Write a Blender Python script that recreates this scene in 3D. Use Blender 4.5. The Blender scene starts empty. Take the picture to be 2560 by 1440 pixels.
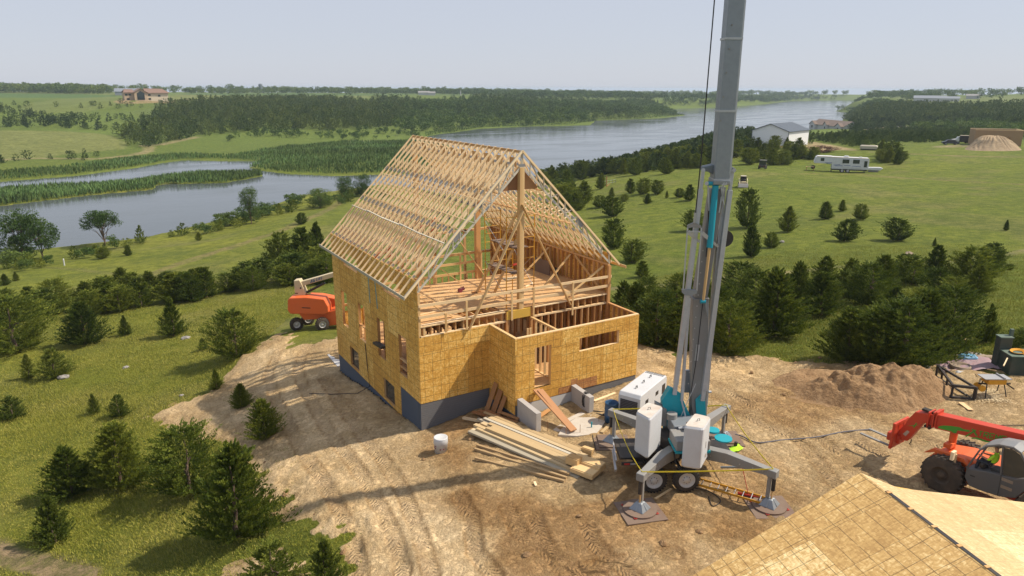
import bpy, math, random
import numpy as np
from mathutils import Vector, Matrix
R = math.radians
random.seed(7); rng = np.random.default_rng(11)
scene = bpy.context.scene
COL = scene.collection

# ------------------------------------------------------------------ camera
FPX, PITCH, ROLL, YAW = 1760.3, 0.27636, 0.0034, 0.54460
CAM = np.array([-11.671, -27.221, 13.821])
cd = bpy.data.cameras.new("camera"); cam = bpy.data.objects.new("camera", cd); COL.objects.link(cam)
cd.sensor_width = 36; cd.sensor_fit = 'HORIZONTAL'; cd.lens = FPX / 2560 * 36
cd.clip_start = 0.3; cd.clip_end = 40000
cam.matrix_world = Matrix.Translation(Vector(CAM)) @ Matrix.Rotation(-YAW, 4, 'Z') @ Matrix.Rotation(math.pi/2 - PITCH, 4, 'X') @ Matrix.Rotation(ROLL, 4, 'Z')
scene.camera = cam

# ------------------------------------------------------------------ light
SUN = Vector((1.0, -0.45, 1.34)).normalized()          # towards the sun
w = bpy.data.worlds.new("World"); scene.world = w; w.use_nodes = True
nt = w.node_tree; bg = nt.nodes["Background"]
sky = nt.nodes.new("ShaderNodeTexSky"); sky.sky_type = 'NISHITA'; sky.sun_disc = False
sky.sun_elevation = math.asin(SUN.z); sky.sun_rotation = math.atan2(SUN.x, SUN.y)
sky.altitude = 400; sky.air_density = 1.0; sky.dust_density = .6; sky.ozone_density = 2.5
# thin high haze: the clear sky is veiled towards an even pale grey lavender
vm = nt.nodes.new("ShaderNodeMix"); vm.data_type='RGBA'; vm.inputs[0].default_value=.86; vm.inputs[7].default_value=(4.5,4.72,5.4,1)
nt.links.new(sky.outputs[0], vm.inputs[6]); nt.links.new(vm.outputs[2], bg.inputs[0]); bg.inputs[1].default_value = 0.108
sl = bpy.data.lights.new("sun", 'SUN'); sl.energy = 4.5; sl.angle = R(0.9); sl.color = (1.0, 0.885, 0.72)
so = bpy.data.objects.new("sun", sl); COL.objects.link(so)
so.rotation_euler = SUN.to_track_quat('Z', 'Y').to_euler()
scene.view_settings.view_transform = 'Standard'; scene.view_settings.look = 'None'
scene.view_settings.exposure = 0.30; scene.view_settings.gamma = 1.0
scene.render.resolution_x, scene.render.resolution_y = 1024, 576
try:
    scene.cycles.max_bounces = 6; scene.cycles.transparent_max_bounces = 8; scene.cycles.volume_bounces = 0
    scene.cycles.use_denoising = True
except Exception: pass

# ------------------------------------------------------------------ measuring helpers (survey of the site, world metres)
_F = np.array([math.sin(YAW)*math.cos(PITCH), math.cos(YAW)*math.cos(PITCH), -math.sin(PITCH)])
_Rv = np.array([math.cos(YAW), -math.sin(YAW), 0.0])
_U = np.array([math.sin(YAW)*math.sin(PITCH), math.cos(YAW)*math.sin(PITCH), math.cos(PITCH)])
def ray(px, py):
    return _F + _Rv*(px-1280)/FPX - _U*(py-720)/FPX
def onz(px, py, z):
    d = ray(px, py); return CAM + d*((z-CAM[2])/d[2])
def onaxis(px, py, ax, v):
    d = ray(px, py); return CAM + d*((v-CAM[ax])/d[ax])
def onplane(px, py, P0, N):
    d = ray(px, py); N = np.array(N, float); return CAM + d*(((np.array(P0, float)-CAM)@N)/(d@N))
def atd(px, py, D):
    return CAM + ray(px, py)*D

# ------------------------------------------------------------------ mesh builder
class MB:
    def __init__(s): s.v=[]; s.f=[]; s.uv=[]; s.t=[]; s.M=None; s.sm=[]
    def add(s, vs, fs, uvs=None, tone=None, smooth=False):
        b=len(s.v)
        if s.M is not None: vs=[tuple(s.M @ Vector(v)) for v in vs]
        s.v.extend([tuple(v) for v in vs])
        tone = random.random() if tone is None else tone
        for k,f in enumerate(fs):
            s.f.append([b+i for i in f]); s.t.append(tone); s.sm.append(smooth)
            if uvs is not None: s.uv.append(uvs[k])
            else:
                a=[Vector(vs[i]) for i in f]
                n=Vector((0,0,0))
                for i in range(len(a)):
                    p,q=a[i],a[(i+1)%len(a)]
                    n+=Vector(((p.y-q.y)*(p.z+q.z),(p.z-q.z)*(p.x+q.x),(p.x-q.x)*(p.y+q.y)))
                ax,ay,az=abs(n.x),abs(n.y),abs(n.z)
                if az>=ax and az>=ay: s.uv.append([(p.x,p.y) for p in a])
                elif ax>=ay: s.uv.append([(p.y,p.z) for p in a])
                else: s.uv.append([(p.x,p.z) for p in a])
    def beam(s, p0, p1, w=.038, h=.14, up=(0,0,1), tone=None):
        p0=Vector(p0); p1=Vector(p1); d=(p1-p0); L=d.length; d=d/L
        up=Vector(up)
        if abs(d.dot(up))>.995: up=Vector((1,0,0)) if abs(d.x)<.9 else Vector((0,1,0))
        a=d.cross(up).normalized(); b=a.cross(d).normalized()
        vs=[]
        for P in (p0,p1):
            for i,j in ((-1,-1),(1,-1),(1,1),(-1,1)): vs.append(P+a*(i*w/2)+b*(j*h/2))
        fs=[(0,1,5,4),(1,2,6,5),(2,3,7,6),(3,0,4,7),(3,2,1,0),(4,5,6,7)]
        o=random.random()*9
        uv=[[(o,0),(o,w),(o+L,w),(o+L,0)] if k in (0,2) else [(o,0),(o,h),(o+L,h),(o+L,0)] for k in range(4)]
        uv=[[(u[0][0],u[0][1]),(u[1][0],u[1][1]),(u[2][0],u[2][1]),(u[3][0],u[3][1])] for u in uv]
        uv+=[[(0,0),(0,w),(.05,w),(.05,0)]]*2
        s.add(vs,fs,uv,tone); return s
    def box(s, c, d, rz=0, tone=None, bev=0):
        x,y,z=d[0]/2,d[1]/2,d[2]/2; cs,sn=math.cos(rz),math.sin(rz)
        if bev:
            b=min(bev,x*.9,y*.9,z*.9); vs=[];fs=[]
            for (zz,ix) in ((-z,b),(-z+b,0),(z-b,0),(z,b)):
                for (sx,sy) in ((-1,-1),(1,-1),(1,1),(-1,1)):
                    X=x-ix; Y=y-ix
                    pts={(-1,-1):[(-X,-Y+b),(-X+b,-Y)],(1,-1):[(X-b,-Y),(X,-Y+b)],(1,1):[(X,Y-b),(X-b,Y)],(-1,1):[(-X+b,Y),(-X,Y-b)]}[(sx,sy)]
                    for (px,py) in pts: vs.append((px,py,zz))
            for l in range(3):
                for i in range(8):
                    j=(i+1)%8; fs.append((l*8+i,l*8+j,(l+1)*8+j,(l+1)*8+i))
            fs.append(tuple(range(7,-1,-1))); fs.append(tuple(range(24,32)))
        else:
            vs=[(i*x,j*y,k*z) for k in (-1,1) for (i,j) in ((-1,-1),(1,-1),(1,1),(-1,1))]
            fs=[(3,2,1,0),(4,5,6,7),(0,1,5,4),(1,2,6,5),(2,3,7,6),(3,0,4,7)]
        vs=[(c[0]+a*cs-b_*sn, c[1]+a*sn+b_*cs, c[2]+k) for a,b_,k in vs]
        s.add(vs,fs,None,tone); return s
    def prism(s, pts, d, tone=None):
        """polygon of 3D points extruded by vector d"""
        n=len(pts); d=Vector(d); P=[Vector(p) for p in pts]
        vs=P+[p+d for p in P]
        fs=[tuple(range(n-1,-1,-1)),tuple(range(n,2*n))]+[(i,(i+1)%n,n+(i+1)%n,n+i) for i in range(n)]
        s.add(vs,fs,None,tone); return s
    def cyl(s, p0, p1, r0, r1=None, n=14, caps=True, tone=None, smooth=True):
        r1=r0 if r1 is None else r1
        p0=Vector(p0);p1=Vector(p1);d=(p1-p0);L=d.length;d=d/max(L,1e-9)
        a=d.orthogonal().normalized();b=d.cross(a)
        vs=[];fs=[]
        for P,r in ((p0,r0),(p1,r1)):
            for i in range(n):
                t=2*math.pi*i/n; vs.append(P+a*(r*math.cos(t))+b*(r*math.sin(t)))
        s.add(vs,[(i,(i+1)%n,n+(i+1)%n,n+i) for i in range(n)],[[(0,i/n),(0,(i+1)/n),(L,(i+1)/n),(L,i/n)] for i in range(n)],tone,smooth)
        if caps: s.add(vs,[tuple(range(n-1,-1,-1)),tuple(range(n,2*n))],None,tone)
        return s
    def lathe(s, c, axis, prof, n=24, tone=None, smooth=True):
        """prof: list of (t along axis, radius)"""
        c=Vector(c);d=Vector(axis).normalized();a=d.orthogonal().normalized();b=d.cross(a)
        vs=[];fs=[];m=len(prof)
        for (t,r) in prof:
            for i in range(n):
                q=2*math.pi*i/n; vs.append(c+d*t+a*(r*math.cos(q))+b*(r*math.sin(q)))
        for k in range(m-1):
            for i in range(n): fs.append((k*n+i,k*n+(i+1)%n,(k+1)*n+(i+1)%n,(k+1)*n+i))
        s.add(vs,fs,None,tone,smooth); return s
    def tube(s, pts, r=.01, n=6, tone=None):
        P=[Vector(p) for p in pts]; vs=[];fs=[]
        for k,p in enumerate(P):
            d=(P[min(k+1,len(P)-1)]-P[max(k-1,0)]).normalized()
            up=Vector((0,0,1)) if abs(d.z)<.95 else Vector((1,0,0))
            a=d.cross(up).normalized();b=a.cross(d)
            for i in range(n):
                t=2*math.pi*i/n; vs.append(p+a*(r*math.cos(t))+b*(r*math.sin(t)))
        for k in range(len(P)-1):
            for i in range(n): fs.append((k*n+i,k*n+(i+1)%n,(k+1)*n+(i+1)%n,(k+1)*n+i))
        s.add(vs,fs,None,tone,True); return s
    def holed(s, O, U, V, N, us, vs, holes, th=.012, tone=None):
        """sheet in the plane O+u*U+v*V over us x vs with rectangular holes, thickness th along N"""
        O,U,V,N=map(Vector,(O,U,V,N))
        cu=sorted(set([us[0],us[1]]+[min(max(h[k],us[0]),us[1]) for h in holes for k in (0,1)]))
        cv=sorted(set([vs[0],vs[1]]+[min(max(h[k],vs[0]),vs[1]) for h in holes for k in (2,3)]))
        def solid(i,j):
            if i<0 or j<0 or i>=len(cu)-1 or j>=len(cv)-1: return False
            a=(cu[i]+cu[i+1])/2;b=(cv[j]+cv[j+1])/2
            return not any(h[0]<a<h[1] and h[2]<b<h[3] for h in holes)
        P=lambda u,v,n:O+U*u+V*v+N*n
        flip = U.cross(V).dot(N)<0
        for i in range(len(cu)-1):
            for j in range(len(cv)-1):
                if not solid(i,j): continue
                a,b,c,d=cu[i],cu[i+1],cv[j],cv[j+1]
                q=[(a,c),(b,c),(b,d),(a,d)]
                if flip: q=q[::-1]
                s.add([P(u,v,th) for u,v in q],[(0,1,2,3)],[q],tone)
                s.add([P(u,v,0) for u,v in q[::-1]],[(0,1,2,3)],[q[::-1]],tone)
                for (di,dj,e) in ((-1,0,((a,c),(a,d))),(1,0,((b,c),(b,d))),(0,-1,((a,c),(b,c))),(0,1,((a,d),(b,d)))):
                    if not solid(i+di,j+dj):
                        (u0,v0),(u1,v1)=e
                        s.add([P(u0,v0,0),P(u1,v1,0),P(u1,v1,th),P(u0,v0,th)],[(0,1,2,3)],[[(u0,v0),(u1,v1),(u1,v1+th),(u0,v0+th)]],tone)
        return s
    def build(s, name, mat, parent=None, bevel=0, loc=None):
        me=bpy.data.meshes.new(name); me.from_pydata(s.v,[],s.f)
        if s.f:
            ul=me.uv_layers.new(name="UVMap")
            ul.data.foreach_set("uv",np.array([c for f in s.uv for c in f],dtype=np.float32).ravel())
            at=me.attributes.new("tone",'FLOAT','FACE'); at.data.foreach_set("value",np.array(s.t,dtype=np.float32))
            me.polygons.foreach_set("use_smooth",np.array(s.sm,dtype=bool))
        me.materials.append(mat)
        o=bpy.data.objects.new(name,me); COL.objects.link(o)
        if parent is not None: o.parent=parent
        if loc is not None: o.location=loc
        if bevel:
            m=o.modifiers.new("bevel",'BEVEL'); m.width=bevel; m.segments=2; m.limit_method='ANGLE'; m.angle_limit=R(40); m.harden_normals=False
        return o

def tag(o,label=None,cat=None,group=None,kind=None):
    if label: o['label']=label
    if cat: o['category']=cat
    if group: o['group']=group
    if kind: o['kind']=kind
    return o
def empty(name,loc=(0,0,0),rz=0,label=None,cat=None,group=None):
    o=bpy.data.objects.new(name,None); COL.objects.link(o); o.location=Vector(loc); o.rotation_euler=(0,0,rz); o.empty_display_size=.2
    return tag(o,label,cat,group)
def npmesh(name,V,F,mat,parent=None,tone=None,vcol=None,smooth=False):
    me=bpy.data.meshes.new(name); n=len(V); m=len(F); k=F.shape[1]
    me.vertices.add(n); me.vertices.foreach_set("co",np.asarray(V,np.float32).ravel())
    me.loops.add(m*k); me.loops.foreach_set("vertex_index",np.asarray(F,np.int32).ravel())
    me.polygons.add(m); me.polygons.foreach_set("loop_start",np.arange(0,m*k,k,dtype=np.int32))
    me.update(calc_edges=True)
    me.polygons.foreach_set("use_smooth",np.full(m,smooth,dtype=bool))
    if tone is not None:
        a=me.attributes.new("tone",'FLOAT','FACE'); a.data.foreach_set("value",np.asarray(tone,np.float32))
    if vcol:
        for nm,(ty,arr) in vcol.items():
            a=me.attributes.new(nm,ty,'POINT')
            if ty=='FLOAT': a.data.foreach_set("value",np.asarray(arr,np.float32))
            elif ty=='FLOAT_VECTOR': a.data.foreach_set("vector",np.asarray(arr,np.float32).ravel())
            else:
                c=np.ones((n,4),np.float32); c[:,:3]=arr; a.data.foreach_set("color",c.ravel())
    me.materials.append(mat)
    o=bpy.data.objects.new(name,me); COL.objects.link(o)
    if parent is not None: o.parent=parent
    return o

# ------------------------------------------------------------------ materials
class G:
    def __init__(s,name):
        s.m=bpy.data.materials.new(name); s.m.use_nodes=True; s.t=s.m.node_tree
        s.b=s.t.nodes["Principled BSDF"]; s.out=s.t.nodes["Material Output"]
    def n(s,ty,*ins,**kw):
        nd=s.t.nodes.new("ShaderNode"+ty)
        for k,v in kw.items():
            if k.startswith("i_"):
                key=k[2:]; key=int(key) if key.isdigit() else key.replace('_',' ')
                s.set(nd.inputs[key],v)
            else: setattr(nd,k,v)
        for i,v in enumerate(ins):
            if v is not None: s.set(nd.inputs[i],v)
        return nd
    def set(s,inp,v):
        if isinstance(v,bpy.types.NodeSocket): s.t.links.new(v,inp)
        elif hasattr(v,'outputs'): s.t.links.new(v.outputs[0],inp)
        else:
            if isinstance(v,(tuple,list)) and len(v)==3 and inp.type=='RGBA': v=(*v,1)
            inp.default_value=v
    def math(s,op,a,b=None,c=None,clamp=False):
        nd=s.n("Math",a,b,c,operation=op); nd.use_clamp=clamp; return nd.outputs[0]
    def noise(s,scale,detail=4,rough=.6,vec=None,dist=0,out=0):
        nd=s.n("TexNoise"); s.set(nd.inputs['Scale'],scale); s.set(nd.inputs['Detail'],detail); s.set(nd.inputs['Roughness'],rough); s.set(nd.inputs['Distortion'],dist)
        if vec is not None: s.set(nd.inputs['Vector'],vec)
        return nd.outputs[out]
    def ramp(s,f,*stops,interp='LINEAR'):
        nd=s.n("ValToRGB"); r=nd.color_ramp; r.interpolation=interp
        while len(r.elements)<len(stops): r.elements.new(.5)
        for e,(p,c) in zip(r.elements,stops):
            e.position=p; e.color=(*c,1) if isinstance(c,tuple) else (c,c,c,1)
        s.set(nd.inputs[0],f); return nd.outputs[0]
    def mix(s,f,a,b,blend='MIX'):
        nd=s.n("Mix",data_type='RGBA',blend_type=blend)
        s.set(nd.inputs[0],f); s.set(nd.inputs[6],a); s.set(nd.inputs[7],b); return nd.outputs[2]
    def attr(s,name,out='Fac'):
        return s.n("Attribute",attribute_name=name).outputs[out]
    def uv(s): return s.n("UVMap").outputs[0]
    def obj(s): return s.n("TexCoord").outputs['Object']
    def pos(s): return s.n("NewGeometry").outputs['Position']
    def mapping(s,vec,scale=(1,1,1),rot=(0,0,0),loc=(0,0,0)):
        nd=s.n("Mapping"); s.set(nd.inputs['Vector'],vec); nd.inputs['Scale'].default_value=scale; nd.inputs['Rotation'].default_value=rot; nd.inputs['Location'].default_value=loc
        return nd.outputs[0]
    def sep(s,v):
        nd=s.n("SeparateXYZ",v); return nd.outputs
    def comb(s,x,y,z=0.0):
        return s.n("CombineXYZ",x,y,z).outputs[0]
    def bump(s,h,dist=.02,strength=1.0):
        nd=s.n("Bump"); s.set(nd.inputs['Height'],h); nd.inputs['Distance'].default_value=dist; nd.inputs['Strength'].default_value=strength
        s.set(s.b.inputs['Normal'],nd.outputs[0]); return nd
    def fin(s,col=None,rough=None,metal=None,spec=None):
        if col is not None: s.set(s.b.inputs['Base Color'],col)
        if rough is not None: s.set(s.b.inputs['Roughness'],rough)
        if metal is not None: s.set(s.b.inputs['Metallic'],metal)
        if spec is not None: s.set(s.b.inputs['Specular IOR Level'],spec)
        return s.m
def paint(name,col,rough=.45,dirt=.25,scale=1.5,metal=0,dirtcol=(.22,.16,.11),bump=.0):
    g=G(name); n=g.noise(scale,8,.65,g.obj()); n2=g.noise(scale*9,4,.6,g.obj())
    f=g.math('MULTIPLY',g.ramp(n,(.42,0.),(.72,1.)),dirt)
    c=g.mix(f,col,dirtcol); c=g.mix(g.math('MULTIPLY',n2,.18),c,tuple(x*.7 for x in col))
    if bump: g.bump(n2,bump)
    return g.fin(c,g.math('ADD',rough,g.math('MULTIPLY',n,.25)),metal)
M={}
def osb(name,c0,c1,hi,line=(.05,.03,.015),lines=True,bright=.5,du=.4064,dv=.4064):
    g=G(name); uv=g.uv(); x,y,z=g.sep(uv)
    pu=g.math('FLOOR',g.math('DIVIDE',x,1.219)); pv=g.math('FLOOR',g.math('DIVIDE',y,2.438))
    wn=g.n("TexWhiteNoise",g.comb(pu,pv),noise_dimensions='3D'); rnd=wn.outputs['Value']
    a=g.n("TexVoronoi",feature='F1',i_Scale=9.0,i_Randomness=1.0); g.set(a.inputs['Vector'],g.mapping(uv,(1,2.6,1),(0,0,.5)))
    b=g.n("TexVoronoi",feature='F1',i_Scale=11.0); g.set(b.inputs['Vector'],g.mapping(uv,(2.4,.9,1),(0,0,-.35)))
    fa=g.sep(a.outputs['Color'])[0]; fb=g.sep(b.outputs['Color'])[1]
    big=g.noise(1.1,3,.6,g.n("VectorMath",uv,g.comb(g.math('MULTIPLY',rnd,40),g.math('MULTIPLY',rnd,17)),operation='ADD').outputs[0])
    t=g.math('ADD',g.math('MULTIPLY',fa,.5),g.math('MULTIPLY',fb,.5))
    t=g.math('ADD',g.math('MULTIPLY',t,.50),g.math('MULTIPLY',big,.50))
    t=g.math('ADD',t,g.math('MULTIPLY',g.math('SUBTRACT',rnd,.5),.30))
    c=g.ramp(t,(.2,c0),(.5,c1),(.86,hi))
    wv=g.math('MULTIPLY',g.noise(.7,1,.5,uv),.08)
    if lines:
        off=g.math('MULTIPLY',rnd,.25)
        fu=g.math('FRACT',g.math('DIVIDE',g.math('ADD',g.math('ADD',x,wv),off),du)); fv=g.math('FRACT',g.math('DIVIDE',g.math('ADD',g.math('ADD',y,g.math('MULTIPLY',wv,.6)),g.math('MULTIPLY',off,.6)),dv))
        lw=.048
        lu=g.math('LESS_THAN',fu,lw); lv=g.math('LESS_THAN',fv,lw)
        gap=g.ramp(g.noise(2.3,2,.5,uv),(.34,.35),(.48,1.))
        l=g.math('MULTIPLY',g.math('MAXIMUM',g.math('MULTIPLY',lu,g.math('GREATER_THAN',rnd,.15)),lv),g.math('MULTIPLY',gap,.66))
        c=g.mix(l,c,line)
    su=g.math('LESS_THAN',g.math('FRACT',g.math('DIVIDE',x,1.219)),.007); sv=g.math('LESS_THAN',g.math('FRACT',g.math('DIVIDE',y,2.438)),.004)
    c=g.mix(g.math('MULTIPLY',g.math('MAXIMUM',su,sv),.85),c,line)
    g.bump(t,.004,.5)
    return g.fin(c,.72)
M['osb']=osb('osb_sheathing',(.46,.225,.035),(.63,.34,.058),(.90,.64,.22))
M['osb_red']=osb('osb_water_stained',(.27,.10,.035),(.36,.155,.05),(.50,.27,.10))
M['osb_roof']=osb('osb_roof_sheathing',(.42,.25,.085),(.60,.385,.14),(.92,.73,.38),du=.4064,dv=.4064)
M['osb_roof_pale']=osb('osb_roof_pale',(.46,.31,.14),(.57,.41,.20),(.78,.62,.36),line=(.40,.28,.15))
M['deck']=osb('deck_panels',(.43,.24,.10),(.55,.33,.145),(.66,.45,.22),line=(.13,.07,.03),lines=False)
def wood(name,c0,c1,c2,rough=.7):
    g=G(name); uv=g.uv(); t=g.attr("tone")
    gr=g.noise(3,5,.65,g.mapping(uv,(1.2,26,1)))
    kn=g.n("TexVoronoi",feature='F1',i_Scale=1.6); g.set(kn.inputs['Vector'],g.mapping(uv,(1,6,1)))
    k=g.math('LESS_THAN',kn.outputs['Distance'],.07)
    c=g.ramp(g.math('ADD',g.math('MULTIPLY',t,.75),g.math('MULTIPLY',gr,.35)),(.15,c0),(.55,c1),(.95,c2))
    c=g.mix(g.math('MULTIPLY',k,.6),c,(.16,.07,.025))
    g.bump(gr,.002,.4)
    return g.fin(c,rough)
M['stud']=wood('framing_lumber',(.42,.20,.065),(.56,.31,.12),(.68,.43,.2))
M['truss']=wood('truss_lumber',(.66,.46,.24),(.80,.61,.36),(.88,.73,.50))
M['truss_grey']=wood('weathered_truss',(.36,.32,.24),(.46,.42,.34),(.56,.52,.43))
M['brace']=wood('brace_lumber',(.50,.30,.12),(.60,.40,.18),(.68,.48,.24))
M['glulam']=wood('beam_yellow',(.55,.34,.05),(.62,.40,.07),(.68,.45,.1))
M['pile']=wood('stacked_lumber',(.36,.24,.12),(.50,.37,.20),(.68,.56,.38))
M['oldwood']=wood('old_planks',(.24,.11,.045),(.33,.16,.065),(.42,.23,.1))
M['board']=wood('leaning_plank',(.30,.13,.055),(.36,.165,.07),(.42,.21,.09))
M['plate']=paint('galvanized_plate',(.30,.31,.33),.42,.1,metal=.55)
M['galv']=paint('galvanized_boom',(.27,.30,.335),.38,.45,5,metal=.45,dirtcol=(.22,.24,.27))
M['galv_light']=paint('aluminium_struts',(.46,.48,.51),.38,.4,4,metal=.4,dirtcol=(.3,.31,.33))
M['boxgrey']=paint('grey_steel',(.25,.25,.245),.5,.25)
M['slate']=paint('slate_panel',(.13,.165,.19),.5,.2)
M['cyan']=paint('turquoise_paint',(.0,.32,.40),.35,.12)
M['cyandark']=paint('turquoise_cylinder',(.0,.27,.38),.3,.05)
M['white']=paint('white_paint',(.58,.60,.63),.42,.16,1.2)
M['whitetop']=paint('dusty_white',(.58,.55,.5),.6,.75,2.2,dirtcol=(.45,.33,.25))
M['black']=paint('black_paint',(.018,.018,.02),.45,.25)
M['rubber']=paint('tyre_rubber',(.028,.026,.024),.85,.6,3,dirtcol=(.13,.10,.075))
M['darkrubber']=paint('dusty_tyre',(.06,.05,.04),.9,.7,2,dirtcol=(.16,.115,.08))
M['rim']=paint('white_rim',(.55,.55,.54),.4,.3)
M['orange']=paint('red_orange_paint',(.74,.14,.03),.38,.12,1.2)
M['tele']=paint('telehandler_red',(.55,.05,.018),.38,.22,1.5,dirtcol=(.42,.12,.06))
M['green']=paint('green_decal',(.06,.33,.03),.4,.1)
M['cabgrey']=paint('cab_grey',(.105,.108,.11),.5,.25)
M['cabroof']=paint('cab_roof_grey',(.22,.23,.24),.5,.3)
M['cream']=paint('cream_paint',(.58,.49,.31),.45,.12)
M['blue']=paint('blue_lettering',(.03,.08,.25),.5,.1)
M['steelblack']=paint('black_steel',(.022,.020,.02),.5,.35,dirtcol=(.12,.07,.04))
M['yellow']=paint('yellow_steel',(.62,.30,.015),.45,.15)
M['tape']=paint('yellow_strap',(.75,.62,.03),.6,.15)
M['hivis']=paint('hi_vis_cloth',(.42,.78,.03),.8,.05)
M['bluebarrel']=paint('blue_plastic',(.01,.07,.17),.4,.2)
M['redpaint']=paint('red_paint',(.45,.03,.02),.5,.2)
M['skin']=paint('skin',(.45,.24,.16),.6,.0)
M['concrete']=paint('cast_concrete',(.42,.40,.385),.85,.4,2.5,dirtcol=(.30,.27,.24),bump=.003)
M['concrete_pale']=paint('fresh_concrete',(.55,.50,.43),.9,.5,3,dirtcol=(.36,.27,.19),bump=.01)
M['mat']=paint('timber_mat',(.20,.145,.11),.85,.5,2,dirtcol=(.16,.09,.07))
M['rock']=paint('pale_boulder',(.30,.285,.27),.9,.5,2.5,dirtcol=(.20,.18,.16),bump=.03)
M['rocktan']=paint('tan_stone',(.34,.27,.20),.9,.4,2.5,bump=.03)
M['cable']=paint('cable',(.02,.02,.022),.6,.1)
M['cablegrey']=paint('grey_cable',(.12,.12,.14),.6,.1)
M['hose']=paint('orange_cord',(.65,.30,.01),.6,.1)
M['tarp']=paint('patterned_tarp',(.38,.24,.26),.7,.7,6,dirtcol=(.2,.24,.28))
M['bluetarp']=paint('blue_plastic_sheet',(.12,.33,.52),.4,.3,6,dirtcol=(.3,.5,.62))
M['utility']=paint('utility_green',(.035,.055,.045),.55,.3)
M['utilitytop']=paint('utility_green_top',(.10,.15,.12),.6,.3)
M['grille']=paint('dark_grille',(.03,.032,.035),.6,.1)
M['bark']=paint('bark',(.13,.09,.065),.95,.4,3)
M['silver']=paint('bright_steel',(.45,.45,.46),.35,.15,metal=.6)
M['purple']=paint('maroon_tool',(.2,.02,.05),.5)
def glassm(name,col=(.02,.03,.035),rough=.05):
    g=G(name); return g.fin(g.mix(.1,col,col),rough,0,.8)
M['glass']=glassm('dark_window_glass')
def clear(name):
    g=G(name); m=g.fin((.85,.9,.9),.02); g.b.inputs['Transmission Weight'].default_value=1.0; g.b.inputs['IOR'].default_value=1.05
    return m
M['clear']=clear('cab_glass')
def icf(name,col,ridge=True):
    g=G(name); x,y,z=g.sep(g.uv())
    n=g.noise(2.5,5,.6,g.obj())
    if ridge:
        r=g.math('FRACT',g.math('DIVIDE',y,.105)); l=g.math('LESS_THAN',r,.2)
        c=g.mix(g.math('MULTIPLY',l,.55),col,(.20,.21,.22)); c=g.mix(g.math('MULTIPLY',n,.3),c,tuple(v*.6 for v in col))
        g.bump(g.math('SUBTRACT',1.0,l),.02)
    else: c=g.mix(g.math('MULTIPLY',n,.35),col,tuple(v*.75 for v in col))
    return g.fin(c,.7)
M['icf']=icf('foundation_block',(.15,.15,.16))
M['membrane']=icf('blue_membrane',(.065,.085,.125),False)
M['wrap']=icf('white_wrap',(.5,.5,.5),False)
def foliage(name,a,b,c,trans=.0):
    g=G(name); t=g.attr("tone"); ob=g.n("ObjectInfo").outputs['Random']; n=g.noise(.9,3,.6,g.obj())
    v=g.math('ADD',g.math('MULTIPLY',t,.7),g.math('ADD',g.math('MULTIPLY',n,.3),g.math('MULTIPLY',g.math('SUBTRACT',ob,.5),.42)))
    col=g.ramp(v,(.12,a),(.5,b),(.92,c))
    m=g.fin(col,.75,0,.25)
    tr=g.n("BsdfTranslucent",col); mx=g.n("MixShader",.28,g.b.outputs[0],tr.outputs[0]); g.t.links.new(mx.outputs[0],g.out.inputs['Surface'])
    return m
M['cedar']=foliage('cedar_foliage',(.036,.064,.010),(.110,.150,.018),(.25,.27,.036))
M['cedar_y']=foliage('young_cedar_foliage',(.065,.10,.016),(.145,.18,.025),(.28,.29,.05))
M['cedar_d']=foliage('distant_cedar_foliage',(.026,.054,.014),(.060,.100,.020),(.125,.16,.032))
M['leaf']=foliage('broadleaf_foliage',(.035,.075,.015),(.075,.13,.025),(.15,.20,.04))
M['leaf_d']=foliage('distant_broadleaf',(.04,.08,.015),(.075,.13,.022),(.15,.20,.035))
M['dry']=foliage('dead_twigs',(.12,.08,.06),(.18,.12,.09),(.28,.15,.09))
def reedmat():
    g=G('reed_blades'); p=g.pos(); n=g.noise(.022,3,.55,g.mapping(p,(1,1.6,1))); t=g.attr("tone")
    c=g.ramp(g.math('ADD',g.math('MULTIPLY',n,.85),g.math('MULTIPLY',t,.22)),(.3,(.05,.085,.02)),(.56,(.08,.125,.03)),(.64,(.11,.20,.06)),(.85,(.17,.26,.09)))
    return g.fin(c,.7,0,.2)
M['reed']=reedmat()
g=G('grass_blades'); t=g.attr("tone"); p=g.pos(); n=g.noise(.25,4,.6,p)
M['grass']=g.fin(g.ramp(g.math('ADD',g.math('MULTIPLY',n,.6),g.math('MULTIPLY',t,.4)),(.25,(.15,.17,.018)),(.5,(.27,.265,.038)),(.75,(.42,.37,.10))),.8,0,.2)
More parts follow.
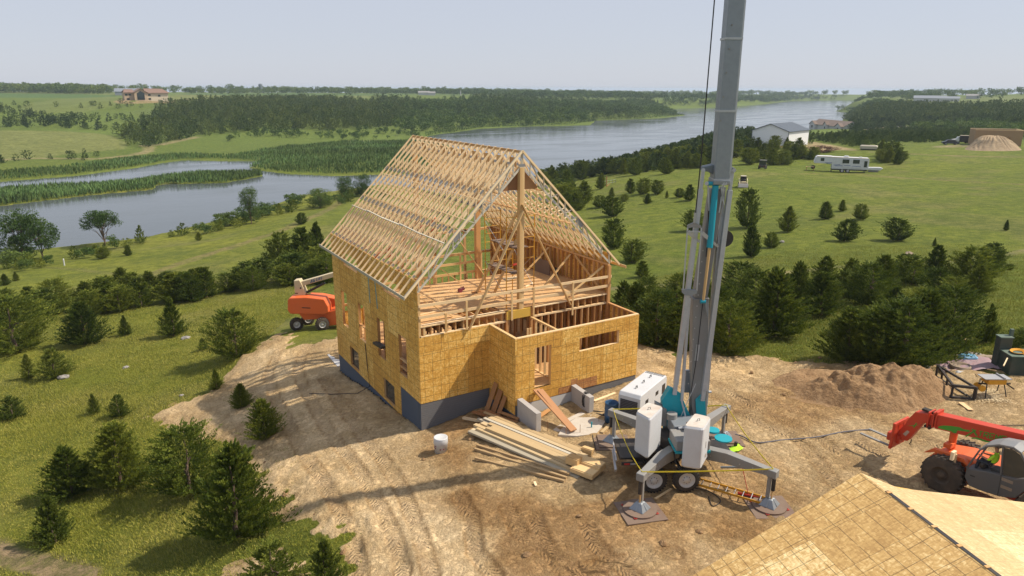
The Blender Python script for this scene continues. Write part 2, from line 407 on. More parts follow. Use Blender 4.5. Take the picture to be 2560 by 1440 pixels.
# ------------------------------------------------------------------ terrain: survey points (pixel ray, ground height) -> smooth height field in the world
ZW = -13.0
CP = [ # near site
 (1050,1073,-1.35),(960,1005,-1.75),(851,929,-2.75),(1225,1010,-.85),(1288,1040,-.65),(1440,1000,-.5),(1590,945,-.25),
 (1100,1130,-1.15),(1000,1400,-1.3),(1280,1440,-.8),(1250,1250,-.8),(1597,1280,-.6),(1927,1270,-.6),(1528,1108,-.6),(1808,1095,-.6),(1634,1225,-.6),
 (2355,1222,-.5),(2400,1120,-.45),(2100,1100,-.5),(2300,990,-.35),(2000,980,-.5),(1700,900,-.6),(2450,960,-.15),(2550,930,-.05),(1640,880,-.75),(1850,905,-.8),
 (2200,1300,-.6),(1700,1400,-.6),(900,1100,-1.75),(800,1000,-2.3),(700,900,-3.1),(760,830,-3.3),(840,822,-3.3),(800,1200,-1.7),(850,1400,-1.5),(700,1300,-2.2),
 (600,1110,-3.3),(620,1000,-3.7),(560,960,-4.3),(540,1250,-3.4),(450,1100,-4.4),(300,1000,-5.3),(100,1200,-4.9),(50,1420,-4.2),(400,1400,-3.5),
 (0,1000,-6.3),(300,850,-6.6),(600,860,-4.6),(560,740,-7.0),(100,780,-8.2),(0,700,-10.2),(350,690,-9.4),(700,640,-8.3),(400,620,-10.8),(750,560,-9.6),(880,520,-11),
 (500,600,-11.0),(0,640,-12.2),
 # right meadow
 (1560,700,-3.6),(1640,830,-1.3),(1900,830,-1.3),(2100,870,-.8),(2300,780,-1.0),(2500,740,-.9),(1750,640,-3.5),(2000,620,-2.8),(2244,600,-2.6),(2500,600,-2.2),
 (1560,560,-5.5),(1700,520,-5.0),(1450,480,-8.5),(1600,450,-6.0),(1856,466,-3.4),(1905,421,-3.6),(2095,428,-4.1),(2450,430,-3.0),(1420,445,-10),
 (1700,400,-7.0),(1800,370,-6.5),(1930,358,-3.4),(1876,358,-3.5),(1968,361,-3.4),(1960,340,-4.6),(1880,340,-5.5),(2432,358,-2.3),(2550,361,-2.3),(2100,355,-4.6),(2300,372,-2.6),(2480,355,-2.2),(2200,340,-6),(2063,322,-10.4),(2200,310,-9),(2450,300,-5),
 (2300,262,0),(2550,250,3),(2250,290,-5),
 # far side
 (300,370,-11.2),(100,360,-9.5),(0,380,-11.5),(600,350,-12),(900,340,-12.3),(400,330,-9.5),(150,320,-6.5),(0,300,-4.5),(500,300,-5.5),(800,300,-6),
 (700,250,1.5),(450,262,1.0),(350,254,3.6),(150,262,1.0),(0,242,5.2),(250,238,5.5),(1000,310,-10),(1000,260,-1),(1250,300,-9.5),(1250,252,0.5),
 (1600,270,-8.5),(1600,248,-1),(1900,249,-9),(1000,238,3.8),(600,238,4.5),(1400,238,2.0),(2000,236,-1),(2300,236,3.8),
 (100,234.5,1.5),(800,235,-2),(1300,235,-2),(2400,235,-1),(1900,234.5,-4),(300,234,-8),(1280,234,-8),(2300,234,-8)]
ctrl=[]
for (a,b,z) in CP:
    P=onz(a,b,z); ctrl.append((P[0],P[1],z))
# points outside the photograph
for (deg,r,z) in ((-60,25,-3),(-60,60,-7),(-60,150,-12.2),(-60,500,-6),(-60,2000,5),(-100,30,-2.5),(-100,120,-7),(-100,600,0),(-100,3000,-2),(-150,20,-1),(-150,100,-3),(-150,900,2),(-150,4000,-5),
                  (60,25,-.5),(60,70,-1),(60,160,-1),(60,500,0),(60,2000,5),(100,30,-.5),(100,120,-1),(100,600,1),(100,3000,-2),(150,20,-.6),(150,100,-1),(150,900,2),(150,4000,-5),
                  (-38,8000,-44),(0,8000,-44),(38,8000,-44),(-38,5500,-27),(0,5500,-27),(38,5500,-27),(0,14,-1),(-30,14,-2),(30,14,-.6),(180,15,-.7),(180,120,-2),(180,1000,2)):
    a=YAW+R(deg); ctrl.append((CAM[0]+r*math.sin(a),CAM[1]+r*math.cos(a),z))
ctrl=np.array(ctrl)
def feat(x,y):
    dx=x-CAM[0]; dy=y-CAM[1]; r=np.maximum(np.hypot(dx,dy),8.0)
    th=np.arctan2(dx,dy)-YAW; th=(th+np.pi)%(2*np.pi)-np.pi
    return np.stack([np.log(r)*1.0,th*1.15],-1)
def tps(r2): return np.where(r2>1e-12,.5*r2*np.log(np.maximum(r2,1e-12)),0)
Fc=feat(ctrl[:,0],ctrl[:,1]); nC=len(Fc)
K=tps(((Fc[:,None]-Fc[None])**2).sum(-1))+np.eye(nC)*2e-4
P1=np.c_[np.ones(nC),Fc]
A=np.zeros((nC+3,nC+3)); A[:nC,:nC]=K; A[:nC,nC:]=P1; A[nC:,:nC]=P1.T
W_=np.linalg.solve(A,np.r_[ctrl[:,2],np.zeros(3)])
def base(x,y):
    x=np.asarray(x,float).ravel(); y=np.asarray(y,float).ravel(); out=np.empty(len(x))
    for i in range(0,len(x),20000):
        f=feat(x[i:i+20000],y[i:i+20000])
        out[i:i+20000]=tps(((f[:,None]-Fc[None])**2).sum(-1))@W_[:nC]+W_[nC]+f@W_[nC+1:]
    return np.clip(out,-60,14)
def W2(pts,z=ZW): return np.array([onz(a,b,z)[:2] for a,b in pts])
SHORE=[(-900,500),(-400,476),(0,459),(187,444),(337,424),(405,411),(461,404),(560,406),(660,405),(619,422),(656,430),(712,437),(825,442),(919,439),(1030,436),(1120,420),(1160,390),(1120,362),(1070,350),
 (1064,343),(1097,336),(1139,331),(1200,322),(1322,316),(1440,313),(1476,312),(1484,305),(1490,300),(1590,297),(1656,294),(1690,290),(1716,287),(1673,282),(1658,272),(1700,270),(1796,266),(1850,263),(1916,258),(1979,250),(2050,248),(2163,248),
 (2144,258),(2122,267),(2085,275),(2125,279),(2127,284),(2106,294),(2100,306),(2040,316),(1960,330),(1870,345),(1790,357),(1700,372),(1600,400),(1540,420),(1450,432),(1370,445),(1330,470),(1200,500),(1060,475),(970,462),
 (937,464),(844,478),(750,490),(656,524),(562,550),(360,597),(142,622),(0,640),(-400,680),(-1200,760)]
ISL=[[(345,459),(375,450),(506,437),(600,435),(652,434),(656,443),(562,460),(412,464),(388,468),(386,477),(225,492),(0,520),(-300,561),(-900,640),(-900,578),(-300,514),(0,482),(200,468),(337,461)]]
shoreP=W2(SHORE); islP=[W2(i) for i in ISL]
def inpoly(x,y,P):
    r=np.zeros(len(x),bool); n=len(P)
    for i in range(n):
        x0,y0=P[i];x1,y1=P[(i+1)%n]
        c=((y0>y)!=(y1>y))
        with np.errstate(divide='ignore',invalid='ignore'): xi=(x1-x0)*(y-y0)/(y1-y0)+x0
        r^=c&(x<xi)
    return r
def segd(x,y,P,close=True):
    d=np.full(len(x),1e9); n=len(P)
    for i in range(n if close else n-1):
        a=P[i];b=P[(i+1)%n];ab=b-a;L=ab@ab+1e-12
        t=np.clip(((x-a[0])*ab[0]+(y-a[1])*ab[1])/L,0,1)
        d=np.minimum(d,np.hypot(x-a[0]-t*ab[0],y-a[1]-t*ab[1]))
    return d
def wsd(x,y):
    """signed distance to the water line, positive on land"""
    x=np.asarray(x,float).ravel();y=np.asarray(y,float).ravel()
    d=segd(x,y,shoreP); i=inpoly(x,y,shoreP)
    s=np.where(i,-d,d)
    for P in islP:
        di=segd(x,y,P); ii=inpoly(x,y,P); s=np.where(ii,di,np.maximum(s,np.where(i,-di,-1e9)) if False else np.where(i,-np.minimum(d,di),s))
    return s
# smooth value noise
_T=rng.random((256,256))
def vn(x,y,s):
    x=np.asarray(x)/s+1000;y=np.asarray(y)/s+1000;i=np.floor(x).astype(int);j=np.floor(y).astype(int);u=x-i;v=y-j
    u=u*u*(3-2*u);v=v*v*(3-2*v);i&=255;j&=255;i2=(i+1)&255;j2=(j+1)&255
    return (_T[i,j]*(1-u)+_T[i2,j]*u)*(1-v)+(_T[i,j2]*(1-u)+_T[i2,j2]*u)*v
def H(x,y,fine=False):
    sh=np.shape(x); x=np.asarray(x,float).ravel();y=np.asarray(y,float).ravel()
    L=base(x,y); r=np.hypot(x-CAM[0],y-CAM[1])
    far=np.clip((r-280)/300,0,1)
    L=L+far*((vn(x,y,60)-.5)*2.6+(vn(x,y,23)-.5)*1.0)*np.clip((L+12.4)/4,0,1)
    L=L+(vn(x,y,7)-.5)*.22*np.clip((r-30)/20,0,1)
    s=np.full(len(x),500.0); m=r>75
    if m.any(): s[m]=wsd(x[m],y[m])
    land=np.where(r>2300,L,np.maximum(L,ZW+.25)); s=np.where(r>2300,500.,s)
    k=np.clip(s/26,0,1); k=k*k*(3-2*k)
    z=np.where(s>0,ZW+.05+np.minimum(s,2)*.1+(land-ZW-.25)*k,ZW-.3-np.minimum(-s,20)*.08)
    # house footprint: the ground follows the foundation
    return z.reshape(sh)
def H1(x,y): return float(H(np.array([x]),np.array([y]))[0])
def GP(px,py,up=0.0):
    """where the sight line of a survey pixel meets the ground"""
    d=ray(px,py); d=d/np.linalg.norm(d)
    t=np.exp(np.linspace(math.log(12),math.log(9000),260)); P=CAM+d*t[:,None]
    f=P[:,2]-H(P[:,0],P[:,1]); k=np.argmax(f<up)
    if not (f<up).any(): k=len(t)-1
    a,b=t[max(k-1,0)],t[k]
    for _ in range(3):
        tt=np.linspace(a,b,12); P=CAM+d*tt[:,None]; f=P[:,2]-H(P[:,0],P[:,1]); q=np.argmax(f<up)
        if not (f<up).any(): q=11
        a,b=tt[max(q-1,0)],tt[q]
    p=CAM+d*b; return np.array([p[0],p[1],H1(p[0],p[1])])
def depth(P): return float((np.array(P)-CAM)@_F)
def GPoly(pts): return np.array([GP(a,b)[:2] for a,b in pts])

# ------------------------------------------------------------------ land cover
DIRT=GPoly([(700,838),(640,870),(596,898),(566,935),(520,985),(455,1015),(400,1040),(430,1062),(520,1075),(560,1110),(640,1160),(690,1220),(705,1290),(760,1340),(850,1360),(900,1460),(1000,1900),(2900,1900),(2900,1000),(2560,962),(2480,935),(2400,880),(2320,900),(2240,905),(2100,912),(1990,905),(1850,893),(1700,880),(1620,864),(1600,858)])
DIRT=np.vstack([DIRT,[(13.5,14),(5,17.5),(-1,18.5)]])
BARE=[GPoly(p) for p in ([(400,1045),(440,1020),(560,985),(570,1040),(620,1120),(520,1090),(430,1068)],[(700,1395),(560,1425),(620,1440),(800,1440),(830,1400)],[(2380,900),(2420,880),(2560,905),(2560,950)])]
FIELDS=[ # polygon, colour, soft edge metres
 ([(-200,332),(0,331),(150,332),(240,337),(300,348),(318,362),(305,378),(200,386),(0,408),(-200,420)],(.215,.225,.085),2),
 ([(-300,238),(0,237),(150,239),(295,243),(280,249),(100,249),(-300,252)],(.040,.125,.045),4),
 ([(-300,231),(0,231),(270,233),(300,241),(0,236.5),(-300,237)],(.16,.20,.07),4),
 ([(480,235),(900,235),(1180,236),(1180,239),(900,240),(560,241),(430,242)],(.05,.13,.05),4),
 ([(380,243),(560,241),(900,241),(1000,244),(700,247),(480,255),(400,258)],(.19,.21,.075),4),
 ([(170,250),(300,245),(300,262),(260,275),(200,285),(60,285),(60,262)],(.15,.19,.06),5),
 ([(400,262),(520,250),(480,262),(400,290),(340,300),(320,285)],(.11,.16,.05),5),
 ([(2220,240),(2400,238),(2620,237),(2700,243),(2500,252),(2300,254)],(.16,.20,.08),5),
 ([(440,240),(520,240),(520,243),(450,244)],(.20,.20,.09),4)]
FIELDS=[(GPoly(p),c,e) for p,c,e in FIELDS]
PATHS=[ # centreline pixels, half width m, colour, strength
 ([(-60,405),(100,400),(240,401),(330,391),(368,382),(374,371),(362,367)],2.2,(.42,.30,.20),.8),
 ([(362,367),(400,365),(440,356),(490,345)],2.0,(.40,.30,.20),.9),
 ([(1320,690),(1500,722),(1620,716),(1760,700),(2000,676),(2240,655),(2400,650),(2560,624),(2700,600)],.8,(.30,.24,.13),.85),
 ([(1990,432),(2150,432),(2250,441),(2400,449),(2560,457),(2700,465)],.8,(.26,.19,.10),.85),
 ([(2180,377),(2350,385),(2560,388),(2700,389)],1.2,(.32,.23,.14),.9),
 ([(860,500),(780,545),(720,572),(640,600),(540,632),(470,655),(400,680),(372,696),(400,704),(480,707),(560,708),(700,705)],1.1,(.30,.22,.11),.85),
 ([(372,696),(280,688),(200,678),(100,672)],.7,(.20,.18,.07),.7),
 ([(-60,1375),(0,1388),(60,1405),(130,1425),(200,1450)],.75,(.44,.30,.20),.9)]
PATHS=[(GPoly(p),h,c,s) for p,h,c,s in PATHS]
SANDY=[ # bare pale earth patches
 ([(1990,352),(2040,352),(2110,366),(2150,373),(2050,373),(2000,362)],(.48,.34,.22),1),
 ([(1828,366),(1845,356),(1872,348),(1868,358),(1850,368)],(.42,.33,.24),1),
 ([(1870,362),(1990,362),(1985,368),(1880,368)],(.34,.22,.16),1),
 ([(1820,352),(1850,345),(1850,350)],(.5,.4,.28),1),
 ([(285,258),(310,250),(330,258),(420,256),(450,252),(470,250),(430,262),(350,262),(300,262)],(.42,.27,.18),2),
 ([(2330,362),(2440,357),(2440,362),(2340,366)],(.36,.29,.18),1.5),
 ([(2140,320),(2200,310),(2260,312),(2180,322)],(.30,.22,.16),3),
 ([(860,353),(1000,353),(1060,350),(1000,356),(870,357)],(.45,.38,.26),1),
 ([(528,387),(575,373),(562,377),(540,383)],(.20,.24,.04),1.5),
 ([(-300,557),(0,519),(225,491),(386,476),(386,480),(225,495),(0,523),(-300,562)],(.28,.27,.04),1)]
SANDY=[(GPoly(p) if i!=9 else W2(p),c,e) for i,(p,c,e) in enumerate(SANDY)]

# wheel tracks on the dirt: centrelines in pixels
TRK=[ [(905,1440),(880,1340),(830,1240),(770,1150),(730,1080),(690,1000),(670,940),(700,880),(760,845)],
      [(1010,1440),(985,1340),(930,1230),(870,1140),(810,1060),(770,990),(745,930),(760,880),(800,850)],
      [(1080,1440),(1050,1340),(1010,1230),(960,1150),(900,1080),(850,1010),(810,950)],
      [(1240,1440),(1190,1380),(1180,1290),(1150,1240)],
      [(1420,1440),(1380,1385),(1350,1330),(1340,1290)],
      [(1500,1440),(1390,1400),(1300,1330),(1270,1270)],
      [(1590,1440),(1530,1400),(1480,1350),(1470,1310)],
      [(1690,1380),(1560,1400),(1460,1420)],
      [(2290,1220),(2150,1160),(2050,1090),(1950,1040),(1880,1010),(1800,960),(1700,930),(1640,900)],
      [(2380,1120),(2230,1060),(2120,1020),(2010,1000),(1900,960),(1800,920),(1680,895)],
      [(2200,1130),(2080,1050),(1960,1010),(1850,985)],
      [(2090,1210),(2040,1140),(1990,1090),(1900,1050),(1850,1030)]]
TRK=[GPoly(p) for p in TRK]

# ground sheet: one mesh, rings around the drone's foot point, fine towards the site
sec=np.arange(-40,40.01,.19); coarse=np.concatenate([np.arange(42,318,4.0)])
ths=R(1)*np.concatenate([sec,coarse]); nT=len(ths)
rs=[7.0]
while rs[-1]<8000:
    r=rs[-1]; rs.append(r*(1.0052 if r<70 else 1.0068 if r<700 else 1.02))
rs=np.array(rs); nR=len(rs)
TT,RR=np.meshgrid(ths,rs); X=CAM[0]+RR*np.sin(TT+YAW); Y=CAM[1]+RR*np.cos(TT+YAW)
X=X.ravel();Y=Y.ravel(); Z=H(X,Y)
near=np.hypot(X-CAM[0],Y-CAM[1])<95
dirt=np.zeros(len(X)); xs,ys=X[near],Y[near]
dd=segd(xs,ys,DIRT); ins=inpoly(xs,ys,DIRT); sd=np.where(ins,dd,-dd)
sd+= (vn(xs,ys,1.3)-.5)*1.2+(vn(xs,ys,.45)-.5)*.9+(vn(xs,ys,3.7)-.5)*1.5+(vn(xs,ys,.2)-.5)*.5
dm=np.clip(sd/.5+.5,0,1)
for P in BARE:
    q=segd(xs,ys,P); q=np.where(inpoly(xs,ys,P),q,-q)+(vn(xs,ys,1.1)-.55)*2.2+(vn(xs,ys,.4)-.5)*1.1; dm=np.maximum(dm,np.clip(q/.6+.9,0,1)*.9)
# grass creeping in at the right edge
dirt[near]=dm
# tracks
trk=np.zeros((len(X),3)); tm=np.zeros(len(xs)); best=np.full(len(xs),9.0); tu=np.zeros(len(xs)); tv=np.zeros(len(xs))
for P in TRK:
    acc=0
    for i in range(len(P)-1):
        a,b=P[i],P[i+1];ab=b-a;L=math.hypot(*ab)
        if L<1e-6: continue
        t=((xs-a[0])*ab[0]+(ys-a[1])*ab[1])/(L*L); tc=np.clip(t,0,1)
        d=np.hypot(xs-a[0]-tc*ab[0],ys-a[1]-tc*ab[1]); sg=np.sign((xs-a[0])*ab[1]-(ys-a[1])*ab[0])
        m=d<best; best[m]=d[m]; tu[m]=(sg*d)[m]; tv[m]=acc+(tc*L)[m]; acc+=L
tm=np.clip((.30-best)/.08,0,1)*dm
trk[near,0]=tu; trk[near,1]=tv; trk[near,2]=tm
zn=Z[near]
zn-=tm*.05*(.6+.8*vn(xs,ys,.6)); zn+=np.clip(1-np.abs(best-.40)/.13,0,1)*.05*dm*vn(xs,ys,.3)
rough=dm*((vn(xs,ys,.55)-.5)*.09+(vn(xs,ys,.25)-.5)*.05)
# churned spoil along the edge of the track and near the outriggers
edge=np.clip(1-np.abs(sd-.9)/1.6,0,1)
rough+=edge*dm*((vn(xs,ys,.5))*.22+vn(xs,ys,.22)*.1)
zn+=rough
# keep soil off the house interior, push ground to meet foundation outside
Z[near]=zn
hin=(X>.05)&(X<10.6)&(Y>.1)&(Y<12.15); Z[hin]=np.minimum(Z[hin],-3.2)
bin_=(X>3.6)&(X<10.6)&(Y>-2.3)&(Y<=.1); Z[bin_]=np.minimum(Z[bin_],-1.2)
# land colour
col=np.zeros((len(X),3)); RD=np.hypot(X-CAM[0],Y-CAM[1])
g1=vn(X,Y,9)*.5+vn(X,Y,3.1)*.3+vn(X,Y,31)*.4-.1
cA=np.array([.135,.175,.018]);cB=np.array([.27,.27,.036]);cC=np.array([.095,.135,.020])
k=np.clip(g1,0,1)[:,None]; col[:]=cA*(1-k)+cB*k
ang=(TT.ravel()); k=np.clip((ang-R(2))/R(12),0,1)*np.clip((RD-30)/30,0,1)  # the right meadow is a cooler green
col=col*(1-.38*k[:,None])+np.array([.085,.155,.014])*(.38*k[:,None])
k=np.clip((vn(X,Y,4.5)+vn(X,Y,17)-1.15)*2.2,0,1)[:,None]*(.5); col=col*(1-k)+np.array([.27,.22,.10])*k     # dry patches
k=np.clip((vn(X+300,Y,11)-.62)*3,0,1)[:,None]*.5; col=col*(1-k)+cC*k
far=np.clip((RD-190)/150,0,1)[:,None]; col=col*(1-far)+(np.array([.105,.165,.03])*(.75+.5*vn(X,Y,40))[:,None])*far
for (P,c,e) in FIELDS+SANDY:
    lo=P.min(0)-e*2;hi=P.max(0)+e*2; m=(X>lo[0])&(X<hi[0])&(Y>lo[1])&(Y<hi[1])
    if not m.any(): continue
    x_,y_=X[m],Y[m]; q=segd(x_,y_,P); q=np.where(inpoly(x_,y_,P),q,-q)+(vn(x_,y_,e*2)-.5)*e*1.5
    f=np.clip(q/e+.5,0,1)[:,None]; col[m]=col[m]*(1-f)+np.array(c)*(.85+.3*vn(x_,y_,5)+.0)[:,None]*f
for (P,h,c,s) in PATHS:
    lo=P.min(0)-h*3;hi=P.max(0)+h*3; m=(X>lo[0])&(X<hi[0])&(Y>lo[1])&(Y<hi[1])
    x_,y_=X[m],Y[m]; q=segd(x_,y_,P,False); q=q+(vn(x_,y_,2)-.5)*h*.7
    f=(np.clip((h-q)/(h*.5)+.4,0,1)*s*(.7+.5*vn(x_,y_,1.2)))[:,None].clip(0,1); col[m]=col[m]*(1-f)+np.array(c)*f
soilc=np.ones((len(X),3))
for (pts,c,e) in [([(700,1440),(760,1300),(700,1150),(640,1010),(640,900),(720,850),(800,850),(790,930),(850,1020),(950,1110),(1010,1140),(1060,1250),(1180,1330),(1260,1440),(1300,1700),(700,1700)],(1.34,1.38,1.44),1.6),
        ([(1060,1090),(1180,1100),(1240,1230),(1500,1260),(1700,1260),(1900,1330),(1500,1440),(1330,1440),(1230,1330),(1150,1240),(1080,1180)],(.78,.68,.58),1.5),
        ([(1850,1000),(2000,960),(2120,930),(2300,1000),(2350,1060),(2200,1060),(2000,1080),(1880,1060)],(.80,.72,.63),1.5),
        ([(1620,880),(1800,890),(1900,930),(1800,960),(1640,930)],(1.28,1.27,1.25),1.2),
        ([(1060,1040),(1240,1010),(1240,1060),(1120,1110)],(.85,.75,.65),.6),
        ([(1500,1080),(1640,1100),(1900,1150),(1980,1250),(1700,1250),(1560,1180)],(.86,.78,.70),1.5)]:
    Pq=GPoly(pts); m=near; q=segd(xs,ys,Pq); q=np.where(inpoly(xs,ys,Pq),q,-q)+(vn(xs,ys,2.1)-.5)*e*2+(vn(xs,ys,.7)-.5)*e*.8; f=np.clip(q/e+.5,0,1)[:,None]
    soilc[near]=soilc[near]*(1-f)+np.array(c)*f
rut_shade=(np.clip(1-np.abs(best-.30)/.09,0,1)*np.clip((vn(xs,ys+31,1.1)+vn(xs,ys,.4)*.5-.36)*2.4,0,1)*dm)[:,None]; soilc[near]*=(1-rut_shade*np.array([.36,.43,.50]))  # shade of the shallow ruts painted into the soil colour along their edges
kk=(vn(xs+50,ys,1.9)*.6+vn(xs,ys+9,.8)*.4); soilc[near]*=(.86+.28*kk)[:,None]
soilc=np.vstack([soilc,[1,1,1]])
V=np.c_[X,Y,Z]; i=np.arange(nR-1)[:,None]*nT; j=np.arange(nT)[None]; j2=(j+1)%nT
F=np.stack([i+j,i+nT+j,i+nT+j2,i+j2],-1).reshape(-1,4)
# close the middle
V=np.vstack([V,[CAM[0],CAM[1],-1.0]]); c0=len(V)-1; jj=np.arange(nT); 
F=np.vstack([F,np.stack([np.full(nT,c0),jj,(jj+1)%nT,np.full(nT,c0)],-1)]) if False else F
dirt=np.r_[dirt,1]; trk=np.vstack([trk,[0,0,0]]); col=np.vstack([col,[.12,.14,.03]])
# ground material
g=G('ground_soil_and_grass'); p=g.pos(); lc=g.attr("land",'Color'); dm_=g.attr("dirt"); tr=g.attr("trk",'Vector')
cd_=g.n("CameraData").outputs['View Distance'] if False else None
n1=g.noise(1.7,6,.65,p); n2=g.noise(9,6,.7,p); n3=g.noise(.35,4,.6,p); n4=g.noise(40,3,.6,p)
gstreak=g.noise(5,6,.75,g.mapping(p,(1,1,.3)))
gcol=g.mix(g.math('MULTIPLY',g.ramp(gstreak,(.42,0.),(.66,1.)),.5),lc,(.065,.09,.014))
gcol=g.mix(g.math('MULTIPLY',g.ramp(g.noise(14,4,.7,p),(.5,0.),(.75,1.)),.45),gcol,(.30,.29,.09))
gcol=g.mix(g.math('MULTIPLY',g.ramp(n3,(.35,0.),(.7,1.)),.25),gcol,(.07,.10,.02))
m1=g.noise(.55,9,.78,g.mapping(p,(1,1.0,.3),(0,0,.5))); m2=g.noise(.09,6,.7,g.mapping(p,(1,2.0,1),(0,0,-.6)))
gcol=g.mix(g.math('MULTIPLY',g.ramp(m1,(.46,0.),(.56,1.)),.55),gcol,(.058,.085,.012))
gcol=g.mix(g.math('MULTIPLY',g.ramp(g.noise(.8,8,.8,g.mapping(p,(1,1,1),(0,0,1.4))),(.50,0.),(.62,1.)),.45),gcol,(.27,.28,.055))
gcol=g.mix(g.math('MULTIPLY',g.ramp(m2,(.45,0.),(.62,1.)),.30),gcol,(.075,.10,.025))
dcol=g.ramp(g.math('ADD',g.math('MULTIPLY',n3,.6),g.math('MULTIPLY',n1,.4)),(.28,(.34,.225,.11)),(.42,(.46,.325,.165)),(.56,(.57,.42,.235)),(.72,(.66,.51,.305)))
dcol=g.mix(g.math('MULTIPLY',g.ramp(n2,(.42,1.),(.55,0.)),.35),dcol,(.20,.11,.055))
tu_,tv_,tmk=g.sep(tr)
ch=g.math('SINE',g.math('MULTIPLY',g.math('ADD',g.math('ADD',tv_,g.math('MULTIPLY',g.noise(1.3,3,.6,p),.55)),g.math('MULTIPLY',g.math('ABSOLUTE',tu_),1.1)),2*math.pi/.19))
tread=g.math('MULTIPLY',g.math('ADD',g.math('MULTIPLY',ch,.5),.5),tmk)
dcol=g.mix(g.math('MULTIPLY',g.math('MULTIPLY',tmk,.34),g.ramp(n1,(.42,.05),(.58,1.))),dcol,(.25,.155,.085))
dcol=g.mix(1.0,dcol,g.attr('soil','Color'),'MULTIPLY')
fm=g.ramp(g.math('ADD',dm_,g.math('MULTIPLY',g.math('SUBTRACT',n2,.5),.7)),(.42,0.),(.58,1.))
c=g.mix(fm,gcol,dcol)
hd=g.math('ADD',g.math('MULTIPLY',n2,.55),g.math('ADD',g.math('MULTIPLY',n1,.9),g.math('MULTIPLY',n4,.22)))
hd=g.math('ADD',hd,g.math('MULTIPLY',g.math('MULTIPLY',tread,g.ramp(g.noise(1.1,5,.75,p),(.42,.05),(.60,1.))),-.72))
hd=g.math('ADD',hd,g.math('MULTIPLY',g.ramp(g.noise(3.2,7,.75,p),(.45,0.),(.62,1.)),.5))
hg=g.math('MULTIPLY',gstreak,2.2)
hh=g.n("Mix",fm,data_type='FLOAT'); g.set(hh.inputs[2],hg); g.set(hh.inputs[3],hd)
g.bump(hh.outputs[0],.11,1.0)
M['ground']=g.fin(c,.95,0,.15)
ground=npmesh('ground',V,F,M['ground'],vcol={'dirt':('FLOAT',dirt),'trk':('FLOAT_VECTOR',trk),'land':('FLOAT_COLOR',col),'soil':('FLOAT_COLOR',soilc)},smooth=True)
tag(ground,kind='structure')

# ------------------------------------------------------------------ water
g=G('lake_water'); p=g.pos()
n=g.noise(.9,3,.5,g.mapping(p,(1,1,1))); n2=g.noise(.03,3,.5,g.mapping(p,(1,2.5,1),(0,0,.6)))
g.bump(g.math('ADD',n,g.math('MULTIPLY',g.noise(.22,2,.5,p),1.5)),.035,.35)
M['water']=g.fin(g.mix(n2,(.055,.068,.070),(.085,.10,.105)),g.math('ADD',.09,g.math('MULTIPLY',g.ramp(n2,(.4,0.),(.65,1.)),.10)),0,.55)
g.b.inputs['IOR'].default_value=1.33
lo=shoreP.min(0)-60;hi=shoreP.max(0)+60
wb=MB(); wb.add([(lo[0],lo[1],ZW),(hi[0],lo[1],ZW),(hi[0],hi[1],ZW),(lo[0],hi[1],ZW)],[(0,1,2,3)]); tag(wb.build('lake_water',M['water']),kind='structure')
# ------------------------------------------------------------------ the timber house under construction
W,D,BX,BP=10.67,12.2,3.57,2.35
H1z,HP,HS,ZR=3.22,5.23,5.78,11.17      # lower wall top, plate, sheathing top, ridge
SLT=(ZR-HS)/(W/2); SLB=(10.42-HP)/(W/2); DK=3.70; DY=6.1
house=empty('house_under_construction',(0,0,0),0,'half built timber house with open roof trusses and bare strand board walls','house')
def part(name,mb,mat,parent=None,bevel=0,label=None,kind=None):
    o=mb.build(name,M[mat],house if parent is None else parent,bevel); tag(o,label,None,None,kind); return o
# foundation
m=MB(); m.box((W/2,.115,-2.005),(W+.01,.23,3.98)); m.box((7.13,-BP+.12,-1.3),(7.08,.22,2.56)); m.box((W-.12,-1.1,-1.3),(.22,2.2,2.56)); m.box((W-.12,D/2,-2.0),(.22,D-.26,3.98)); m.box((W/2,D-.12,-2.6),(W-.5,.22,2.8)); part('foundation_block_wall',m,'icf')
m=MB(); m.box((.13,D/2+.12,-3.0),(.22,D-.26,2.84)); m.box((.1125,1.285,-.86),(.255,2.09,1.70)); m.box((.115,.12,-.86),(.25,.21,1.70)); part('foundation_membrane_wall',m,'membrane')
m=MB(); m.box((BX+.11,-1.18,-1.3),(.20,2.1,2.5)); part('foundation_side',m,'membrane')
# sheathing
LW=[(9.9,10.85,.68,2.73),(7.03,8.05,.68,2.73),(4.17,5.2,.66,2.70),(1.45,2.38,.70,2.68)]
LL=[(8.44,9.85,-1.48,-.34),(3.21,4.65,-1.48,-.36)]; LU=[(7.86,10.15,4.38,5.1),(1.96,4.2,4.38,5.1)]
m=MB(); m.holed((0,0,0),(0,1,0),(0,0,1),(-1,0,0),(-.012,D),(-1.58,HS),LW+LL+LU+[(-.05,2.33,-1.7,0)],.012); part('left_wall_sheathing',m,'osb')
m=MB(); m.holed((0,0,0),(1,0,0),(0,0,1),(0,-1,0),(0,BX),(0,H1z-.04),[],.012); part('front_wall_sheathing',m,'osb')
m=MB(); m.holed((BX,-BP,0),(0,1,0),(0,0,1),(-1,0,0),(-.012,BP-.02),(-.45,H1z-.04),[],.012); part('porch_side_sheathing',m,'osb')
DOOR=(4.60,5.50,.62,2.60); WIN=(7.10,9.47,1.93,2.60)
m=MB(); m.holed((0,-BP,0),(1,0,0),(0,0,1),(0,-1,0),(BX,W),(0,H1z-.04),[DOOR,WIN],.012); part('garage_front_sheathing',m,'osb')
m=MB(); m.holed((5.95,-BP-.014,.005),(1,0,0),(0,0,1),(0,-1,0),(0,2.25),(0,.62),[(0,.7,.35,.7),(1.1,2.3,.5,.7)],.004); part('stained_panel',m,'osb_red')
m=MB(); m.holed((W,-BP,0),(0,1,0),(0,0,1),(1,0,0),(-.012,BP),(0,H1z-.04),[],.012); part('garage_side_sheathing',m,'osb')
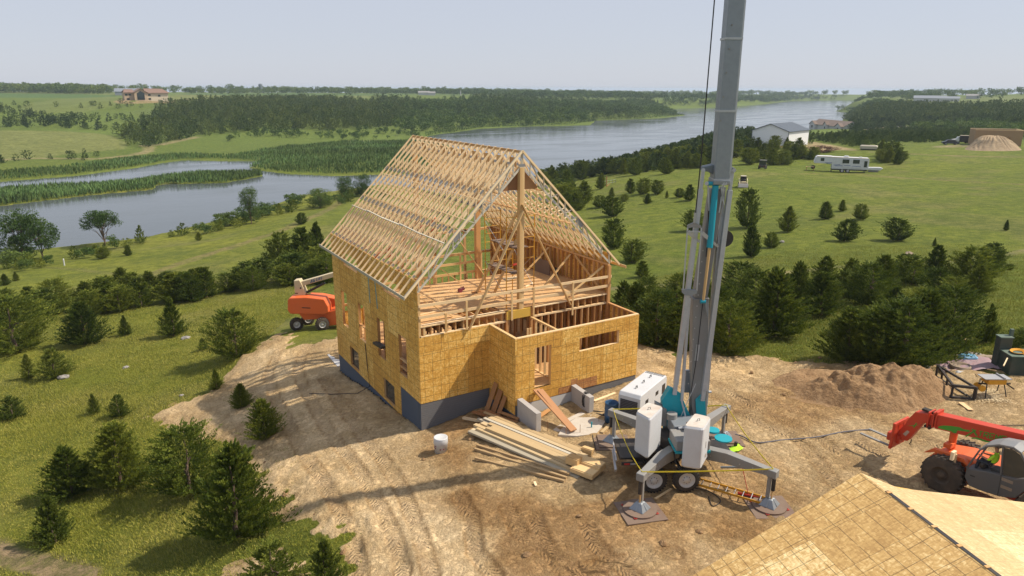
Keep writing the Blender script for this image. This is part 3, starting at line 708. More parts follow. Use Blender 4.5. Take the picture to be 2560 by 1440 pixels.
m=MB(); m.holed((W,0,0),(0,1,0),(0,0,1),(1,0,0),(0,D),(-.02,HS),[],.012); part('right_wall_sheathing',m,'osb')
m=MB(); m.holed((0,D,0),(1,0,0),(0,0,1),(0,1,0),(0,W),(-1.5,1.0),[(2.0,4.2,-1.4,1.1),(6.5,8.5,-1.4,.9)],.012); part('rear_wall_sheathing',m,'osb')
m=MB(); m.box((.0,-.0,0),(.01,.01,.01))
# green paint strokes on the left wall
for (y0,z0,y1,z1) in ((6.13,4.58,6.06,3.22),(5.19,4.61,5.0,3.19)):
    m=MB(); m.prism([(-.0165,y0-.045,z0),(-.0165,y0+.045,z0),(-.0165,y1+.045,z1),(-.0165,y1-.045,z1)],(-.003,0,0)); part('green_stripe',m,'cyan')
# window framing in the left wall (each opening a part, its sill and jack studs inside)
def lframe(name,y0,y1,z0,z1,cross=()):
    m=MB(); t=.036
    for yy in (y0-t/2,y1+t/2): m.beam((.07,yy,z0-.02),(.07,yy,z1+.02),.14,t,up=(0,1,0))
    m.beam((.07,y0-.04,z0-t/2),(.07,y1+.04,z0-t/2),.14,t)
    m.beam((.07,y0-.04,z1+.12),(.07,y1+.04,z1+.12),.14,.24)
    for c in cross: m.beam((.07,y0,c),(.07,y1,c),.14,t)
    return part(name,m,'stud')
for k,(a,b,c,d) in enumerate(LW): lframe('window_frame',a,b,c,d,((1.05,1.45) if k==3 else (1.2,) if k==2 else (1.5,) if k==1 else ()))
for (a,b,c,d) in LL:
    f=lframe('basement_window_frame',a,b,c,d); m=MB(); m.box((.10,(a+b)/2,(c+d)/2),(.008,b-a-.004,d-c-.004)); part('pane',m,'glass',f)
for (a,b,c,d) in LU: lframe('upper_opening_frame',a,b,c,d)
# studs: left wall inner, right wall, garage, rear; each stud a part
def stud(name,p0,p1,w=.038,h=.14,up=(1,0,0),mat='stud'):
    m=MB(); m.beam(p0,p1,w,h,up); return part(name,m,mat)
ys=[.02+.4064*k for k in range(31)]
for y in ys: stud('wall_stud',(W-.08,min(y,D-.02),-.02),(W-.08,min(y,D-.02),HP-.08))
m=MB()
for z in (HP-.02,HP-.058): m.beam((W-.08,0,z),(W-.08,D,z),.14,.038)
m.beam((W-.085,0,DK+.02),(W-.085,DY,DK+.02),.14,.038); part('right_top_plate',m,'stud')
for y in ys:
    if y>2.4 and not any(a-.05<y<b+.05 for a,b,_,_ in LW+LL+LU): stud('left_wall_stud',(.08,min(y,D-.02),-1.5),(.08,min(y,D-.02),HP-.08))
m=MB()
for z in (HP-.02,HP-.058): m.beam((.08,0,z),(.08,D,z),.14,.038)
part('left_top_plate',m,'stud')
m=MB(); m.beam((.07,.07,0),(.07,.07,HP-.08),.14,.11,(1,0,0)); m.beam((.30,.045,H1z),(.30,.045,DK),.05,.1,(1,0,0)); part('corner_post',m,'brace')
m=MB(); m.beam((W-.06,.0,0),(W-.06,.0,HP-.08),.14,.17,(1,0,0)); part('corner_post',m,'stud')
# front lower wall at y=0
for k in range(27):
    x=.05+.4064*k
    if x>W-.1: break
    if 4.55<x<5.85: continue
    if x>BX-.3: stud('front_stud',(x,.08,-.02),(x,.08,H1z-.08),up=(0,1,0))
m=MB()
for z in (H1z-.02,H1z-.058):
    m.beam((.05,.08,z),(4.5,.08,z),.16,.038); m.beam((5.9,.08,z),(W-.12,.08,z),.16,.038)
part('front_top_plate',m,'truss')
m=MB(); m.beam((5.18,.06,3.24),(5.18,.06,3.68),.14,.001); m=MB(); m.box((5.18,.05,3.47),(1.36,.18,.42)); part('header_beam',m,'glulam')
for x in (4.56,5.93): m=MB(); m.beam((x,.05,0),(x,.05,3.68),.13,.15,(0,1,0)); part('header_post',m,'stud')
# deck floor with stair opening, rim boards and joists
m=MB(); m.holed((0,0,DK-.02),(1,0,0),(0,1,0),(0,0,1),(.15,W-.15),(.10,DY),[(2.35,4.35,.25,1.25)],.02); part('upper_floor_deck',m,'deck')
m=MB(); m.beam((.1,.04,DK-.045),(4.45,.04,DK-.045),.10,.05); m.beam((5.9,.04,DK-.045),(W-.12,.04,DK-.045),.10,.05); m.beam((.1,.16,DK-.02),(4.45,.16,DK-.02),.12,.05); part('deck_rim_board',m,'truss')
for k in range(26):
    x=.25+.4064*k
    if 4.5<x<5.9 or x>W-.2: continue
    m=MB(); m.beam((x,.06,(H1z+DK)/2-.03),(x,DY,(H1z+DK)/2-.03),.05,DK-H1z-.09,(0,0,1)); part('floor_joist',m,'stud')
m=MB(); m.beam((.15,DY-.02,3.45),(W-.15,DY-.02,3.45),.05,.44); m.beam((2.35,.75,3.45),(2.35,.76,3.45),1.0,.44,(0,0,1)); part('loft_edge_beam',m,'stud')
m=MB(); m.holed((2.36,1.27,0),(1,0,0),(0,0,1),(0,-1,0),(0,2.0),(.2,DK-.03),[],.012); m.holed((2.34,.25,0),(0,1,0),(0,0,1),(1,0,0),(0,1.0),(.2,DK-.03),[],.012); part('stair_wall_panel',m,'osb')
m=MB(); m.holed((.2,.2,.02),(1,0,0),(0,1,0),(0,0,1),(0,W-.4),(0,D-.4),[],.02); m.holed((BX+.1,-BP+.1,.60),(1,0,0),(0,1,0),(0,0,1),(0,W-BX-.2),(0,BP),[],.02); part('ground_floor_deck',m,'deck')
for y in (3.0,6.1,9.2):   # interior partitions below
    m=MB()
    for k in range(26):
        x=.3+.4064*k
        if x<W-.2: m.beam((x,y,.04),(x,y,3.2),.038,.09,(1,0,0))
    m.beam((.2,y,3.2),(W-.2,y,3.2),.09,.038); part('partition_framing',m,'stud')
# garage bump out: interior framing
for k in range(18):
    x=BX+.05+.4064*k
    if x>W-.05 : break
    lo=0
    if DOOR[0]-.06<x<DOOR[1]+.06: continue
    if WIN[0]-.05<x<WIN[1]+.05:
        stud('garage_stud',(x,-BP+.08,-.0),(x,-BP+.08,WIN[2]-.04),up=(0,1,0)); stud('garage_stud',(x,-BP+.08,WIN[3]+.22),(x,-BP+.08,H1z-.08),up=(0,1,0)); continue
    stud('garage_stud',(x,-BP+.08,0),(x,-BP+.08,H1z-.08),up=(0,1,0))
m=MB()
for z in (H1z-.02,H1z-.058): m.beam((BX+.15,-BP+.07,z),(W,-BP+.07,z),.14,.038)
part('garage_front_plate',m,'truss')
m=MB()
for z in (H1z-.02,H1z-.058): m.beam((BX+.07,-BP+.0,z),(BX+.07,-.02,z),.14,.038)
part('porch_side_plate',m,'brace')
m=MB()
for z in (H1z-.021,H1z-.059): m.beam((W-.07,-BP+.15,z),(W-.07,-.1,z),.14,.038)
part('garage_side_plate',m,'stud')
for k in range(6):
    y=-BP+.2+.4064*k
    if y<-.1:
        stud('garage_side_stud',(W-.08,y,0),(W-.08,y,H1z-.08)); stud('porch_side_stud',(BX+.08,y,0),(BX+.08,y,H1z-.08))
m=MB()
for k in range(6):
    y=-BP+.25+.4064*k
    if y<-.1: m.beam((5.88,y,0),(5.88,y,H1z-.08),.038,.11,(1,0,0))
for z in (H1z-.0,H1z-.04): m.beam((5.88,-BP+.14,z-.015),(5.88,-.03,z-.015),.12,.036)
m.beam((5.88,-BP+.14,.64),(5.88,-.05,.64),.12,.036); part('garage_partition',m,'brace')
m=MB(); t=.036
for x in (DOOR[0]-t/2,DOOR[1]+t/2): m.beam((x,-BP+.075,.55),(x,-BP+.075,DOOR[3]+.1),t,.14,(0,1,0))
m.beam((DOOR[0],-BP+.075,DOOR[3]+.13),(DOOR[1],-BP+.075,DOOR[3]+.13),.13,.22)
m.beam((4.95,-1.2,.62),(4.95,-1.2,H1z-.1),.04,.1,(1,0,0)); m.beam((5.1,-1.2,.62),(5.1,-1.2,H1z-.1),.04,.1,(1,0,0))
part('door_frame',m,'brace')
m=MB()
for x in (WIN[0]-t/2,WIN[1]+t/2): m.beam((x,-BP+.075,1.8),(x,-BP+.075,WIN[3]+.1),t,.14,(0,1,0))
m.beam((WIN[0],-BP+.07,WIN[2]-t/2),(WIN[1],-BP+.07,WIN[2]-t/2),.16,t); m.beam((WIN[0],-BP+.075,WIN[3]+.12),(WIN[1],-BP+.075,WIN[3]+.12),.13,.2)
part('window_frame',m,'truss')
# centre post, braces
m=MB()
for k in (-1,0,1): m.beam((W/2+k*.085,.10+.01*k,3.5),(W/2+k*.085,.10+.01*k,10.38),.083,.24,(0,1,0))
part('centre_post',m,'brace')
m=MB(); m.beam((W/2+.9,DY-.1,.1),(W/2+.9,DY-.1,9.3),.26,.26,(0,1,0)); part('inner_post',m,'stud')
m=MB(); m.beam((W/2,D-.15,.1),(W/2,D-.15,10.3),.26,.26,(0,1,0)); part('rear_post',m,'stud')
for a,b in (((5.33,-.10,8.42),(2.45,-.10,3.14)),((5.3,-.06,8.72),(8.18,-.06,3.46)),((5.25,.3,8.3),(4.82,3.5,3.72)),((5.45,.3,7.4),(5.30,2.6,3.72))):
    m=MB(); m.beam(a,b,.045,.17,(0,1,0)); part('post_brace',m,'brace')
m=MB(); m.box((4.82,3.55,3.74),(.5,.14,.05)); part('brace_block',m,'stud'); m=MB(); m.box((5.35,2.7,3.74),(.4,.14,.05),.3); part('brace_block',m,'stud')
for a,b in (((W-.2,.3,5.08),(8.2,.35,3.75)),((W-.2,3.2,5.1),(8.3,2.5,3.75)),((W-.2,5.3,5.1),(8.5,5.0,3.75)),((.2,.12,4.95),(1.9,.5,3.74)),((.2,3.0,5.0),(2.2,3.1,3.74)),((W-.19,.5,3.8),(W-.19,2.8,5.15))):
    m=MB(); m.beam(a,b,.038,.14,(0,1,0)); part('wall_brace',m,'brace')
# guard rails, front and loft edge
m=MB(); m.beam((.03,-.035,4.65),(W+.08,-.035,4.58),.04,.13); part('guard_rail',m,'truss'); m=MB(); m.beam((.03,-.035,4.13),(W+.06,-.035,4.10),.04,.13); part('guard_rail',m,'truss')
for x,z0,z1 in ((1.31,3.25,4.14),(2.37,3.19,4.55),(4.77,3.22,4.66),(5.99,3.21,4.68),(8.31,2.9,4.6)):
    m=MB(); m.beam((x,-.08,z0),(x,-.08,z1),.09,.04,(0,1,0)); part('rail_post',m,'brace')
for z in (4.1,4.65,5.15):
    m=MB(); m.beam((.15,DY,z),(6.45,DY,z),.04,.13); part('loft_rail',m,'brace')
for x in (1.6,3.6,5.2,6.5):
    m=MB(); m.beam((x,DY-.04,3.6),(x,DY-.04,5.2),.09,.04,(0,1,0)); part('rail_post',m,'brace')
for a,b in (((3.0,DY+.1,5.3),(4.9,DY-.6,3.75)),((5.0,DY+.1,6.2),(6.6,DY-.3,3.75)),((1.0,DY+.05,5.2),(3.2,DY-.5,3.75)),((6.9,DY,6.4),(7.9,DY,3.8))):
    m=MB(); m.beam(a,b,.038,.14,(0,1,0)); part('loft_brace',m,'brace')
# rear gable framing
m=MB()
for z in (1.4,3.6,5.1): m.beam((.2,D-.08,z),(W-.2,D-.08,z),.14,.14)
for x in (.1,2.0,4.3,6.5,8.6,W-.1): m.beam((x,D-.08,-.0),(x,D-.08,5.2),.14,.14,(0,1,0))
part('rear_wall_framing',m,'stud')
# roof trusses: 21, each with chords, webs and plates
def zt(x): return HS+SLT*(W/2-abs(x-W/2))
def zb(x): return HP+SLB*(W/2-abs(x-W/2))
OH=.60; CH=.089
def make_truss(y,grey=False):
    mt='truss_grey' if grey else 'truss'
    top=MB()
    for s in (-1,1):
        e=W/2+s*(W/2+OH); top.beam((W/2,0,ZR-.045),(e,0,zt(e)-.045),.042,CH,(0,0,1))
    t=part('roof_truss',top,mt); t.location=(0,y,0)
    for s in (-1,1):
        b=MB(); b.beam((W/2+s*.03,0,10.42),(W/2+s*(W/2-.02),0,HP+.04),.042,CH,(0,0,1)); part('bottom_chord',b,mt,t)
    b=MB(); b.beam((W/2,0,10.40),(W/2,0,ZR-.1),.038,.12,(1,0,0)); part('king_web',b,mt,t)
    for s in (-1,1):
        for (q0,q1) in ((.45,.45),(1.2,1.2),(1.6,1.6),(2.05,2.05),(2.45,2.45),(3.2,3.2),(3.55,3.55),(4.75,4.75),(5.25,5.25),(1.2,.45),(1.6,2.05),(2.45,2.85),(2.85,3.2),(4.05,3.55),(4.75,4.05)):
            x0=W/2+s*q0;x1=W/2+s*q1; b=MB(); b.beam((x0,0,zb(x0)+.03),(x1,0,zt(x1)-.06),.038,.075,(0,1,0)); part('web',b,mt,t)
        for q,wd,low in ((1.75,.24,0),(3.35,.5 if grey else .26,0),(5.2,.16,0),(1.8,.22,1),(3.4,.2,1)):
            x=W/2+s*q; al=-s*math.atan(SLT); ca,sa=math.cos(al),math.sin(al); big=grey and q==3.35
            hh=.15 if big else .05; cx=x; cz=(zb(x)+.0 if low else zt(x)-(.16 if big else .06)/ca)
            P=[(cx+i*ca*wd/2-j*sa*hh,-.0235,cz+i*sa*wd/2+j*ca*hh) for i,j in ((-1,-1),(1,-1),(1,1),(-1,1))]
            b=MB(); b.prism(P,(0,.047,0)); part('gang_nail_plate',b,'plate',t)
    b=MB(); b.box((W/2,0,10.47),(.34,.047,.12)); part('gang_nail_plate',b,'plate',t)
    return t
make_truss(.03,True); proto=make_truss(.03+.6085)
for k in range(2,21):
    t=proto.copy(); COL.objects.link(t); t.location=(0,.03+k*.6085,0); t.parent=house
    for c in proto.children:
        q=c.copy(); COL.objects.link(q); q.parent=t
# second ply of the front truss
m=MB()
for s in (-1,1): e=W/2+s*(W/2+OH); m.beam((W/2,-.03,ZR-.05),(e,-.03,zt(e)-.05),.036,CH)
part('front_truss_ply',m,'truss')
# ridge blocking between trusses
for k in range(20):
    y=.03+(k+.5)*.6085; m=MB(); m.beam((W/2-.02,y-.28,ZR-.10),(W/2-.02,y+.28,ZR-.10),.03,.12); part('ridge_block',m,'stud')
    if k%2==0: m=MB(); m.beam((W/2-.28,y-.27,ZR-.55),(W/2-.28,y+.27,ZR-.55),.02,.42); part('peak_panel',m,'stud')
# subfascia boards along both eaves, purlin braces, string of heel blocking
m=MB(); m.beam((-OH-.02,-.06,zt(-OH)-.07),(-OH-.02,D+.25,zt(-OH)-.07),.04,.14); part('left_fascia_board',m,'truss_grey')
m=MB(); m.beam((W+OH+.02,-.5,zt(-OH)-.07),(W+OH+.02,D+.25,zt(-OH)-.07),.04,.14); part('right_fascia_board',m,'brace')
m=MB(); xx=1.45
for k in range(5): y0=.2+k*2.35; m.beam((xx-.05*(k%2),y0,zt(xx)+.02),(xx-.05*((k+1)%2)+.03,y0+2.75,zt(xx)+.025+.035*(k%2)),.09,.035,(0,0,1))
part('lateral_brace',m,'truss_grey')
for (x,zf) in ((2.4,'b'),(4.2,'b'),(W-2.4,'b'),(W-4.2,'b')):
    m=MB(); z=zb(x)-.06; m.beam((x,.1,z),(x,6.2,z),.09,.035); m.beam((x+.03,5.8,z-.04),(x+.03,D,z-.04),.09,.035); part('lateral_brace',m,'stud')
for s in (-1,1):   # gable peak gusset behind the centre post
    m=MB(); m.prism([(W/2+s*.1,.2,10.35),(W/2+s*.95,.2,9.45),(W/2+s*.95,.2,9.35),(W/2+s*.1,.2,9.35)],(0,.012,0)); part('gusset_panel',m,'oldwood')
# the house's own clutter that is fixed: white wrap under the door
m=MB(); m.holed((4.0,-BP-.004,-.9),(1,0,0),(0,0,1),(0,-1,0),(0,3.2),(0,.88),[],.003); part('foundation_wrap',m,'wrap')

# ------------------------------------------------------------------ scaffold on the deck
sc=empty('scaffold_tower',(0,0,0),0,'yellow tubular scaffold tower standing on the upper floor around the post','scaffold')
def sframe(x0,x1,y,z0,z1,n):
    m=MB()
    for x in (x0,x1): m.cyl((x,y,z0),(x,y,z1),.024,n=8)
    for k in range(n): z=z0+.35+k*(z1-z0-.4)/(n-1); m.cyl((x0,y,z),(x1,y,z),.017,n=6)
    m.build('ladder_frame',M['yellow'],sc)
sframe(4.65,6.19,.24,3.72,8.15,9); sframe(4.72,6.3,2.4,3.72,6.6,6); sframe(4.72,5.6,2.42,6.62,8.1,4)
for a,b in (((4.66,.24,4.2),(4.73,2.4,5.6)),((4.66,.24,5.6),(4.73,2.4,4.2)),((6.19,.24,4.6),(6.28,2.4,6.2)),((6.19,.24,6.2),(6.28,2.4,4.6)),((4.66,.24,6.3),(4.73,2.4,7.6))):
    m=MB(); m.cyl(a,b,.012,n=6); m.build('cross_brace',M['silver'],sc)
for (x,y,z,l,w_) in ((5.45,1.3,6.62,.75,2.2),(5.2,1.4,5.4,.5,2.3),(5.5,1.2,4.9,.9,.3)):
    m=MB(); m.box((x,y,z),(l,w_,.04),.02); tag(m.build('scaffold_plank',M['mat'] if z>5 else M['pile'],None),{6.62:'topmost wide plank platform laid on the yellow scaffold',5.4:'narrow plank laid across the middle rungs of the yellow scaffold',4.9:'short board resting low on the yellow scaffold'}[z],'plank')
m=MB(); m.box((5.95,1.3,5.55),(.7,.05,.08),.2); tag(m.build('spirit_level',M['redpaint'],None),'red spirit level lying across the scaffold behind the centre post','tool')
m=MB(); m.box((9.9,5.2,4.1),(.05,1.6,.8),.06); tag(m.build('stacked_sheet',M['mat'],None),'brown sheet leaning against the studs at the back of the upper floor','sheet')
m=MB(); m.box((10.2,4.1,3.95),(.06,.35,.5),-.2,bev=.02); m.box((10.1,4.0,3.78),(.1,.3,.1)); tag(m.build('black_case',M['black'],None),'small black case standing by the right wall studs on the upper floor','case')
m=MB(); m.cyl((4.1,3.9,3.79),(4.1,4.05,3.79),.11,n=14); m.box((4.25,4.0,3.84),(.3,.12,.14),.4,bev=.03); m.cyl((4.35,4.02,3.95),(4.15,4.02,3.95),.025,n=8); tag(m.build('circular_saw',M['purple'],None),'maroon circular saw lying on the upper floor beside a brace foot','tool')
for (x,y,l,rz,lb) in ((1.6,1.6,1.9,.15,'loose pale batten on the upper floor nearest the left wall'),(8.6,2.2,1.6,-.3,'offcut board lying by the right hand brace on the upper floor'),(2.5,4.3,2.4,.05,'long loose batten on the upper floor beside the rear guard rail'),(7.9,3.3,.9,.5,'short stack of offcuts on the upper floor right of the scaffold')):
    m=MB(); m.beam((x-l/2*math.cos(rz),y-l/2*math.sin(rz),3.725),(x+l/2*math.cos(rz),y+l/2*math.sin(rz),3.725),.09,.038); tag(m.build('loose_batten',M['truss'],None),lb,'board')
# ------------------------------------------------------------------ vegetation
def kites(P,Dn,L,Wd,roll):
    """leaf sprays: base point P, direction Dn, length L, width Wd"""
    n=len(P); Dn=Dn/np.linalg.norm(Dn,axis=1,keepdims=True)
    ref=np.where(np.abs(Dn[:,2:3])<.9,[[0,0,1.]],[[1.,0,0]]); A=np.cross(Dn,ref); A/=np.linalg.norm(A,axis=1,keepdims=True); B=np.cross(Dn,A)
    S=A*np.cos(roll)[:,None]+B*np.sin(roll)[:,None]
    q0=P; q1=P+Dn*(L*.45)[:,None]+S*(Wd/2)[:,None]; q2=P+Dn*L[:,None]; q3=P+Dn*(L*.45)[:,None]-S*(Wd/2)[:,None]
    V=np.stack([q0,q1,q2,q3],1).reshape(-1,3); F=np.arange(n*4).reshape(n,4)
    return V,F
def cedar(seed,nb,ns,shape=0,rad=.36,leaf=.06,lean=0.0,fl=.17):
    r=np.random.default_rng(seed); t=r.random(nb)**1.15*.97+.015; az=r.random(nb)*2*np.pi
    prof={0:np.minimum(1,(1-t)**.62*1.12)*np.clip(.55+t*2.6,0,1), 1:np.sqrt(np.clip(1-((t-.38)/.62)**2,0,1))*np.clip(.6+t*2,0,1), 2:(1-t)**.9*1.05*np.clip(.7+t*3,0,1)}[shape]
    ph=r.random(4)*6; lump=1+.22*np.sin(2*az+ph[0]+5*t)+.17*np.sin(5*az+ph[1]-9*t)+.30*(r.random(nb)-.5)
    lead=r.random(nb)<.16; lump=np.where(lead,lump*1.30,lump)
    Rr=rad*prof*lump+.012
    tip=np.stack([np.cos(az)*Rr,np.sin(az)*Rr,t+.10*(1-t)*(.4+r.random(nb))+np.where(lead,.04,0)],1)
    bas=np.stack([np.cos(az)*.01,np.sin(az)*.01,np.maximum(t-.22*(1-t)-.05,.02)],1)
    tone=r.random(nb)
    s=(.25+.78*r.random((nb,ns))**.7); d=tip-bas; L0=np.linalg.norm(d,axis=1)
    P=bas[:,None]+d[:,None]*s[...,None]+ (r.random((nb,ns,3))-.5)*(.03+fl*(Rr[:,None,None]))*(1.15-.85*s[...,None])*np.array([1,1,.7])
    P[...,2]+= -.05*Rr[:,None]*np.sin(s*3)
    Dn=d[:,None]/L0[:,None,None]*.85+np.array([0,0,.5])+ (r.random((nb,ns,3))-.5)*1.15
    L=leaf*(.6+.9*r.random((nb,ns)))*(1.15-.35*s); Wd=L*(.30+.22*r.random((nb,ns)))
    tn=np.repeat(tone[:,None]*.55,ns,1)+.30*r.random((nb,ns))+.22*(s-.5)
    P=P.reshape(-1,3); k=P[:,2]>.0
    V,F=kites(P,Dn.reshape(-1,3),L.ravel(),Wd.ravel(),r.random(nb*ns)*6.28)
    V[:,0]+=lean*V[:,2]; V[:,2]=np.maximum(V[:,2],.004)
    return V,F,np.clip(tn.ravel(),0,1)
def broad(seed,ncl,nl,rx=.42,leaf=.05,low=.15,open_=.0):
    r=np.random.default_rng(seed); u=r.random(ncl); az=r.random(ncl)*6.28; h=low+(1-low)*(.15+.75*r.random(ncl)**.8)
    env=np.sqrt(np.clip(1-((h-.58)/.47)**2,.05,1))*rx
    q=np.sqrt(u)*env; c=np.stack([np.cos(az)*q,np.sin(az)*q,h-.10*(q/rx)**2],1)
    cr=(.075+.075*r.random(ncl))*(1-open_*.35)
    dv=r.normal(size=(ncl,nl,3)); dv/=np.linalg.norm(dv,axis=2,keepdims=True)
    rr=cr[:,None]*(.45+.6*r.random((ncl,nl))**.6)
    P=c[:,None]+dv*rr[...,None]*np.array([1.15,1.15,.8]); Dn=dv+(r.random((ncl,nl,3))-.5)*1.4+np.array([0,0,-.1])
    L=leaf*(.6+.8*r.random((ncl,nl))); tone=np.repeat(r.random((ncl,1)),nl,1)*.5+.35*r.random((ncl,nl))+.12*(dv[...,2])
    V,F=kites(P.reshape(-1,3),Dn.reshape(-1,3),L.ravel(),(L*.7).ravel(),r.random(ncl*nl)*6.28)
    V[:,2]=np.maximum(V[:,2],.004)
    return V,F,np.clip(tone.ravel(),0,1),c
def mesh_of(name,V,F,tone,mat):
    o=npmesh(name,V,F,mat,tone=tone); me=o.data; bpy.data.objects.remove(o); return me
def limbs(name,tips,h0=.05,r=.03,mat=None,seed=0):
    """tapered trunk with limbs that fork towards the clump centres"""
    m=MB(); rr=random.Random(seed); pts=[(0,0,-.03),(.012,.0,.12),(-.012,.012,.28),(0,0,.45)]
    for k in range(3): m.cyl(pts[k],pts[k+1],r*(1-.22*k),r*(1-.22*(k+1)),8,caps=False)
    for tp in tips:
        b=pts[rr.choice([1,2,2,3])]; mid=[(b[i]+tp[i])/2+(rr.random()-.5)*.06 for i in range(3)]; mid[2]+=.03
        m.cyl(b,mid,r*.42,r*.26,6,caps=False); m.cyl(mid,tp,r*.26,r*.07,5,caps=False)
    o=m.build(name,M['bark'] if mat is None else mat); me=o.data; bpy.data.objects.remove(o); return me
HERO=[mesh_of('cedar_crown',*cedar(100+i,[480,460,520,400][i%4],[48,48,48,44][i%4],[0,1,0,2][i%4],[.38,.46,.36,.32][i%4],.034,[0,.06,-.05,0][i%4],.115),M['cedar']) for i in range(4)]
HEROY=[mesh_of('cedar_crown',*cedar(120+i,280,36,[0,2][i],[.42,.34][i],.046,0,.12),M['cedar_y']) for i in range(2)]
MID=[mesh_of('cedar_crown',*cedar(140+i,340,26,[0,1,2,0,1][i],[.40,.44,.34,.38,.44][i],.058,[0,.12,0,-.08,0.15][i]),M['cedar']) for i in range(5)]
MIDT=[cedar(160+i,100,12,[0,1,2,0][i],[.42,.50,.34,.40][i],.09) for i in range(4)]
FARC=[cedar(180+i,60,6,[0,1,2,1][i],[.40,.48,.36,.46][i],.13) for i in range(4)]
FARB=[broad(190+i,14,16,.48,.13)[:3] for i in range(4)]
TRUNK=limbs('trunk',[(.12,.05,.35),(-.1,.1,.4),(.05,-.14,.45),(-.08,-.08,.6),(0,0,.9)],r=.035,seed=3)
def place_tree(name,P,h,wf,mesh,label,group,cat='tree',trunk=TRUNK,sink=.0,rz=None):
    rz=random.random()*6.28 if rz is None else rz
    P=(float(P[0]),float(P[1]),float(P[2])-sink)
    e=empty(name,P,rz,label,cat,group); e.scale=(h*wf,h*wf,h)
    for nm,me in (('trunk',trunk),('crown',mesh)):
        o=bpy.data.objects.new(nm,me); COL.objects.link(o); o.parent=e
    return e
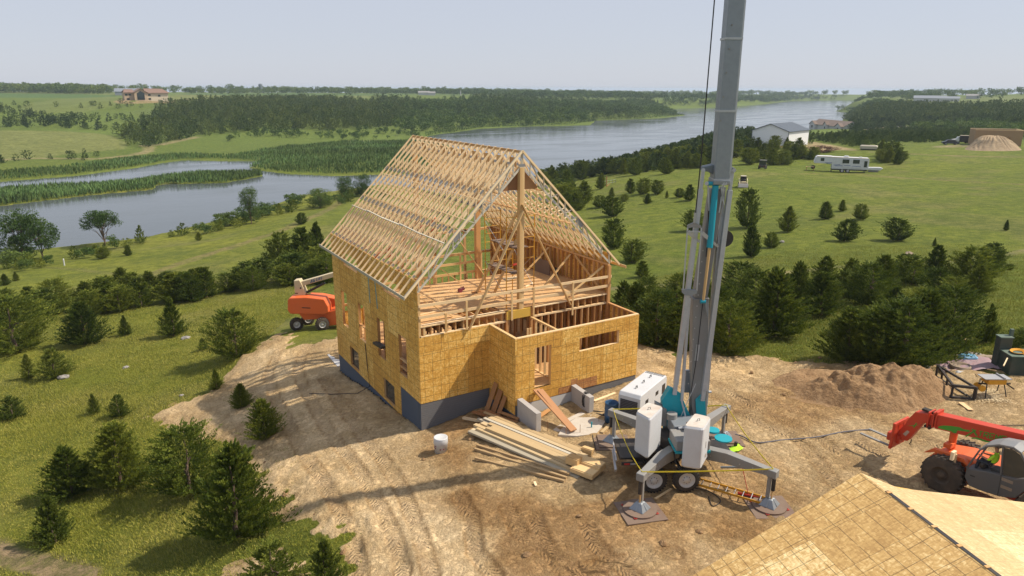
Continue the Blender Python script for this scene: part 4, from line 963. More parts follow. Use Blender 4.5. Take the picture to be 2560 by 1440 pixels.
# cedars that can be told apart: base x,y px; top y px; width factor; mesh; label
HT=[(40,880,738,1.25,HERO[1],'broad dark cedar cut by the left edge, beside the cedar thicket'),
 (215,865,752,1.12,HERO[0],'wide round cedar on the sunny slope in front of the left thicket'),
 (435,842,742,1.0,HERO[3],'tall cedar standing above and right of a white rock'),
 (315,842,788,.85,HEROY[1],'small pointed yellow green cedar between two larger ones in front of thicket'),
 (592,893,768,1.0,HERO[1],'large dense dark cedar at the top corner of the dirt road'),
 (509,878,845,.9,HEROY[0],'tiny bright shrub just left of the large dense dark cedar'),
 (75,950,884,.85,HEROY[1],'narrow young cedar left of a boulder on the open slope'),
 (140,948,868,1.1,HEROY[0],'bright young cedar growing right beside the grey boulder'),
 (238,1038,984,.85,HEROY[1],'slim young cedar standing alone in mid slope grass, left of its twin'),
 (300,1045,984,1.0,HEROY[0],'squat young cedar standing right of the slim one in mid slope grass'),
 (34,1050,988,1.25,HEROY[0],'low spreading young cedar near the left edge, mid slope'),
 (543,977,920,.95,HERO[3],'small dark cedar at the very edge where grass meets the dirt bank'),
 (605,1022,957,1.0,HERO[2],'ragged dark cedar growing on the shaded dirt bank'),
 (663,1098,990,1.0,HERO[0],'bushy cedar in the house shadow beside the dirt road'),
 (185,1240,1105,1.15,HERO[2],'dark cedar at the left end of the big group on the lower slope'),
 (305,1218,1045,1.1,HERO[0],'largest spreading cedar in the middle of the lower slope group'),
 (478,1235,1052,1.0,HERO[1],'feathery cedar next to the pale earth patches, right end of lower slope group'),
 (595,1345,1088,.98,HERO[2],'tallest nearest cedar with open top beside the churned earth'),
 (140,1360,1225,.95,HEROY[1],'bright yellow green cedar at the lower left with a long shadow'),
 (690,1490,1335,1.25,HEROY[0],'sprawling light green juniper cut by the bottom edge of the view'),
 (820,1475,1330,1.0,HEROY[1],'upright light green juniper at the bottom edge beside the track'),
 (700,668,578,.8,MID[1],'left one of two rounded cedars on the meadow behind the house roof'),
 (758,668,570,1.0,MID[0],'right one of two rounded cedars on the meadow behind the house roof'),
 (680,654,632,1.0,MID[3],'little cedar at the foot of the rounded pair on the meadow'),
 (795,650,556,.9,MID[2],'cedar partly behind the left roof eave on the meadow'),
 (753,562,532,.95,MID[1],'single small round cedar beside the upper meadow trail'),
 (497,604,583,.9,MID[0],'lone small cedar in the middle of the far left meadow'),
 (256,650,620,1.1,MID[1],'squat cedar below the shoreline thicket on the left meadow'),
 (321,642,615,.95,MID[3],'round cedar right of the squat one on the left meadow'),
 (14,717,688,.95,MID[0],'small cedar at the left edge of the meadow'),
 (41,706,682,.95,MID[2],'small cedar just right of the one at the left edge of the meadow'),
 (1968,578,513,.75,MID[0],'conical cedar standing right of the boom on the green hillside'),
 (1877,640,560,.72,MID[3],'conical cedar close to the right of the grey boom'),
 (1928,617,578,.95,MID[1],'small round cedar between two conical ones right of the boom'),
 (1867,568,470,.62,MID[4],'tall wind swept double cedar leaning right just beside the boom'),
 (2062,545,500,1.0,MID[3],'thin open cedar on the hillside, left of two smaller ones'),
 (2104,525,497,.85,MID[0],'smallest cedar in the row of three below the trailer'),
 (2150,546,505,.9,MID[1],'rounded cedar at the right end of the row of three below the trailer'),
 (2110,600,543,1.0,MID[4],'leaning bushy cedar in mid meadow below the row of three'),
 (2244,598,540,1.15,MID[4],'flat topped wind blown cedar with bare forked stem in open meadow'),
 (2514,572,545,.7,MID[2],'tiny cedar seedling alone at the right side of the meadow'),
 (1240,1,0,0,None,''),
 (1575,482,446,.95,MID[0],'first of three cedars in a row on the hill right of the ridge'),
 (1606,484,444,1.0,MID[1],'middle of three cedars in a row on the hill right of the ridge'),
 (1642,484,448,1.0,MID[4],'third of three cedars in a row on the hill right of the ridge'),
 (1500,472,432,.75,MID[3],'dark cedar next to the timber play frame on the hill'),
 (1528,492,468,.8,MID[0],'small cone shaped cedar below the timber play frame'),
 (1558,503,484,1.3,MID[1],'low flat cedar bush on the hill below the row of three'),
 (1617,508,482,.95,MID[3],'single small cedar under the row of three on the hill'),
 (1530,540,488,1.1,MID[4],'wide cedar leaning right with long shadow on the hill by the roof'),
 (1498,518,486,1.1,MID[1],'bush shaped cedar nearest the right roof slope on the hill'),
 (1666,494,475,.7,MID[2],'tiny upright cedar halfway between the row of three and the boom'),
 (1697,492,468,1.1,MID[1],'left of two small cedars just left of the crane cable'),
 (1722,500,460,.9,MID[0],'right of two small cedars just left of the crane cable'),
 (1738,575,522,1.1,MID[4],'dark cedar directly behind the left strut of the crane'),
 (1532,620,545,.8,MID[4],'tall leaning cedar close beyond the right roof eave'),
 (1578,655,596,1.1,MID[1],'bushy dark cedar below the tip of the right eave'),
 (1605,692,650,1.1,MID[0],'lower cedar on the slope under the right eave tip'),
 (2335,612,590,.7,MID[2],'small dark cedar shoot above the dense right thicket'),
 (2465,852,752,.85,HERO[3],'separate open cedar right of the dense thicket near the utility box'),
 (2397,835,785,.7,MID[2],'slim cedar between the thicket and the separate open cedar'),
 (2560,885,815,1.3,HERO[1],'dark cedar cut by the right edge behind the utility box'),
 (2520,670,655,1.6,MID[1],'low flat bush beside the meadow trail at the right edge')]
for (a,b,t,wf,me,lb) in HT:
    if me is None: continue
    P=GP(a,b); h=(b-t)*depth(P)/FPX*.98; place_tree('cedar_tree',P,h,wf,me,lb,None)
# the dense thicket right of the house (individual trees)
TH=[(1640,862,705,1.0),(1700,868,730,.9),(1590,830,690,.9),(1820,882,728,.95),(1770,850,690,.9),(1745,790,660,.8),(1935,838,648,1.05),(1880,800,655,.9),(1845,760,640,.9),(2050,785,662,1.05),(1995,750,640,.9),
    (2185,908,742,1.0),(2250,915,720,1.0),(2115,900,745,1.1),(2310,892,700,1.0),(2365,878,690,.85),(2170,760,640,1.0),(2200,735,620,.9),(2120,740,632,.9),(2340,745,655,.9),(2380,760,680,1.0),(2280,708,628,1.0),(2335,690,600,.8),(2420,700,600,1.1),(2470,680,605,1.0),(2250,690,622,.9),(2060,700,630,1.0),(2210,860,745,1.0),(2290,830,700,.9),(2230,800,700,.9),(1560,800,690,.9),(1610,770,680,1.0),(1690,790,668,.9),(2480,656,598,.9),(2440,730,650,1.1),(2330,810,710,1.1)]
for k,(a,b,t,wf) in enumerate(TH):
    P=GP(a,b); h=(b-t)*depth(P)/FPX*.90
    place_tree('cedar_tree',P,h,wf*1.08,([HERO[1],HERO[0],HERO[2],HERO[1]] if b>720 else [MID[1],MID[4],MID[0],MID[1]])[k%4],'dark cedar in the dense thicket on the slope right of the house','cedars in the thicket right of the house')
# thicket left of the house
rr=random.Random(5); n=0
lineB=[(0,800),(60,795),(130,800),(250,775),(380,752),(470,742),(560,728),(640,712),(700,720),(750,690),(830,700)]
lineT=[(0,770),(130,745),(250,730),(380,712),(470,702),(560,690),(640,672),(700,662),(750,660),(830,655)]
def lerpline(L,x):
    for (x0,y0),(x1,y1) in zip(L,L[1:]):
        if x0<=x<=x1: return y0+(y1-y0)*(x-x0)/(x1-x0)
    return L[-1][1]
for k in range(58):
    x=rr.uniform(-20,838) if k>5 else 740+k*16; x=max(0,x); f=rr.random(); y=lerpline(lineB,x)*(1-f)+lerpline(lineT,x)*f+18
    P=GP(x,y); h=rr.uniform(1.7,3.2)
    place_tree('cedar_tree',P,h,rr.uniform(.95,1.3),rr.choice(HERO[:3]+[MID[0],MID[1],MID[4],MID[1]]),'cedar in the long dark thicket across the slope left of the house','cedars in the thicket left of the house')
# belt of cedars on the crest towards the lake, around the barn and the trailer
def belt(poly,n,h0,h1,label,group,meshes=MID,seed=1,wf=(.85,1.3),mind=2.2):
    r=random.Random(seed); W_p=poly; xs_=[p[0] for p in W_p]; ys_=[p[1] for p in W_p]; out=0; tries=0; pts=[]
    A_=np.array(W_p,float)
    while out<n and tries<n*40:
        tries+=1; x=r.uniform(min(xs_),max(xs_)); y=r.uniform(min(ys_),max(ys_))
        if not inpoly(np.array([x]),np.array([y]),A_)[0]: continue
        P=GP(x,y)
        if P[2]<ZW+.1 or any((P[0]-q[0])**2+(P[1]-q[1])**2<mind**2 for q in pts): continue
        pts.append(P); out+=1; h=r.uniform(h0,h1)
        o=bpy.data.objects.new('cedar_tree',r.choice(meshes)); COL.objects.link(o); o.location=P; o.rotation_euler=(0,0,r.random()*6.28)
        wf_=r.uniform(*wf); o.scale=(h*wf_,h*wf_,h); tag(o,label,'tree',group)
belt([(1370,440),(1480,428),(1560,415),(1700,395),(1860,372),(1860,388),(1760,425),(1640,436),(1520,442),(1400,455),(1350,470)],58,3.0,5.2,'cedar in the belt along the crest between the house ridge and the lake','cedars along the crest by the lake',seed=2,mind=2.4)
belt([(1370,470),(1450,468),(1470,520),(1430,540),(1400,520)],9,3.0,5.0,'cedar half hidden by the right roof slope','cedars beyond the right roof slope',seed=12)
belt([(1840,395),(1990,388),(2040,392),(2020,410),(1930,412),(1860,408)],18,2.2,4.2,'cedar between the white shed and the small dark utility vehicle','cedars below the white shed',seed=3)
belt([(1860,372),(1960,370),(2000,366),(2000,382),(1900,388),(1850,386)],9,2.6,4.4,'cedar on the bank just below the white shed','cedars on the bank by the white shed',seed=4)
belt([(2170,388),(2190,384),(2260,400),(2245,413),(2200,410)],6,2.4,4.6,'cedar right behind the white travel trailer','cedars behind the trailer',seed=6)
0 and belt([(1990,330),(2080,330),(2190,350),(2380,350),(2430,335),(2400,300),(2250,320),(2130,330),(2060,326),(1995,325)],70,3.0,5.5,'dark cedar in the wood edge between the white shed and the distant timber walls','cedars at the wood edge on the right',seed=7,mind=3)
ORD='first second third fourth fifth sixth seventh eighth ninth tenth eleventh twelfth thirteenth fourteenth fifteenth sixteenth seventeenth eighteenth nineteenth twentieth twenty-first twenty-second twenty-third twenty-fourth twenty-fifth twenty-sixth twenty-seventh twenty-eighth twenty-ninth thirtieth thirty-first'.split()
def order_labels(group,what):
    L=[o for o in COL.objects if o.get('group')==group and o.get('category')]
    L.sort(key=lambda o: depth(o.location)); h_=(len(L)+1)//2
    for row,nm in ((L[:h_],'front'),(L[h_:],'back')):
        row.sort(key=lambda o: float((np.array(o.location)-CAM)@_Rv)/depth(o.location))
        for i,o in enumerate(row): o['label']=f"{ORD[i]} cedar from the left in {nm} row of {what}"
order_labels('cedars in the thicket right of the house','the thicket right of the house')
order_labels('cedars in the thicket left of the house','the thicket left of the house')
order_labels('cedars along the crest by the lake','the belt along the lake crest')
order_labels('cedars below the white shed','the clump below the white shed')
order_labels('cedars beyond the right roof slope','the clump beyond the right roof slope')
order_labels('cedars on the bank by the white shed','the bank by the white shed')
order_labels('cedars behind the trailer','the clump behind the travel trailer')
# merged woods too numerous to count
def wood_mass(name,items,mat,label=None):
    """items: list of (P,h,wf,template) baked into one mesh"""
    Vs=[];Fs=[];Ts=[];off=0
    for P,h,wf,(V,F,T) in items:
        a=random.random()*6.28;c,s_=math.cos(a),math.sin(a)
        X_=V[:,0]*h*wf;Y_=V[:,1]*h*wf
        Vs.append(np.c_[X_*c-Y_*s_+P[0],X_*s_+Y_*c+P[1],V[:,2]*h+P[2]]); Fs.append(F+off); off+=len(V); Ts.append(np.clip(T*.5+random.random()*.62-.08,0,1))
    o=npmesh(name,np.vstack(Vs),np.vstack(Fs),mat,tone=np.concatenate(Ts)); tag(o,kind='stuff'); return o
def scatter_world(poly_px,spacing,keep=1.0,seed=0,nz=None,onw=False):
    r=np.random.default_rng(seed); Pw=GPoly(poly_px); lo=Pw.min(0);hi=Pw.max(0)
    gx=np.arange(lo[0],hi[0],spacing);gy=np.arange(lo[1],hi[1],spacing); x,y=np.meshgrid(gx,gy); x=x.ravel()+(r.random(x.size)-.5)*spacing;y=y.ravel()+(r.random(y.size)-.5)*spacing
    m=inpoly(x,y,Pw)&(r.random(len(x))<keep); x,y=x[m],y[m]
    if nz: m=vn(x,y,nz[0])>nz[1]; x,y=x[m],y[m]
    m=wsd(x,y)>1.5; x,y=x[m],y[m]
    return np.c_[x,y,H(x,y)]
def woods(name,poly,sp,h0,h1,tmpl,mat,keep=1,seed=0,nz=None,wf=(.8,1.2)):
    P=scatter_world(poly,sp,keep,seed,nz); r=random.Random(seed)
    if len(P)==0: return
    wood_mass(name,[(p,r.uniform(h0,h1),r.uniform(*wf),r.choice(tmpl)) for p in P],mat)
woods('pine_wood',[(330,378),(300,345),(380,300),(420,275),(520,262),(640,258),(760,256),(900,262),(1000,262),(1010,300),(960,325),(850,328),(700,332),(560,338),(480,350),(430,362)],6.5,4.5,8,FARC,M['cedar_d'],1,1)
woods('pine_wood',[(0,325),(130,328),(260,335),(380,345),(400,310),(300,300),(180,298),(60,290),(0,285)],6.5,3,5.5,FARC,M['cedar_d'],.8,2,(22,.42))
woods('hillside_scrub',[(0,285),(60,285),(200,282),(330,285),(420,285),(520,262),(420,256),(300,262),(200,255),(150,270),(0,262)],8,2.2,4.2,FARC,M['cedar_d'],.5,3,(26,.55))
woods('broadleaf_wood',[(900,266),(1000,268),(1060,258),(1250,256),(1420,256),(1600,258),(1665,264),(1655,274),(1690,288),(1600,294),(1480,303),(1400,310),(1250,317),(1140,325),(1060,335),(960,325),(1000,300)],7.5,4,7,FARB,M['leaf_d'],1,4)
woods('pine_wood',[(700,264),(760,257),(900,253),(1060,251),(1200,249),(1400,250),(1620,251),(1660,264),(1600,285),(1480,292),(1380,290),(1250,300),(1100,300),(1000,300),(900,262)],8.5,4.5,8,FARC,M['cedar_d'],.85,5,(45,.40))
woods('far_shore_wood',[(1620,250),(1660,247),(1900,244),(2040,244),(2050,247),(1975,249),(1910,256),(1790,263),(1700,268),(1665,262)],11,6,10,FARB,M['leaf_d'],1,6)
woods('far_shore_wood',[(1900,241),(2100,239),(2300,240),(2350,245),(2170,247),(2050,246.5)],20,7,11,FARB,M['leaf_d'],.8,7)
woods('right_pine_wood',[(2150,300),(2110,296),(2135,284),(2180,274),(2170,268),(2240,264),(2400,268),(2700,266),(2700,345),(2560,325),(2430,300),(2250,312)],6.5,4,7,FARC,M['cedar_d'],1,8)
woods('right_broadleaf',[(2110,296),(2135,284),(2135,272),(2165,259),(2220,255),(2260,258),(2180,272)],8,4,7,FARB,M['leaf_d'],1,9)
woods('right_broadleaf',[(2250,318),(2430,302),(2560,322),(2700,340),(2700,352),(2560,345),(2440,330),(2300,330)],6,3,6,FARB,M['leaf_d'],.8,10)
woods('shoreline_scrub',[(540,352),(640,340),(760,334),(900,332),(1000,336),(1060,340),(1050,348),(900,350),(760,350),(640,352),(580,362)],5,2,4.5,FARB,M['leaf_d'],.7,11,(14,.42))
woods('field_hedge',[(-60,408),(0,405),(120,402),(230,395),(310,385),(320,376),(300,392),(200,408),(0,416)],5,2,4,FARC,M['cedar_d'],.75,12,(12,.36))
woods('lake_spit_trees',[(2085,276),(2100,272),(2125,270),(2130,278)],9,6,10,FARB,M['leaf_d'],.8,13)
for i,(poly,sp,h0,h1,tm) in enumerate([([(1900,235.4),(2250,235.4),(2250,236.6),(1900,237)],18,7,10,FARB),([(-100,234),(0,233.6),(150,234),(275,236),(275,239),(0,237)],11,9,13,FARB),([(310,238),(500,237),(700,236.6),(700,238),(450,238.5),(360,240.5)],13,6,10,FARB),
    ([(700,236.4),(900,235.8),(1100,236),(1240,237),(1240,238.6),(900,237),(700,237.8)],16,6,9,FARB),([(1190,245),(1300,241),(1500,242),(1660,246),(1620,250),(1400,249)],13,7,11,FARB),
    ([(-200,234.3),(600,234.2),(1300,234.3),(2100,234.2),(2800,234.2),(2800,234.8),(2000,235),(1200,235),(500,235),(-200,235)],26,9,14,FARB),
    ([(2250,243),(2400,241),(2560,242),(2560,244),(2400,243.5),(2260,247)],14,6,10,FARB),([(-200,235.2),(300,235.2),(1000,235.2),(2000,235.6),(2700,235.4),(2700,236.2),(1500,236.4),(300,236.2)],24,8,12,FARB)]):
    woods('distant_tree_line',poly,sp,h0,h1,tm,M['leaf_d'],.8,30+i,wf=(.9,1.5))
# shrubs along the near shore of the river
nearshore=[(0,645),(142,632),(250,622),(360,606),(460,585),(562,560),(656,535),(750,502),(844,490),(937,476),(970,500),(937,505),(860,525),(760,525),(700,540),(640,560),(560,580),(470,595),(380,612),(300,625),(200,655),(100,680),(0,690)]
P=scatter_world(nearshore,2.5,.62,50,(9,.34)); r_=random.Random(9); it=[]; it2=[]
for p in P:
    (it if r_.random()<.55 else it2).append((p,r_.uniform(1.2,2.9),r_.uniform(1,1.6),r_.choice([broad(200+i,12,26,.5,.14)[:3] for i in range(1)]) if False else None))
BM=[broad(210+i,20,64,.5,.07)[:3] for i in range(4)]
wood_mass('riverside_shrubs',[(p,h,w_,r_.choice(BM)) for p,h,w_,_ in it],M['leaf']); wood_mass('riverside_cedars',[(p,h*1.05,w_*.8,r_.choice(MIDT)) for p,h,w_,_ in it2],M['cedar'])
woods('crest_cedar_wood',[(1350,428),(1480,418),(1560,398),(1700,366),(1800,345),(1880,338),(1880,362),(1860,378),(1760,410),(1640,428),(1520,436),(1400,448)],3.1,2.6,4.8,MIDT,M['cedar_d'],.95,81)
woods('wood_edge_scrub',[(1985,349),(2080,354),(2190,354),(2300,354),(2390,352),(2430,340),(2440,318),(2330,320),(2200,326),(2145,338),(2080,342),(1995,341)],3.4,1.9,3.2,MIDT,M['cedar_d'],.92,82)
woods('wood_edge_scrub',[(1990,362),(2070,350),(2190,356),(2200,364),(2130,368),(2060,352)],4,2,4,MIDT,M['cedar_d'],.6,83)
woods('wood_edge_scrub',[(2125,330),(2200,322),(2330,318),(2450,310),(2560,330),(2600,330),(2600,300),(2300,296),(2120,300)],5.5,3,6,MIDT,M['cedar_d'],.85,84)
# broadleaf trees that stand out
def bigtree(a,b,t,wf,seed,low,open_,label,mat='leaf',ncl=60,nl=70):
    V,F,T,c=broad(seed,ncl,int(nl*1.8),.42,.026,low,open_); me=mesh_of('crown',V,F,T,M[mat]); tr=limbs('trunk',[tuple(q) for q in c[::3][:18]],r=.022,seed=seed)
    P=GP(a,b); h=(b-t)*depth(P)/FPX*1.05; place_tree('broadleaf_tree',P,h,wf,me,label,None,trunk=tr)
bigtree(62,655,530,.95,301,.25,.6,'left one of two open crowned trees against the river water'); bigtree(108,652,536,.8,302,.2,.6,'second open crowned tree against the river water, right of its twin')
bigtree(262,618,532,1.15,303,.45,.5,'umbrella shaped tree with slanting trunks at the river bank'); bigtree(628,562,472,.62,304,.12,.1,'tall narrow bushy tree at the bend of the river bank')
bigtree(862,498,443,.85,305,.05,.0,'left one of two bright rounded trees by the roof edge'); bigtree(906,492,437,.85,306,.05,.0,'right one of two bright rounded trees by the roof edge')
bigtree(800,522,474,1.3,307,.05,.0,'wide dark bush below the two bright rounded trees'); bigtree(2109,274,258,.9,308,.1,.0,'small tree at the tip of the grassy spit in the lake',ncl=24,nl=30)
bigtree(1473,240,222,.9,309,.3,.2,'lone tall tree rising above the far wooded skyline','leaf_d',24,30); bigtree(1300,241,222,.5,310,.2,.2,'thin tree rising above the far skyline left of the lone tall tree','leaf_d',20,30)
# bushes behind the play frame etc handled by belts; reeds
def reeds(name,poly,sp,h,seed):
    r=np.random.default_rng(seed); Pw=W2(poly); lo=Pw.min(0);hi=Pw.max(0); n=int((hi[0]-lo[0])*(hi[1]-lo[1])/sp**2)
    x=lo[0]+r.random(n)*(hi[0]-lo[0]);y=lo[1]+r.random(n)*(hi[1]-lo[1]); m=inpoly(x,y,Pw); x,y=x[m],y[m]
    s=wsd(x,y); m=s>-.6; x,y,s=x[m],y[m],s[m]; z=np.maximum(H(x,y),ZW); n=len(x)
    P=np.c_[x,y,z]; Dn=np.c_[(r.random(n)-.5)*.7,(r.random(n)-.5)*.7,np.ones(n)]; L=h*(.7+.5*r.random(n))*(.75+.5*vn(x,y,9)); a=kites(P,Dn,L,L*(.12+.12*r.random(n)),r.random(n)*6.28)
    o=npmesh(name,a[0],a[1],M['reed'],tone=r.random(n)); tag(o,kind='stuff'); return o
reeds('marsh_reeds',[(560,395),(700,372),(860,358),(1000,356),(1070,352),(1160,390),(1120,418),(1030,434),(919,437),(825,440),(712,435),(656,428),(621,421),(640,406),(600,404),(545,402)],.62,1.35,61)
reeds('island_reeds',ISL[0][:12]+[(-60,530),(-60,480),(0,471),(337,452)],.42,1.5,62)
reeds('far_bank_reeds',[(-60,470),(0,457),(187,442),(337,422),(405,409),(461,402),(540,401),(560,392),(440,392),(300,402),(150,425),(0,438),(-60,445)],.6,1.25,63)
reeds('lake_edge_reeds',[(1064,343),(1200,321),(1440,312),(1484,304),(1656,293),(1716,286),(1690,281),(1600,288),(1440,303),(1200,312),(1060,335)],1.0,1.3,64)
# grass: tufts on the near slopes
def tufts(name,poly,n,hmin,hmax,seed):
    r=np.random.default_rng(seed); Pw=GPoly(poly); lo=Pw.min(0);hi=Pw.max(0)
    x=lo[0]+r.random(n*3)*(hi[0]-lo[0]);y=lo[1]+r.random(n*3)*(hi[1]-lo[1]); m=inpoly(x,y,Pw); x,y=x[m][:n],y[m][:n]
    d=segd(x,y,DIRT); d=np.where(inpoly(x,y,DIRT),d,-d)+(vn(x,y,1.3)-.5)*1.2+(vn(x,y,.45)-.5)*.9+(vn(x,y,3.7)-.5)*1.5+(vn(x,y,.2)-.5)*.5; m=(d<.02)|((d<2.5)&(r.random(len(x))<.08)&(vn(x,y,1.7)>.5)); x,y=x[m],y[m]
    for (Pp,hp,_,_) in PATHS: m=segd(x,y,Pp,False)>hp*(.55+.5*vn(x,y,.8)); x,y=x[m],y[m]
    for P in BARE:
        m=~inpoly(x,y,P)|(r.random(len(x))<.2); x,y=x[m],y[m]
    m=(vn(x,y,.7)+r.random(len(x))>.35)&(r.random(len(x))<np.clip((92-np.hypot(x-CAM[0],y-CAM[1]))/45,0,1)); x,y=x[m],y[m]
    z=H(x,y)-.02; n=len(x); hh=(hmin+(hmax-hmin)*r.random(n))*(.6+.8*vn(x,y,3.3))
    Dn=np.c_[(r.random(n)-.5)*1.2-.25,(r.random(n)-.5)*1.2+.1,np.ones(n)]; a=kites(np.c_[x,y,z],Dn,hh,.010+.016*r.random(n),r.random(n)*6.28)
    tag(npmesh(name,a[0],a[1],M['grass'],tone=r.random(n)),kind='stuff')
tufts('grass',[(-20,1460),(-20,760),(300,700),(560,690),(790,690),(790,790),(720,800),(640,880),(560,960),(720,1090),(800,1260),(960,1330),(1000,1460)],520000,.06,.19,71)
tufts('grass',[(1600,866),(1600,700),(2000,620),(2560,600),(2600,1000),(2400,930),(2100,915),(1900,900)],230000,.08,.24,72)
def smooth(P,n=6):
    P=[np.array(p) for p in P]; out=[]
    for i in range(len(P)-1):
        p0=P[max(i-1,0)];p1=P[i];p2=P[i+1];p3=P[min(i+2,len(P)-1)]
        for k in range(n): t=k/n; out.append(.5*((2*p1)+(-p0+p2)*t+(2*p0-5*p1+4*p2-p3)*t*t+(-p0+3*p1-3*p2+p3)*t**3))
    return out+[P[-1]]
# ------------------------------------------------------------------ trailer crane
def B(mb,name,mat,parent,bevel=0,label=None): return tag(mb.build(name,M[mat],parent,bevel),label)
NF=np.array([math.sin(YAW),math.cos(YAW),0]); NR=np.array([math.cos(YAW),-math.sin(YAW),0])
def cp(px,py,off=0.0,P0=(8.0,-9.2,0)): return onplane(px,py,np.array(P0)+NF*off,NF)
crane=empty('trailer_crane',(0,0,0),0,'grey and turquoise trailer mounted crane standing on four outriggers in front of the house','crane')
m=MB(); a=cp(1797,457); b=cp(1835,-10); top=a+(b-a)*1.13; m.beam(a,top,.56,.62,NF); m.beam(a+NF*.01,a+(b-a)*.03,.62,.7,NF)
boom=B(m,'telescopic_boom','galv',crane,.04)
m=MB(); m.beam(a+(b-a)*.0+NR*.31,top+NR*.29,.04,.5,NF); B(m,'boom_rail','galv_light',boom)
m=MB(); pa=cp(1745,1045,.15);pb=cp(1749,740,.15);pc=cp(1790,470,.15); m.beam(pa,pb,.62,.5,NF); m.beam(pb,pc,.50,.45,NF); mast=B(m,'lower_mast','boxgrey',crane,.03)
m=MB(); m.beam(cp(1763,1010,.12),cp(1806,465,.12),.14,.30,NF); B(m,'mast_rail','galv_light',mast)
m=MB(); m.prism([cp(1716,925,.3),cp(1730,925,.3),cp(1728,980,.3),cp(1712,980,.3)],NF*.12); B(m,'mast_side_box','galv',mast)
m=MB(); m.cyl(cp(1772,978,-.05),cp(1779,978,-.05),.05); B(m,'pin','galv_light',mast)
# yoke head
m=MB(); m.prism([cp(1757,426,-.1),cp(1760,416,-.1),cp(1782,411,-.1),cp(1786,408,-.1),cp(1786,440,-.1),cp(1779,432,-.1),cp(1770,428,-.1)],NF*.45)
m.prism([cp(1806,408,-.1),cp(1820,413,-.1),cp(1835,417,-.1),cp(1834,428,-.1),cp(1824,427,-.1),cp(1812,434,-.1),cp(1804,442,-.1)],NF*.45); B(m,'head_yoke','slate',crane,.015)
for nm,p,q,w0 in (('side_strut',(1757,424),(1687,985),.17),('side_strut',(1830,424),(1757,1000),.17)):
    m=MB(); A_=cp(*p,-.12);C_=cp(*q,-.35); s1=A_+(C_-A_)*.08; m.beam(A_,s1,.10,.16,NF); m.beam(s1,A_+(C_-A_)*.95,w0,.20,NF); m.beam(A_+(C_-A_)*.95,C_,.15,.12,NF); B(m,nm,'galv_light',crane,.008)
for p in ((1834,424),(1757,424)):
    m=MB(); m.cyl(cp(*p,-.28),cp(*p,.0),.075); B(m,'strut_pin','silver',crane)
m=MB(); m.beam(cp(1723,745,-.1),cp(1705,1000,-.3),.10,.12,NF); B(m,'back_stay','galv_light',crane)
m=MB(); m.cyl(cp(1705,1000,-.3),cp(1718,1055,-.5),.035); B(m,'stay_link','galv_light',crane)
# luffing cylinder
m=MB(); m.cyl(cp(1788,462,-.25),cp(1773.5,617,-.35),.115,n=20); cyl=B(m,'luffing_cylinder','cyandark',crane)
m=MB(); m.cyl(cp(1768,457,-.22),cp(1803,457,-.22),.075,n=16); B(m,'cross_pin','cyandark',cyl)
m=MB(); m.cyl(cp(1773.5,617,-.35),cp(1758,752,-.35),.055); B(m,'piston_rod','brace',cyl)
m=MB(); m.cyl(cp(1751,752,-.35),cp(1764,752,-.35),.075); B(m,'rod_foot','cyandark',cyl)
m=MB(); m.prism([cp(1764,748,-.3),cp(1769,752,-.3),cp(1771,795,-.3),cp(1763,765,-.3)],NF*.06); B(m,'lug','galv',cyl)
for p in ((1766,457),(1806,457),(1812,457)):
    m=MB(); m.cyl(cp(*p,-.34),cp(*p,-.12),.07); B(m,'pin','silver',crane)
for q in (((1769,460),(1772,525)),((1808,460),(1804,500)),((1803,490),(1797,530)),((1802,465),(1809,510))):
    m=MB(); m.beam(cp(*q[0],-.2),cp(*q[1],-.2),.05,.04,NF); B(m,'link_arm','galv_light',crane)
# pendant frame
m=MB(); m.prism([cp(1718,562,-.4),cp(1735,554,-.4),cp(1753,563,-.4),cp(1753,570,-.4),cp(1744,567,-.4),cp(1728,567,-.4),cp(1718,570,-.4)],NF*.06); pf=B(m,'pendant_frame','boxgrey',crane)
for q in (((1718.5,568),(1708,722)),((1753,568),(1742,726)),((1716,577),(1753,578))):
    m=MB(); m.beam(cp(*q[0],-.4),cp(*q[1],-.4),.045,.03,NF); B(m,'pendant_bar','galv_light',pf)
for q in (((1720,578),(1748,603)),((1754,580),(1795,615))):
    m=MB(); m.beam(cp(*q[0],-.4),cp(*q[1],-.2),.09,.04,NF); m.beam(cp(*q[0],-.4),cp(q[0][0]*.6+q[1][0]*.4,q[0][1]*.6+q[1][1]*.4,-.35),.14,.045,NF); B(m,'diagonal_link','galv_light',pf)
m=MB(); m.prism([cp(1705,722,-.42),cp(1743,724,-.42),cp(1742,732,-.42),cp(1728,738,-.42),cp(1714,737,-.42),cp(1706,731,-.42)],NF*.1); B(m,'spreader_bar','galv',pf)
m=MB(); m.tube([cp(1735.5,556,-.4),cp(1738,530,-.4)],.05,8); B(m,'cable_socket','silver',pf)
m=MB(); m.tube([cp(1738,535,-.4),cp(1753,380,-.4),cp(1784,-5,-.4),cp(1797,-170,-.4)],.022,6); B(m,'boom_cable','cable',crane)
m=MB(); m.tube([cp(1769,470,-.2),cp(1771,560,-.1),cp(1765,640,-.1)],.015,6); B(m,'hydraulic_hose','cable',crane)
m=MB(); m.lathe(cp(1812,595,.5),NF,[(0,.01),(0,.30),(.001,.32),(.12,.32),(.121,.30),(.121,.01)],24,smooth=False); B(m,'hose_reel','black',crane)
# turntable and cyan base
hub=np.array([6.75,-9.55,0])
m=MB(); m.cyl(hub+[0,0,.55],hub+[0,0,.95],.85,n=28); B(m,'slew_ring','black',crane)
def cq(px,py,z): return onz(px,py,z)
m=MB()
